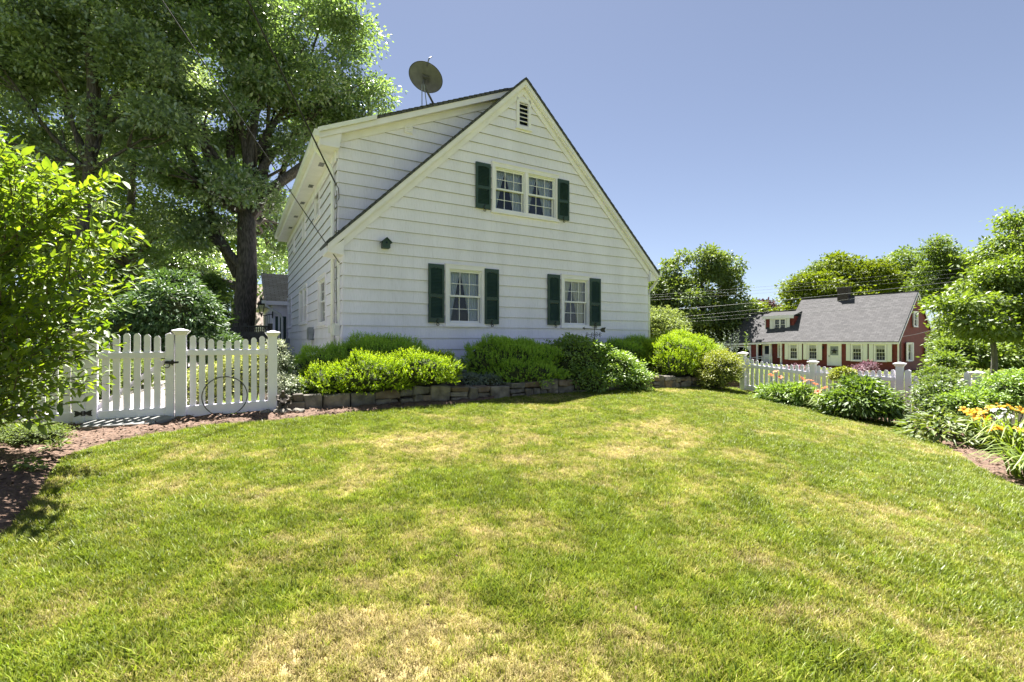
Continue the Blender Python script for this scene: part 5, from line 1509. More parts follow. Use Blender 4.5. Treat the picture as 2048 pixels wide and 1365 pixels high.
def leaf_arrays(P, D, N, L, Wd, droop=0.1, fold=0.12):
    """folded diamond leaves: base P, axis D, normal N, length L, width Wd -> V, F"""
    D = unit(D); S_ = unit(np.cross(D, N)); N = np.cross(S_, D)
    L = L[:, None]; Wd = Wd[:, None]
    v0 = P; v2 = P + D*L - N*L*droop
    mid = P + D*L*0.45
    v1 = mid + S_*Wd*0.5 + N*Wd*fold; v3 = mid - S_*Wd*0.5 + N*Wd*fold
    V = np.stack([v0, v1, v2, v3], 1).reshape(-1, 3)
    b = np.arange(len(P))[:, None]*4
    F = np.concatenate([b + np.array([[0, 1, 2]]), b + np.array([[0, 2, 3]])], 1).reshape(-1, 3)
    return V, F

def foliage(name, P, D, N, L, Wd, tint, m, parent=None, kind=None, droop=0.1, fold=0.12):
    V, F = leaf_arrays(P, D, N, L, Wd, droop, fold)
    me = np_mesh(name, V, F, m, {'tint': np.repeat(np.clip(tint, 0, 1), 4)})
    o = link(name, me, parent)
    if kind: o['kind'] = kind
    return o

def on_blobs(blobs, n, g, shell=0.55, zmin=-0.75):
    """n points near the surfaces of ellipsoids (cx, cy, cz, rx, ry, rz); returns points, outward dirs, blob ids"""
    B = np.array(blobs, float)
    w = (B[:, 3]*B[:, 4] + B[:, 4]*B[:, 5] + B[:, 3]*B[:, 5]); w = w/w.sum()
    k = g.choice(len(B), n, p=w)
    d = unit(g.normal(size=(n, 3)))
    d[:, 2] = np.where(d[:, 2] < zmin, -d[:, 2], d[:, 2])
    rad = shell + (1-shell)*np.sqrt(g.random(n))
    lump = 1 + 0.14*np.sin(d[:, 0]*7 + k*1.3) * np.sin(d[:, 1]*6 + k*2.1) + 0.10*np.sin(d[:, 2]*9 + d[:, 0]*5 + k)
    return B[k, :3] + d*B[k, 3:]*(rad*lump)[:, None], unit(d/B[k, 3:]), k

def crown(name, blobs, n_spray, per, pad, L, ar, m, g, parent=None, shell=0.5, zmin=-0.8, droop=0.25, flat=0.35, up=0.8, tvar=0.3):
    C, O, k = on_blobs(blobs, n_spray, g, shell, zmin)
    n = n_spray*per
    C = np.repeat(C, per, 0); O = np.repeat(O, per, 0); k = np.repeat(k, per)
    q = g.normal(size=(n, 3))*np.array([1, 1, flat])*pad*0.55
    P = C + q
    D = unit(O*0.7 + unit(q)*0.7 + g.normal(size=(n, 3))*0.5 - np.array([0, 0, droop]))
    N = unit(g.normal(size=(n, 3))*0.6 + np.array([0, 0, up]) + O*0.25)
    ln = L*(0.7 + 0.6*g.random(n))
    spray_t = np.repeat(g.random(n_spray), per)
    t = 0.5*g.random(n) + tvar*spray_t + 0.2*np.repeat(g.random(len(blobs))[k[::per]], per)
    return foliage(name, P, D, N, ln, ln*ar, t, m, parent)

def lumps(blobs, g, k=14, lo=0.26, hi=0.46):
    """small foliage clumps over the surface of the main crown masses, with gaps between"""
    out = []
    for (x, y, z, a, b, c) in blobs:
        d = unit(g.normal(size=(k, 3)))
        for q in d:
            r = g.uniform(0.62, 1.0); f = g.uniform(lo, hi)
            out.append((x+q[0]*a*r, y+q[1]*b*r, z+q[2]*c*r, a*f*1.1, b*f*1.1, c*f))
    return out

def limbs(name, segs, m, parent, n=8):
    mb = MB()
    for pts, r0, r1 in segs: mb.tube(pts, r0, r1, n)
    return mb.build(name, m, parent, smooth=True)

def bend(a, b, g, k=6, amt=0.08):
    a, b = Vector(a), Vector(b); L = (b-a).length
    o = [Vector(g.normal(size=3))*amt*L for _ in range(2)]
    pts = []
    for i in range(k+1):
        t = i/k
        pts.append(a.lerp(b, t) + o[0]*math.sin(math.pi*t)*0.7 + o[1]*math.sin(2*math.pi*t)*0.35)
    return pts

def tree(name, label, base, blobs, trunk_h, r, n_spray, per, pad, L, ar, leafm, seed, barkm='bark', group=None, lean=(0, 0), cat='tree', fork=None, nl=15, llo=0.26, lhi=0.46, **kw):
    g = np.random.default_rng(seed)
    t = empty(name, tuple(base), 0, label, cat, group)
    b = Vector(base)
    top = Vector((lean[0], lean[1], trunk_h))
    rel = [(x-b.x, y-b.y, z-b.z, rx, ry, rz) for x, y, z, rx, ry, rz in blobs]
    segs = []
    for fk in (fork or []): segs.append(fk)
    pts = bend((0, 0, -0.2), top, g, 8, 0.03)
    mb = MB()
    rr = [r*(1.0 + 0.5*math.exp(-i*1.6)) * (1-0.35*i/8) for i in range(9)]
    mb.tube(pts, rr, n=12)
    mb.build('trunk', M[barkm], t, smooth=True)
    for (x, y, z, rx, ry, rz) in rel:
        c = Vector((x, y, z))
        st = pts[-1] if z > trunk_h*0.9 else pts[min(8, max(4, int(8*z/trunk_h*0.8)))]
        e = c + Vector((0, 0, rz*0.3))
        p1 = bend(st, e, g, 7, 0.08)
        segs.append((p1, r*0.45, r*0.08))
        for _ in range(4):
            s0 = p1[3 + int(g.integers(0, 3))]
            d = Vector(unit(g.normal(size=3)[None])[0]); d.z = abs(d.z)*0.6
            segs.append((bend(s0, c + Vector((d.x*rx, d.y*ry, d.z*rz))*0.85, g, 5, 0.08), r*0.16, r*0.03))
    limbs('limbs', segs, M[barkm], t, 7)
    crown('crown', lumps(rel, g, nl, llo, lhi), n_spray, per, pad, L, ar, M[leafm], g, t, **kw)
    return t

# ------------------------------------------------------------------ lawn grass
def inside(x, y, poly):
    c = np.zeros(len(x), bool); n = len(poly)
    for i in range(n):
        x0, y0 = poly[i]; x1, y1 = poly[(i+1) % n]
        m_ = (y0 > y) != (y1 > y)
        with np.errstate(divide='ignore', invalid='ignore'):
            xi = (x1-x0)*(y-y0)/(y1-y0) + x0
        c ^= m_ & (x < xi)
    return c
lawn_poly = [(-9, -5), (-8.5, 0.5)] + [(p.x, p.y) for p in edgeL] + [(p.x, p.y) for p in edgeM] + [(p.x, p.y) for p in edgeR[1:]] + [(6.5, 2.0), (9, -5)]
def grass(name, label, polys, dens, seed, hmul=1.0, extra=None):
    g = np.random.default_rng(seed)
    pts = []
    for (x0, x1, y0, y1, d) in dens:
        n = int((x1-x0)*(y1-y0)*d)
        x = g.uniform(x0, x1, n); y = g.uniform(y0, y1, n)
        k = np.zeros(n, bool)
        for pl in polys: k |= inside(x, y, pl)
        pts.append(np.stack([x[k], y[k]], -1))
    P = np.concatenate(pts); n = len(P)
    x, y = P[:, 0], P[:, 1]
    dry = np.clip(dryness(x, y) + g.normal(size=n)*0.22, 0, 1)
    scl = (0.75 + 0.5*g.random(n)) * (1.10 - 0.28*dry) * hmul * (1 + 0.35*(vnoise(x, y, 0.35) - 0.5))
    lum = np.clip(1.0 + 0.22*g.normal(size=n) + 0.5*(vnoise(x, y, 0.12) - 0.5), 0.5, 1.7)
    # a few taller lush tufts
    k = (g.random(n) < 0.012) & (dry < 0.45); scl = np.where(k, scl*1.6, scl)
    z = T(x, y) + 0.02*(vnoise(x, y, 0.9)-0.5) - 0.004
    # blades of four tuft kinds, kept round the origin
    VB = []; FB = []; tint = []; kind = []
    nb = 0
    for v in range(4):
        for i in range(15):
            a = g.uniform(0, 2*math.pi); r_ = 0.028*math.sqrt(g.random())
            h = g.uniform(0.018, 0.040); ln = g.uniform(0.25, 0.95)*h*(1.4 if v == 3 else 1.0)
            az = g.uniform(0, 2*math.pi); wd = g.uniform(0.0014, 0.0026)
            bx, by = r_*math.cos(a), r_*math.sin(a)
            dx, dy = math.cos(az), math.sin(az); sx, sy = -dy*wd, dx*wd
            VB += [(bx-sx, by-sy, 0), (bx+sx, by+sy, 0), (bx+dx*ln*0.35+sx*0.8, by+dy*ln*0.35+sy*0.8, h*0.62), (bx+dx*ln*0.35-sx*0.8, by+dy*ln*0.35-sy*0.8, h*0.62), (bx+dx*ln, by+dy*ln, h)]
            FB += [(nb, nb+1, nb+2), (nb, nb+2, nb+3), (nb+3, nb+2, nb+4)]
            nb += 5
            tint += [g.random()]*5; kind += [v+1]*5
    me = bpy.data.meshes.new(name)
    V = np.concatenate([np.array(VB), np.stack([x, y, z], -1)])
    F_ = np.array(FB)
    me = np_mesh(name, V, F_, M['grass'], {'tint': np.r_[tint, np.zeros(n)], 'dry': np.r_[np.zeros(nb), dry], 'lum': np.r_[np.ones(nb), lum], 'scl': np.r_[np.zeros(nb), scl],
                                          'kind_of': np.r_[kind, -1.0 - g.integers(0, 4, n)], 'spin': np.r_[np.zeros(nb), g.uniform(0, 6.283, n)]})
    o = link(name, me)
    tag(o, label, 'grass', None, 'stuff')
    ng = bpy.data.node_groups.new(name + '_scatter', 'GeometryNodeTree')
    ng.interface.new_socket('Geometry', in_out='INPUT', socket_type='NodeSocketGeometry')
    ng.interface.new_socket('Geometry', in_out='OUTPUT', socket_type='NodeSocketGeometry')
    N = ng.nodes; L = ng.links
    gi = N.new('NodeGroupInput'); go = N.new('NodeGroupOutput')
    jn = N.new('GeometryNodeJoinGeometry')
    def attr(nm):
        a = N.new('GeometryNodeInputNamedAttribute'); a.data_type = 'FLOAT'; a.inputs['Name'].default_value = nm; return a.outputs['Attribute']
    ka = attr('kind_of'); sc = attr('scl'); sp = attr('spin')
    cb = N.new('ShaderNodeCombineXYZ'); L.new(sp, cb.inputs[2])
    def pick(val):
        c = N.new('FunctionNodeCompare'); c.data_type = 'FLOAT'; c.operation = 'EQUAL'; c.inputs['Epsilon'].default_value = 0.1
        L.new(ka, c.inputs[0]); c.inputs[1].default_value = val
        s = N.new('GeometryNodeSeparateGeometry'); s.domain = 'POINT'
        L.new(gi.outputs[0], s.inputs['Geometry']); L.new(c.outputs[0], s.inputs['Selection'])
        return s.outputs['Selection']
    for v in range(4):
        ip = N.new('GeometryNodeInstanceOnPoints')
        mp = N.new('GeometryNodeMeshToPoints'); mp.inputs['Radius'].default_value = 0.01
        L.new(pick(-1.0-v), mp.inputs['Mesh'])
        L.new(mp.outputs[0], ip.inputs['Points']); L.new(pick(1.0+v), ip.inputs['Instance'])
        L.new(cb.outputs[0], ip.inputs['Rotation']); L.new(sc, ip.inputs['Scale'])
        L.new(ip.outputs[0], jn.inputs[0])
    L.new(jn.outputs[0], go.inputs[0])
    md = o.modifiers.new('scatter', 'NODES'); md.node_group = ng
    return o
grass('lawn_grass', 'short patchy green and straw coloured lawn grass', [lawn_poly],
      [(-3.6, 3.6, 1.2, 3.6, 2900), (-5.2, 5.4, 3.6, 5.4, 1900), (-5.4, 6.8, 5.4, 7.4, 1350), (-3.5, 8.2, 7.4, 9.6, 1000), (-2.5, 8.4, 9.6, 12.6, 800),
       (-8.5, -3.6, 0.3, 3.6, 500), (3.6, 8, 0.3, 3.6, 500), (-5, 5, -2, 1.2, 350), (-8.5, -5.2, 3.6, 6, 600), (5.4, 8, 3.6, 5.4, 700)], 3)
# rougher grass beyond the right fence
grass('verge_grass', 'sunny grass between the picket fence and the street', [[(6.2, 12.6), (8.3, 9.9), (10.4, 7.4), (26, 14), (22, 30), (9, 22), (5.0, 15)]], [(5, 26, 7, 30, 60)], 4, 2.6)

# mulch chips and litter
def chips(name, label, polys, n, box, seed):
    g = np.random.default_rng(seed)
    x = g.uniform(box[0], box[1], n); y = g.uniform(box[2], box[3], n)
    k = np.zeros(n, bool)
    for p in polys: k |= inside(x, y, p)
    x, y = x[k], y[k]; n = len(x)
    z = T(x, y) + 0.038 + 0.03*(vnoise(x, y, 0.16)-0.5) + g.uniform(0, 0.014, n)
    D = unit(g.normal(size=(n, 3))*np.array([1, 1, 0.25])); N = unit(g.normal(size=(n, 3))*0.35 + np.array([0, 0, 1]))
    L = g.uniform(0.02, 0.06, n)
    o = foliage(name, np.stack([x, y, z], -1), D, N, L, L*g.uniform(0.25, 0.5, n), g.random(n), M['chips'], None, 'stuff', 0.02, 0.05)
    return tag(o, label, 'mulch')
M['chips'] = leaf_mat('mulch_chips', (0.055, 0.034, 0.024), (0.22, 0.15, 0.11), 0.02, None, 0.03)
polyL = [(p.x, p.y) for p in edgeL] + [(p.x, p.y) for p in backL[::-1]]
polyR = [(p.x, p.y) for p in edgeR] + [(p.x, p.y) for p in [P5 + fd*2.5, P4, P3, P1]] 
polyM = [(p.x, p.y) for p in edgeM] + [(5.6, 12.3)] + [tuple(hw(u, -1.9))[:2] for u in (8.3, 6, 3)]
chips('mulch_chips', 'loose brown bark chips in the bed by the gate', [polyL, polyM], 60000, (-9, 6, 2, 13), 21)
chips('mulch_chips', 'loose brown bark chips in the lily bed at right', [polyR], 26000, (3.5, 11, 2.5, 13), 22)

# ------------------------------------------------------------------ foreground leafy shrub at the left edge
def big_leaf_mesh(seed):
    g = np.random.default_rng(seed); bm = bmesh.new()
    L = 1.0; w = 0.40 + 0.05*g.random()
    prof = [(0.0, 0.02), (0.18, 0.62), (0.42, 1.0), (0.68, 0.80), (0.88, 0.38), (1.0, 0.0)]
    rows = []
    for t, s in prof:
        z = -0.16*t*t + 0.04*math.sin(t*5+seed); hwid = w*0.5*s
        rows.append([bm.verts.new((-hwid, t, z + hwid*0.35)), bm.verts.new((0, t, z)), bm.verts.new((hwid, t, z + hwid*0.35))])
    for a, b in zip(rows[:-1], rows[1:]):
        for i in range(2): bm.faces.new((a[i], a[i+1], b[i+1], b[i]))
    bmesh.ops.remove_doubles(bm, verts=bm.verts, dist=1e-4)
    me = bpy.data.meshes.new('leaf'); bm.to_mesh(me); bm.free()
    return me
def leafy_shrub():
    g = np.random.default_rng(41)
    base = Vector((-5.55, 4.45, gz(-5.55, 4.45)))
    t = empty('leafy_shrub', base, 0, 'tall pussy-willow-like shrub with large bright green leaves at the left edge', 'shrub')
    top = lambda px: np.interp(px, [-900, -500, -150, 0, 25, 50, 75, 130, 165, 190, 245, 262, 290, 312], [520, 250, 180, 250, 300, 285, 330, 325, 400, 360, 330, 450, 470, 575])
    bot = lambda px: np.interp(px, [-900, -500, 0, 110, 180, 250, 312], [700, 830, 850, 835, 800, 735, 655])
    segs = []; P = []; D = []; mbs = MB(); tw = MB()
    n = 0
    while n < 195:
        px = g.uniform(-700, 312) if n % 4 == 0 else g.uniform(-60, 312)
        a, b = top(px), bot(px)
        if n % 5 < 2: py = a + (b-a)*0.05*g.random()
        elif n % 5 == 4: py = a + (b-a)*g.uniform(0.72, 1.0); px = min(px, 215)
        else: py = a + (b-a)*g.random()**1.05
        Y = g.uniform(3.75, 5.1)
        e = at(px, py, Y) - base
        c = Vector((e.x*g.uniform(0.15, 0.35), e.y*0.3, max(0.35, e.z*g.uniform(0.62, 0.85))))
        s0 = Vector((g.normal()*0.12, g.normal()*0.12, 0))
        pts = [s0*(1-u)**2 + c*(2*u*(1-u)) + e*u*u for u in np.linspace(0, 1, 15)]
        mbs.tube(pts, 0.010, 0.0025, 5)
        # leaves and side twigs on the outer part
        runs = [(pts, 0.5, 1.0)]
        for _ in range(3):
            k = int(g.integers(7, 13)); q = pts[k]; dr = (pts[k+1]-pts[k]).normalized()
            sd = Vector(g.normal(size=3)); sd = (sd - dr*sd.dot(dr)).normalized()
            tip = q + (dr*0.85 + sd*0.55 + Vector((0, 0, 0.12))).normalized()*g.uniform(0.18, 0.42)
            tp = base + tip
            if tp.y > 0.5:
                qx = CX + FOC*tp.x/tp.y
                qy = CY - FOC*(tp.z-CAM_H)/tp.y
                if qx > 316 or qy < top(qx)-14: continue
            tpts = [q.lerp(tip, u) for u in np.linspace(0, 1, 6)]
            tw.tube(tpts, 0.005, 0.002, 4); runs.append((tpts, 0.1, 1.0))
        for rp, u0, u1 in runs:
            L_tot = sum((rp[i+1]-rp[i]).length for i in range(len(rp)-1))
            m_ = max(3, int(L_tot*(u1-u0)/0.046))
            for i in range(m_):
                u = u0 + (u1-u0)*(i+0.6)/m_
                f = u*(len(rp)-1); k = min(int(f), len(rp)-2)
                q = rp[k].lerp(rp[k+1], f-k); dr = (rp[k+1]-rp[k]).normalized()
                ang = i*2.4 + g.normal()*0.4
                sx = dr.cross(Vector((0, 0, 1))); sx = sx.normalized() if sx.length > 0.05 else Vector((1, 0, 0)); sy = dr.cross(sx)
                sd = sx*math.cos(ang) + sy*math.sin(ang)
                P.append(q); D.append((dr*0.75 + sd*0.75 + Vector((0, 0, -0.03))).normalized())
        n += 1
    P = np.array([tuple(p) for p in P]); D = np.array([tuple(d) for d in D]); n = len(P)
    N = unit(np.array([0, 0, 1.0]) + g.normal(size=(n, 3))*0.42)
    S_ = unit(np.cross(D, N)); N = np.cross(S_, D)
    Ln = g.uniform(0.062, 0.112, n)*(0.75 + 0.5*g.random(n))
    tint = g.random(n)
    mbs.build('stem', M['greenstem'], t, smooth=True)['kind'] = 'stuff'; tw.build('twig', M['twig'], t, smooth=True)['kind'] = 'stuff'
    # the leaves that show largest in the picture are objects, the rest one mass
    wp = P + np.array(base)
    px = CX + FOC*wp[:, 0]/wp[:, 1]; py = CY - FOC*(wp[:, 2]-CAM_H)/wp[:, 1]
    vis = (px > -5) & (px < 330) & (py > 150) & (py < 900)
    size = np.where(vis, Ln/wp[:, 1]*(0.35 + np.abs(N @ np.array([0, -1, 0.2]))), 0)
    big = np.argsort(-size)[:290]
    protos = [big_leaf_mesh(s) for s in (1, 2, 3)]
    prs = []
    for k in range(9):
        me = protos[k % 3].copy(); a = me.attributes.new('tint', 'FLOAT', 'POINT'); a.data.foreach_set('value', np.full(len(me.vertices), (k+0.5)/9, np.float32)); me.materials.append(M['l_willow'])
        me.name = 'leaf'; prs.append(me)
    for i in big:
        m = Matrix((S_[i]*-1, D[i], N[i])).transposed().to_4x4()
        o = link('leaf', prs[int(tint[i]*8.99)], t)
        o.matrix_local = Matrix.Translation(P[i]) @ m @ Matrix.Scale(Ln[i], 4)
    rest = np.setdiff1d(np.arange(n), big)
    # rest: same outline joined
    co = np.array([v.co[:] for v in protos[0].vertices]); fs = [tuple(p.vertices) for p in protos[0].polygons]
    tris = []
    for f in fs:
        for j in range(1, len(f)-1): tris.append((f[0], f[j], f[j+1]))
    tris = np.array(tris)
    B = np.stack([-S_[rest], D[rest], N[rest]], 1)*Ln[rest][:, None, None]
    V = np.einsum('vk,nkj->nvj', co, B) + P[rest][:, None]
    F_ = (np.arange(len(rest))[:, None, None]*len(co) + tris[None]).reshape(-1, 3)
    o = link('foliage', np_mesh('foliage', V.reshape(-1, 3), F_, M['l_willow'], {'tint': np.repeat(tint[rest], len(co))}), t)
    o['kind'] = 'stuff'
leafy_shrub()

# ------------------------------------------------------------------ clipped shrubs along the house
def needle_shrub(name, label, blobs, n_shoot, m, seed, shoot=0.13, per=14, nl=0.032, nw=0.0105, upw=0.55, core=True, cat='shrub', zmin=-0.5, tipbright=0.5, group=None):
    """yew: many upright shoots clothed in narrow needles; blobs in world"""
    g = np.random.default_rng(seed)
    b0 = blobs[0]; base = Vector((b0[0], b0[1], b0[2]-b0[5]))
    t = empty(name, base, 0, label, cat, group)
    rel = [(x-base.x, y-base.y, z-base.z, a, b, c) for x, y, z, a, b, c in blobs]
    if core:  # lumpy dark core added inside to block light between the shoots
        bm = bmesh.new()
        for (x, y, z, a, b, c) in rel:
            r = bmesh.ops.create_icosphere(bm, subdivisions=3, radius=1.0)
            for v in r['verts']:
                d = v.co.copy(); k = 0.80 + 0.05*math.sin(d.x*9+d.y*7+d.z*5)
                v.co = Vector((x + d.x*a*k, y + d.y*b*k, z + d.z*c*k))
        me = bpy.data.meshes.new('shrub_core'); bm.to_mesh(me); bm.free(); me.materials.append(M['core']); link('shrub_core', me, t)['kind'] = 'stuff'
    C, O, k = on_blobs(rel, n_shoot, g, 0.80, zmin)
    ax = unit(O*0.75 + np.array([0, 0, upw]) + g.normal(size=(n_shoot, 3))*0.28)
    ln = shoot*(0.6 + 0.8*g.random(n_shoot)**1.5)
    u = np.tile(np.linspace(0.05, 1.0, per), n_shoot)
    C2 = np.repeat(C, per, 0); A2_ = np.repeat(ax, per, 0); l2 = np.repeat(ln, per)
    n = n_shoot*per
    P = C2 + A2_*(u*l2 - l2*0.25)[:, None]
    rd = g.normal(size=(n, 3)); rd = unit(rd - A2_*np.sum(rd*A2_, 1, keepdims=True))
    D = unit(A2_*0.8 + rd*0.8); N = unit(A2_*0.6 + g.normal(size=(n, 3))*0.5 - rd*0.5)
    L = nl*(1.05 - 0.45*u)*(0.8 + 0.4*g.random(n))
    tint = tipbright*u*u + (1-tipbright)*0.6*g.random(n) + 0.22*np.repeat(g.random(n_shoot), per)
    foliage('foliage', P, D, N, L, np.full(n, nw), tint, m, t, None, 0.05, 0.05)
    return t

def leaf_shrub(name, label, blobs, n_spray, per, pad, L, ar, m, seed, shell=0.6, core=True, group=None, cat='shrub', stems=True, zmin=-0.6, k_core=0.62, **kw):
    g = np.random.default_rng(seed)
    b0 = blobs[0]; base = Vector((b0[0], b0[1], gz(b0[0], b0[1])))
    t = empty(name, base, 0, label, cat, group)
    rel = [(x-base.x, y-base.y, z-base.z, a, b, c) for x, y, z, a, b, c in blobs]
    if core:  # unseen dark filler added so no light passes through the shrub
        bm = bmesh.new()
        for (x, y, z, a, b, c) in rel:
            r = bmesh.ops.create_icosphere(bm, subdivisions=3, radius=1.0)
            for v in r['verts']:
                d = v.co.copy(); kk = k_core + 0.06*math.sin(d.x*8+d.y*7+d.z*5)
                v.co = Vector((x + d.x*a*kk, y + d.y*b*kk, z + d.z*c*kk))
        me = bpy.data.meshes.new('shrub_core'); bm.to_mesh(me); bm.free(); me.materials.append(M['core']); link('shrub_core', me, t)['kind'] = 'stuff'
    if stems:
        segs = []
        for _ in range(10):
            x, y, z, a, b, c = rel[int(g.integers(0, len(rel)))]
            d = unit(g.normal(size=3)[None])[0]
            segs.append((bend((x*0.6+d[0]*0.05, y*0.6+d[1]*0.05, 0), (x+d[0]*a*0.8, y+d[1]*b*0.8, z+abs(d[2])*c*0.7), g, 5, 0.06), 0.012, 0.004))
        limbs('stem', segs, M['twig'], t, 5)
    crown('foliage', rel, n_spray, per, pad, L, ar, M[m], g, t, shell=shell, zmin=zmin, **kw)
    return t

W3 = lambda u, v, z: tuple(hw(u, v, z))
def hb(u, v, z, a, b, c):                  # blob in the house frame (radii taken along the house axes, near enough)
    p = hw(u, v, z); ca, sa = 0.866, 0.5
    return (p.x, p.y, p.z, math.hypot(a*ca, b*sa), math.hypot(a*sa, b*ca), c)

# dark yew at the corner and the lime one before it
needle_shrub('yew_shrub', 'broad dark green yew close under the left end of the gable', [hb(0.35, -0.85, 1.02, 1.0, 0.55, 0.46), hb(1.05, -0.75, 0.98, 0.62, 0.5, 0.40), hb(-0.45, -0.85, 0.92, 0.7, 0.5, 0.38), hb(0.65, -0.85, 1.03, 0.85, 0.55, 0.46)], 7500, M['l_yew'], 51, 0.13)
needle_shrub('yew_shrub', 'bright lime green shrub spilling over the left part of the stone wall', [hb(0.10, -1.74, 0.84, 0.75, 0.48, 0.36), hb(0.85, -1.74, 0.92, 0.75, 0.48, 0.34), hb(-0.55, -1.62, 0.78, 0.42, 0.42, 0.28), hb(1.28, -1.66, 0.92, 0.40, 0.42, 0.30)], 5200, M['l_lime'], 52, 0.11, 12, 0.034, 0.014)
needle_shrub('yew_shrub', 'dark green dome shaped yew in the shade under the middle windows', [hb(2.82, -1.1, 1.0, 0.74, 0.62, 0.48), hb(3.65, -1.15, 0.96, 0.82, 0.62, 0.45), hb(3.15, -1.2, 1.02, 0.8, 0.6, 0.46), hb(3.15, -1.5, 0.78, 0.9, 0.5, 0.34)], 9000, M['l_yew'], 53, 0.10)
needle_shrub('yew_shrub', 'low dark yew in shade at the right end of the gable', [hb(6.5, -0.65, 1.0, 0.75, 0.5, 0.42), hb(7.4, -0.55, 1.06, 0.75, 0.5, 0.46)], 4200, M['l_yew'], 54, 0.13)
needle_shrub('yew_shrub', 'bright lime green rounded yew at the right corner of the house', [hb(7.55, -1.45, 1.05, 0.75, 0.62, 0.46), hb(8.35, -1.1, 1.14, 0.8, 0.65, 0.52), hb(9.15, -0.8, 1.0, 0.7, 0.6, 0.44), hb(7.3, -1.7, 0.85, 0.5, 0.45, 0.36)], 6500, M['l_lime'], 55, 0.12, 12, 0.038, 0.015)
leaf_shrub('azalea_shrub', 'broad leaved green shrub with glossy leaves in front of the right window', [hb(4.55, -1.5, 0.98, 0.80, 0.68, 0.56), hb(5.2, -1.75, 0.82, 0.72, 0.6, 0.48), hb(5.65, -1.95, 0.62, 0.5, 0.45, 0.34), hb(4.45, -1.95, 0.62, 0.5, 0.4, 0.3)], 1900, 11, 0.11, 0.062, 0.46, 'l_azalea', 56, k_core=0.74)
leaf_shrub('azalea_shrub', 'small yellow green azalea at the end of the stone wall', [(4.92, 11.45, 0.72, 0.50, 0.45, 0.42), (5.12, 11.7, 0.88, 0.42, 0.42, 0.36), (4.75, 11.4, 0.55, 0.36, 0.36, 0.26)], 1000, 11, 0.10, 0.05, 0.42, 'l_azalea2', 57, k_core=0.72)
g_ = np.random.default_rng(5)
leaf_shrub('silver_plant', 'low silver grey leaved plant between the two dark yews', [hb(2.0, -1.55, 0.70, 0.30, 0.2, 0.13), hb(2.35, -1.7, 0.68, 0.25, 0.2, 0.12)], 260, 9, 0.06, 0.05, 0.25, 'l_grey', 58, cat='plant', up=0.3)
leaf_shrub('ground_cover', 'dark green ground cover behind the left end of the stone wall', [hb(-0.95, -1.5, 0.68, 0.45, 0.3, 0.16), hb(-1.1, -1.2, 0.75, 0.35, 0.3, 0.2)], 420, 9, 0.07, 0.035, 0.5, 'l_cover', 59, cat='plant')
leaf_shrub('variegated_shrub', 'white and green variegated shrub beside the fence end post', [hb(-1.22, -1.45, 0.90, 0.22, 0.22, 0.38), hb(-1.15, -1.7, 0.70, 0.24, 0.2, 0.25), hb(-1.25, -1.35, 1.25, 0.16, 0.16, 0.22)], 620, 10, 0.07, 0.034, 0.6, 'l_varieg', 60)
leaf_shrub('variegated_shrub', 'yellow and cream variegated shrub growing behind the picket fence panel', [hb(-1.75, -1.15, 0.85, 0.5, 0.4, 0.38), hb(-2.25, -1.0, 0.72, 0.4, 0.4, 0.3), hb(-1.45, -1.2, 0.95, 0.3, 0.35, 0.42)], 1300, 10, 0.09, 0.038, 0.55, 'l_varieg_y', 61)
leaf_shrub('fern_clump', 'light green ferny plants behind the gate brace', [hb(-3.55, 1.2, 0.85, 0.35, 0.9, 0.35), hb(-3.9, 0.2, 0.8, 0.4, 0.7, 0.3)], 700, 9, 0.12, 0.075, 0.28, 'l_mint', 62, cat='plant')
q = gnd(45, 893)
leaf_shrub('mint_clump', 'low mound of pale green small leaves on the mulch at the left edge', [(q.x+0.02, q.y+0.12, q.z+0.08, 0.30, 0.26, 0.12), (q.x-0.4, q.y+0.15, q.z+0.09, 0.3, 0.28, 0.13), (q.x-0.8, q.y+0.2, q.z+0.09, 0.3, 0.28, 0.13)], 1300, 10, 0.05, 0.020, 0.55, 'l_mint', 63, cat='plant', k_core=0.8)
for i, (px, py) in enumerate([(868, 800), (892, 798), (1000, 790), (1095, 785), (1120, 783), (112, 905), (60, 945)]):
    q = gnd(px, py)
    leaf_shrub('weed', ['tiny grey green weed before the stone wall, under the silver plant', 'second tiny weed before the stone wall, nearer the middle yew', 'tiny weed at the lawn edge below the middle yew', 'leafy weed under the glossy broad leaved shrub', 'broad weed at the foot of the glossy broad leaved shrub', 'small weed on the mulch beyond the mint clump', 'tiny weed on the mulch near the left lawn edge'][i], [(q.x, q.y, q.z+0.06, 0.07, 0.07, 0.06)], 18, 5, 0.04, 0.05, 0.5, 'l_mint' if i < 3 or i > 4 else 'l_azalea', 70+i, core=False, stems=False, cat='weed')

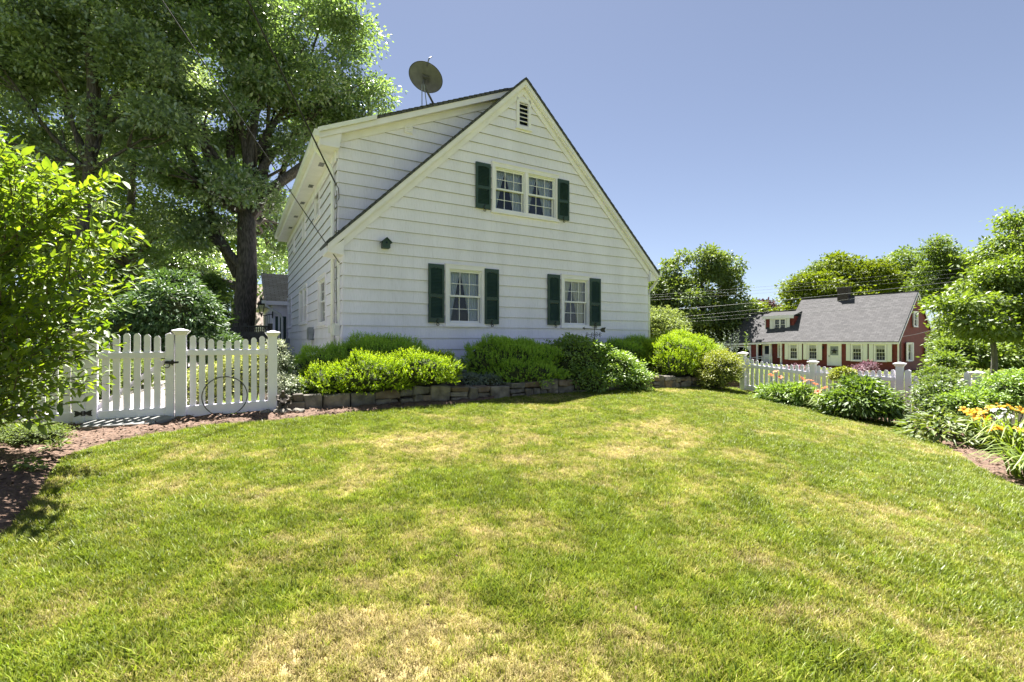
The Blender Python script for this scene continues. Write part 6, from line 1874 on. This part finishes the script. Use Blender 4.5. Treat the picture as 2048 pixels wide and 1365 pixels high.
# ------------------------------------------------------------------ flowers and perennials of the right bed
def strap_clump(name, label, c, n, L, wd, m, seed, spread=0.12, rise=0.9, group=None, cat='plant'):
    g = np.random.default_rng(seed); base = Vector((c[0], c[1], gz(c[0], c[1]) + 0.02))
    t = empty(name, base, 0, label, cat, group)
    V = []; F = []; ti = []
    k = 7
    for i in range(n):
        az = g.uniform(0, 6.283); r_ = spread*math.sqrt(g.random()); l = L*g.uniform(0.6, 1.15); up = rise*g.uniform(0.7, 1.25)
        d = np.array([math.cos(az), math.sin(az), 0]); s = np.array([-d[1], d[0], 0])
        p0 = np.array([r_*math.cos(az+g.normal()), r_*math.sin(az+g.normal()), 0])
        b = len(V); tt = g.random()
        for j in range(k):
            u = j/(k-1)
            p = p0 + d*l*(0.15*u + 0.62*u*u) + np.array([0, 0, 1])*l*up*(1.15*u - 0.78*u*u*u)
            w = wd*(0.75 + 0.6*u)*(1-u**3)*0.5 + 0.0005
            V += [p - s*w + np.array([0, 0, w*0.5]), p + s*w + np.array([0, 0, w*0.5])]; ti += [tt*0.8 + 0.2*u]*2
            if j: F.append((b+2*j-2, b+2*j-1, b+2*j+1, b+2*j))
    link('leaves', np_mesh('leaves', np.array(V), np.array(F), M[m], {'tint': np.array(ti)}), t)
    return t
def flower_mesh(m, size, seed, petals=6, open_=0.8):
    g = np.random.default_rng(seed); V = []; F = []; ti = []
    for i in range(petals):
        az = i*2*math.pi/petals + g.normal()*0.08; d = np.array([math.cos(az), math.sin(az), 0]); s = np.array([-d[1], d[0], 0])
        b = len(V)
        for j, (u, w) in enumerate([(0, 0.06), (0.3, 0.24), (0.6, 0.34), (0.85, 0.24), (1.0, 0.02)]):
            p = d*size*(u*open_) + np.array([0, 0, size*(0.75*u - 0.55*u*u*u)])
            V += [p - s*w*size*0.55, p + s*w*size*0.55]; ti += [u*0.7 + 0.3*g.random()]*2
            if j: F.append((b+2*j-2, b+2*j-1, b+2*j+1, b+2*j))
    return np_mesh('flower', np.array(V), np.array(F), M[m], {'tint': np.array(ti)})
def scape(t, base, top, me, g, bud=False):
    """a flower stalk with its flower, parts of the plant t (local coordinates)"""
    mb = MB(); mb.tube(bend(base, top, g, 4, 0.05), 0.006, 0.004, 5); mb.build('scape', M['greenstem'], t)
    o = link('flower', me, t, tuple(top), (g.uniform(0.2, 0.9), g.uniform(-0.5, 0.5), g.uniform(0, 6.28)))
    return o
fm = {k: [flower_mesh(m, s, i) for i in range(3)] for k, m, s in (('coral', 'f_coral', 0.085), ('pink', 'f_pink', 0.075), ('yellow', 'f_yellow', 0.095), ('white', 'f_white', 0.05))}
def lily(name, label, px, py, dy, n, L, wd, seed, flowers, kind, group=None, m='l_strap', spread=0.12):
    q = gnd(px, py); 
    c = (q.x*(1+dy/q.y), q.y+dy)
    t = strap_clump(name, label, c, n, L, wd, m, seed, spread, 0.95, group)
    g = np.random.default_rng(seed+500)
    for (fx, fy) in flowers:
        Y = c[1] + g.uniform(-0.10, 0.10)
        p = at(fx, fy, Y) - t.location
        scape(t, (p.x*0.4, p.y*0.4, 0.05), p, fm[kind][int(g.integers(0, 3))], g)
    return t
gl_ = 'coral daylilies along the right fence'
lily('daylily', 'coral daylily leftmost by the fence, three blooms high', 1565, 812, 0.35, 46, 0.50, 0.022, 81, [(1542, 752), (1552, 745), (1560, 756)], 'coral', gl_)
lily('daylily', 'coral daylily with blooms just before the middle fence post', 1612, 822, 0.45, 60, 0.52, 0.022, 82, [(1604, 759), (1612, 764), (1622, 763), (1630, 770)], 'coral', gl_)
lily('daylily', 'daylily with one low coral bloom at the bed edge', 1655, 833, 0.35, 70, 0.50, 0.022, 83, [(1636, 785), (1650, 778)], 'coral', gl_)
lily('daylily', 'daylily with one pink bloom next to the peony', 1690, 838, 0.5, 60, 0.46, 0.022, 84, [(1682, 776), (1685, 773)], 'pink', gl_)
gy_ = 'yellow daylilies at the right edge'
lily('daylily', 'yellow daylily clump with the most blooms at the right bed edge', 1962, 905, 0.45, 120, 0.78, 0.028, 85, [(1928, 822), (1940, 828), (1955, 824), (1968, 828), (1982, 818), (1996, 815), (1948, 836), (1960, 840), (1972, 838), (1975, 848)], 'yellow', gy_, spread=0.2)
lily('daylily', 'yellow daylily clump with blooms at the far right picture edge', 2030, 930, 0.5, 110, 0.75, 0.028, 86, [(2008, 816), (2020, 818), (2040, 822), (1984, 862), (1998, 860), (2036, 862)], 'yellow', gy_, spread=0.2)
lily('daylily', 'leafy daylily without blooms in the right foreground of the bed', 2075, 985, 0.35, 110, 0.62, 0.026, 87, [], 'yellow', gy_, spread=0.18)
lily('daylily', 'young daylily leaves standing behind the broad leaved clump', 1905, 855, 0.7, 60, 0.55, 0.03, 88, [], 'yellow', gy_)
def broad_clump(label, px, py, dy, n, seed, rad):
    q = gnd(px, py); g = np.random.default_rng(seed); base = Vector((q.x*(1+dy/q.y), q.y+dy, 0)); base.z = gz(base.x, base.y)
    t = empty('broadleaf_clump', base, 0, label, 'plant')
    az = g.uniform(0, 6.283, n); r_ = rad*np.sqrt(g.random(n))
    P = np.stack([r_*np.cos(az), r_*np.sin(az), 0.06 + 0.30*(1-(r_/rad)**2) + 0.05*g.normal(size=n)], -1)
    D = unit(np.stack([np.cos(az), np.sin(az), 0.15*g.normal(size=n)], -1) + g.normal(size=(n, 3))*0.35)
    N = unit(np.array([0, 0, 1.0]) + g.normal(size=(n, 3))*0.35)
    L = g.uniform(0.11, 0.20, n)
    foliage('leaves', P, D, N, L, L*0.30, g.random(n), M['l_hosta'], t, None, 0.22, 0.14)
broad_clump('mound of long pointed pale green leaves at the lawn edge before the yellow lilies', 1880, 893, 0.42, 420, 91, 0.50)
leaf_shrub('peony_bush', 'large green peony bush without blooms before the fence post', [(0, 0, 0, 1, 1, 1)] if False else [(*at(1728, 806, 8.75), 0.48, 0.45, 0.27), (*at(1690, 812, 8.9), 0.36, 0.4, 0.20), (*at(1768, 820, 8.6), 0.26, 0.32, 0.20), (*at(1722, 778, 8.9), 0.28, 0.3, 0.18)], 760, 11, 0.12, 0.105, 0.30, 'l_peony', 92, droop=0.35, k_core=0.6)
leaf_shrub('green_shrub', 'green leafy plants behind the left coral daylilies', [(*at(1590, 795, 9.9), 0.45, 0.3, 0.25), (*at(1550, 790, 10.3), 0.3, 0.3, 0.2)], 420, 10, 0.12, 0.085, 0.32, 'l_azalea', 93, cat='plant')
leaf_shrub('small_shrub', 'small round olive green shrub poking above the fence behind the lilies', [(*at(1686, 752, 10.3), 0.20, 0.2, 0.16)], 260, 10, 0.07, 0.045, 0.5, 'l_azalea2', 94)
leaf_shrub('rose_bush', 'pale green rose bush with buff young leaves over the garden gate', [(*at(1874, 800, 8.3), 0.30, 0.32, 0.28), (*at(1880, 778, 8.5), 0.27, 0.28, 0.22), (*at(1892, 820, 8.0), 0.30, 0.30, 0.22)], 800, 10, 0.10, 0.050, 0.55, 'l_rose', 95, k_core=0.5)
leaf_shrub('rose_bush', 'tall dark rose bush before the right fence panel', [(*at(1955, 808, 7.9), 0.42, 0.38, 0.24), (*at(2020, 790, 7.9), 0.42, 0.40, 0.36), (*at(2080, 790, 7.8), 0.45, 0.42, 0.4), (*at(1925, 812, 7.8), 0.28, 0.28, 0.2)], 1200, 10, 0.12, 0.050, 0.5, 'l_azalea', 96, k_core=0.5)
leaf_shrub('spirea_shrub', 'yellow green shrub top behind the garden gate', [(*at(1876, 756, 9.6), 0.30, 0.30, 0.20), (*at(1850, 762, 9.7), 0.2, 0.2, 0.15)], 320, 10, 0.10, 0.045, 0.5, 'l_birch', 97)
gr_ = np.random.default_rng(12)
ro = empty('rose_flowers', (0, 0, 0)) if False else None
t = empty('phlox_plant', gnd(1990, 870) + Vector((0.35, 0.55, 0)), 0, 'small white flowers standing among the yellow lilies', 'plant')
for i in range(9):
    p = at(gr_.uniform(1985, 2025), gr_.uniform(818, 838), 6.9) - t.location
    scape(t, (p.x*0.6, p.y*0.6, 0.05), p, fm['white'][i % 3], gr_)
leaf_shrub('barberry_shrub', 'plum coloured barberry before the red house front', [(*at(1735, 739, 26), 0.45, 0.4, 0.36), (*at(1714, 743, 25.5), 0.32, 0.3, 0.24)], 100, 8, 0.18, 0.12, 0.5, 'p_barberry', 98, core=False, droop=0.0, up=0.3)
leaf_shrub('barberry_shrub', 'small plum shrub before the red house beside the front door', [(*at(1590, 742, 28), 0.6, 0.5, 0.3)], 70, 8, 0.2, 0.14, 0.5, 'p_barberry', 99, core=False, droop=0.0, up=0.3)
# grey butterfly bush with upright spikes, and a slim light green plant
def spikes(name, label, c, n, h, rad, m, seed, L=0.06):
    g = np.random.default_rng(seed); base = Vector((c[0], c[1], gz(c[0], c[1])))
    t = empty(name, base, 0, label, 'shrub')
    P = []; D = []; mb = MB()
    for i in range(n):
        az = g.uniform(0, 6.283); r_ = rad*g.random(); hh = h*g.uniform(0.7, 1.0)
        tip = Vector((r_*math.cos(az), r_*math.sin(az), hh)); pts = bend((tip.x*0.2, tip.y*0.2, 0), tip, g, 6, 0.04)
        mb.tube(pts, 0.006, 0.003, 4)
        for k in range(26):
            u = 0.3 + 0.7*k/26; f = u*6; j = min(int(f), 5); p = pts[j].lerp(pts[j+1], f-j)
            a = k*2.4; P.append(tuple(p)); D.append((math.cos(a), math.sin(a), 0.7))
    mb.build('stem', M['greenstem'], t)
    P = np.array(P); D = np.array(D); N = unit(np.array([0, 0, 1.0]) + g.normal(size=(len(P), 3))*0.5)
    Ln = g.uniform(0.7, 1.2, len(P))*L
    foliage('foliage', P, D, N, Ln, Ln*0.28, g.random(len(P)), M[m], t)
q = at(1458, 690, 13.3); spikes('butterfly_bush', 'grey green butterfly bush with pale upright spikes beyond the azalea', (q.x, q.y), 24, 1.62, 0.5, 'l_grey', 101, 0.06)
q = at(1494, 690, 12.8); spikes('tall_weed', 'slim light green tall plant behind the leftmost right fence post', (q.x, q.y), 3, 1.55, 0.06, 'l_birch', 102, 0.10)

# ------------------------------------------------------------------ trees
def bl(px, py, Y, rpx, rpy, ry=None):
    p = at(px, py, Y); a = rpx/FOC*Y; c = rpy/FOC*Y
    return (p.x, p.y, p.z, a, ry or a, c)
b_ = at(472, 660, 21); b_.z = gz(b_.x, b_.y)
tree('oak_tree', 'large oak with thick dark forked trunk left of the white house', b_,
     [bl(400, 255, 20, 105, 62), bl(540, 300, 22, 90, 55), bl(610, 190, 23, 105, 70), bl(695, 190, 24, 75, 62), bl(520, 60, 22, 130, 75), bl(640, 75, 24, 85, 75), bl(440, 130, 20, 105, 65),
      bl(560, -60, 23, 130, 80), bl(420, -50, 21, 130, 90), bl(738, 205, 24.5, 36, 36), bl(525, 405, 22, 52, 26), bl(340, 345, 19, 85, 40), bl(430, 375, 19.5, 80, 40, 2.0), bl(550, 440, 27, 45, 45), bl(540, 520, 31, 45, 36), bl(400, 470, 20.5, 55, 40), bl(345, 540, 22, 60, 36), bl(650, 285, 25, 60, 40), bl(560, 470, 27, 40, 40)],
     6.2, 0.52, 8400, 12, 0.52, 0.185, 0.52, 'l_oak', 201, shell=0.3, droop=0.25, nl=10, llo=0.28, lhi=0.5, lean=(0.45, 0), tvar=0.4, zmin=-0.5,
     fork=[([(0.15, 0, 3.4), (-0.25, -0.1, 4.3), (-0.75, -0.2, 5.2), (-1.05, -0.3, 6.6), (-1.7, -0.5, 8.5), (-2.4, -0.6, 10.5)], 0.27, 0.10), ([(0.4, 0, 5.6), (1.3, 0.2, 7.2), (2.6, 0.5, 8.4), (3.7, 0.8, 9.6)], 0.27, 0.07)])
b_ = at(158, 700, 17.3); b_.z = gz(b_.x, b_.y)
tree('oak_tree', 'tall oak with straight slender trunk behind the leafy shrub', b_,
     [bl(50, 110, 17, 100, 70), bl(190, 60, 18, 110, 70), bl(300, 140, 18, 85, 65), bl(250, 235, 17.5, 75, 42), bl(70, 250, 17.5, 70, 40), bl(310, 20, 19, 100, 70), bl(140, -70, 18, 150, 80), bl(-60, 100, 17, 110, 120), bl(335, 260, 17.5, 60, 40), bl(190, 345, 18, 70, 30), bl(-80, 300, 17, 110, 70), bl(120, 180, 18.5, 80, 50)],
     14.0, 0.20, 6200, 12, 0.48, 0.165, 0.50, 'l_oak2', 202, shell=0.3, droop=0.3, nl=10, llo=0.28, lhi=0.5, tvar=0.4, zmin=-0.5)
b_ = at(265, 690, 23); b_.z = gz(b_.x, b_.y)
tree('oak_tree', 'dark slender oak between the two big oaks', b_,
     [bl(270, 330, 22, 100, 50), bl(370, 450, 21, 80, 36), bl(250, 440, 22, 100, 40), bl(300, 190, 24, 110, 80), bl(400, 525, 23, 60, 32), bl(130, 440, 21, 110, 50), bl(-20, 430, 21, 120, 80)],
     8.0, 0.24, 3800, 12, 0.5, 0.18, 0.5, 'l_oak2', 203, shell=0.3, droop=0.35, nl=10, tvar=0.4)
# woodland closing the view behind the oaks
def woods(name, label, blobs, n, per, pad, L, m, seed):
    g = np.random.default_rng(seed)
    o = crown(name, lumps(blobs, g, 12, 0.3, 0.5), n, per, pad, L, 0.55, M[m], g, None, 0.3)
    tag(o, label, 'woods', None, 'stuff')
woods('background_woods', 'dense dark woodland behind the oak trees', [bl(60, 570, 30, 170, 110), bl(250, 570, 31, 150, 100), bl(410, 570, 32, 90, 80), bl(545, 530, 46, 80, 60), bl(140, 400, 33, 190, 110), bl(340, 360, 35, 170, 110), bl(470, 430, 38, 90, 60), bl(80, 150, 34, 190, 130), bl(320, 110, 37, 170, 120), bl(-200, 400, 30, 200, 300)], 8000, 9, 0.8, 0.34, 'l_wood', 204)
leaf_shrub('rhododendron', 'big dark rhododendron behind the picket gate', [bl(345, 625, 11.5, 72, 62), bl(395, 640, 12, 45, 50), bl(300, 640, 11.2, 50, 50), bl(350, 580, 11.8, 48, 36), bl(250, 660, 11, 60, 50), bl(370, 695, 11.6, 70, 40), bl(290, 700, 11.2, 60, 40), bl(440, 700, 13.5, 40, 34)], 1900, 10, 0.15, 0.13, 0.30, 'l_rhodo', 205, droop=0.4, k_core=0.7)
leaf_shrub('evergreen_hedge', 'dark evergreen undergrowth behind the fence at far left', [bl(120, 660, 12.5, 80, 70), bl(20, 660, 12.5, 80, 80), bl(-90, 650, 12, 80, 90), bl(200, 690, 12.5, 60, 40)], 1400, 10, 0.18, 0.10, 0.4, 'l_cover', 206, k_core=0.75)
leaf_shrub('understory_shrub', 'dark leafy shrub at the foot of the oak trunk beside the lattice fence', [bl(430, 630, 15, 22, 40), bl(425, 590, 16, 20, 40)], 420, 10, 0.2, 0.12, 0.45, 'l_wood', 207)
# right side
b_ = at(1405, 690, 58); b_.z = gz(b_.x, b_.y)
tree('maple_tree', 'big dark round maple between the white house and the red house', b_,
     [bl(1400, 545, 58, 58, 40), bl(1345, 590, 58, 46, 44), bl(1450, 590, 58, 44, 44), bl(1400, 620, 57, 80, 46), bl(1480, 632, 58, 30, 30), bl(1320, 640, 58, 40, 50), bl(1420, 668, 58, 70, 34), bl(1340, 548, 58, 24, 22), bl(1470, 665, 57, 40, 28)],
     6, 0.4, 4000, 11, 0.75, 0.36, 0.6, 'l_maple', 211, shell=0.3, droop=0.2, nl=11, tvar=0.4)
b_ = at(1330, 690, 22); b_.z = gz(b_.x, b_.y)
tree('small_tree', 'pale feathery small tree at the right corner of the white house', b_,
     [bl(1325, 655, 21, 38, 28), bl(1345, 640, 21.5, 24, 20), bl(1310, 636, 21.5, 24, 22), bl(1340, 672, 21, 34, 24)],
     1.2, 0.07, 900, 10, 0.28, 0.13, 0.35, 'l_pale', 212, shell=0.4)
def far_tree(label, px, base_y, Y, blobs, leafm, seed, n, L=0.38, barkm='bark', name='shade_tree', **kw):
    b = at(px, base_y, Y); b.z = gz(b.x, b.y)
    return tree(name, label, b, blobs, 4.0, 0.3, n, 10, 0.9, L, 0.6, leafm, seed, barkm, 'trees behind the red house', **kw)
far_tree('yellow green spreading tree behind the red house chimney', 1660, 690, 72, [bl(1640, 580, 70, 60, 30), bl(1690, 545, 72, 55, 30), bl(1740, 575, 71, 50, 30), bl(1610, 605, 70, 36, 24), bl(1700, 590, 70, 60, 24)], 'l_yellowgreen', 213, 2600, 0.42)
far_tree('dark thin topped tree left of the yellow green tree', 1630, 690, 80, [bl(1650, 545, 80, 26, 24), bl(1625, 560, 80, 26, 20), bl(1650, 575, 80, 30, 22)], 'l_maple', 214, 700, 0.42)
far_tree('grey green loose crowned tree over the red house ridge', 1800, 690, 75, [bl(1800, 535, 75, 42, 32), bl(1830, 560, 75, 38, 32), bl(1770, 560, 75, 36, 30), bl(1810, 590, 75, 60, 28)], 'l_mid', 215, 1800, 0.36)
far_tree('light green birch like tree behind the red gable', 1890, 690, 62, [bl(1885, 505, 62, 26, 28), bl(1915, 530, 62, 34, 32), bl(1870, 560, 62, 34, 34), bl(1905, 590, 62, 44, 36), bl(1940, 560, 62, 30, 40)], 'l_birch', 216, 1900, 0.30, 'bark_g')
far_tree('small purple leaved tree beyond the red house dormer', 1528, 690, 95, [bl(1528, 612, 95, 22, 10), bl(1545, 620, 95, 16, 9)], 'l_purple', 217, 400, 0.45)
far_tree('low green trees left of the purple tree', 1560, 690, 88, [bl(1555, 628, 88, 34, 14), bl(1600, 620, 88, 30, 20), bl(1515, 640, 88, 22, 14)], 'l_yellowgreen', 218, 800, 0.45)
far_tree('bright small tree right of the maple by the garage', 1500, 690, 60, [bl(1505, 625, 60, 14, 20), bl(1490, 650, 60, 18, 22)], 'l_yellowgreen', 219, 500, 0.34)
b_ = at(1985, 700, 15.5); b_.z = gz(b_.x, b_.y)
tree('dogwood_tree', 'layered bright dogwood in front of the utility pole', b_,
     [bl(1990, 545, 15, 52, 26), bl(2035, 510, 15.5, 55, 34), bl(1925, 605, 14.5, 42, 20), bl(1985, 612, 14.8, 65, 24), bl(2060, 600, 15, 70, 34), bl(1925, 645, 14.2, 42, 14), bl(2005, 655, 14.5, 75, 20), bl(2080, 510, 15.5, 60, 60), bl(2110, 650, 15, 70, 40), bl(1962, 572, 15.2, 42, 18), bl(2030, 440, 15.6, 22, 18)],
     2.0, 0.11, 2700, 11, 0.36, 0.125, 0.52, 'l_dogwood', 221, 'bark_g', shell=0.3, droop=0.35, flat=0.4, up=0.7, nl=11, tvar=0.4)
b_ = at(1962, 640, 15.4)
leaf_shrub('tree_sprig', 'single leafy branch tip sticking up above the dogwood', [bl(1945, 475, 15.2, 16, 12), bl(2040, 425, 15.2, 16, 14), bl(2035, 412, 15.2, 14, 8)], 60, 9, 0.12, 0.11, 0.5, 'l_dogwood', 222, core=False, stems=False, cat='branch') if False else None
leaf_shrub('mixed_hedge', 'grey green bushy hedge under the dogwood', [bl(1918, 708, 21, 38, 30), bl(1965, 715, 21, 50, 30), bl(1935, 684, 22, 42, 24), bl(2020, 720, 21, 50, 30), bl(2080, 700, 21, 60, 50), bl(1895, 728, 20, 24, 22)], 1500, 11, 0.35, 0.16, 0.5, 'l_mid', 223, k_core=0.7)
leaf_shrub('evergreen_shrub', 'dark round shrub right of the red house gable', [bl(1892, 690, 34, 20, 30), bl(1902, 664, 34.3, 24, 30)], 500, 10, 0.4, 0.2, 0.5, 'l_maple', 224, k_core=0.7)

# small things lying or growing in the lawn
def litter():
    g = np.random.default_rng(77)
    n = 130
    x = g.uniform(-5, 7, n); y = g.uniform(1.5, 10, n); k = inside(x, y, lawn_poly); x, y = x[k], y[k]; n = len(x)
    P = np.stack([x, y, T(x, y) + 0.032], -1); D = unit(g.normal(size=(n, 3))*np.array([1, 1, 0.3])); N = unit(g.normal(size=(n, 3))*0.5 + np.array([0, 0, 1]))
    L = g.uniform(0.012, 0.03, n)
    tag(foliage('fallen_leaves', P, D, N, L, L*0.5, g.random(n), M['chips'], None, 'stuff', 0.3, 0.2), 'dry brown leaf bits scattered over the lawn', 'leaf litter')
litter()
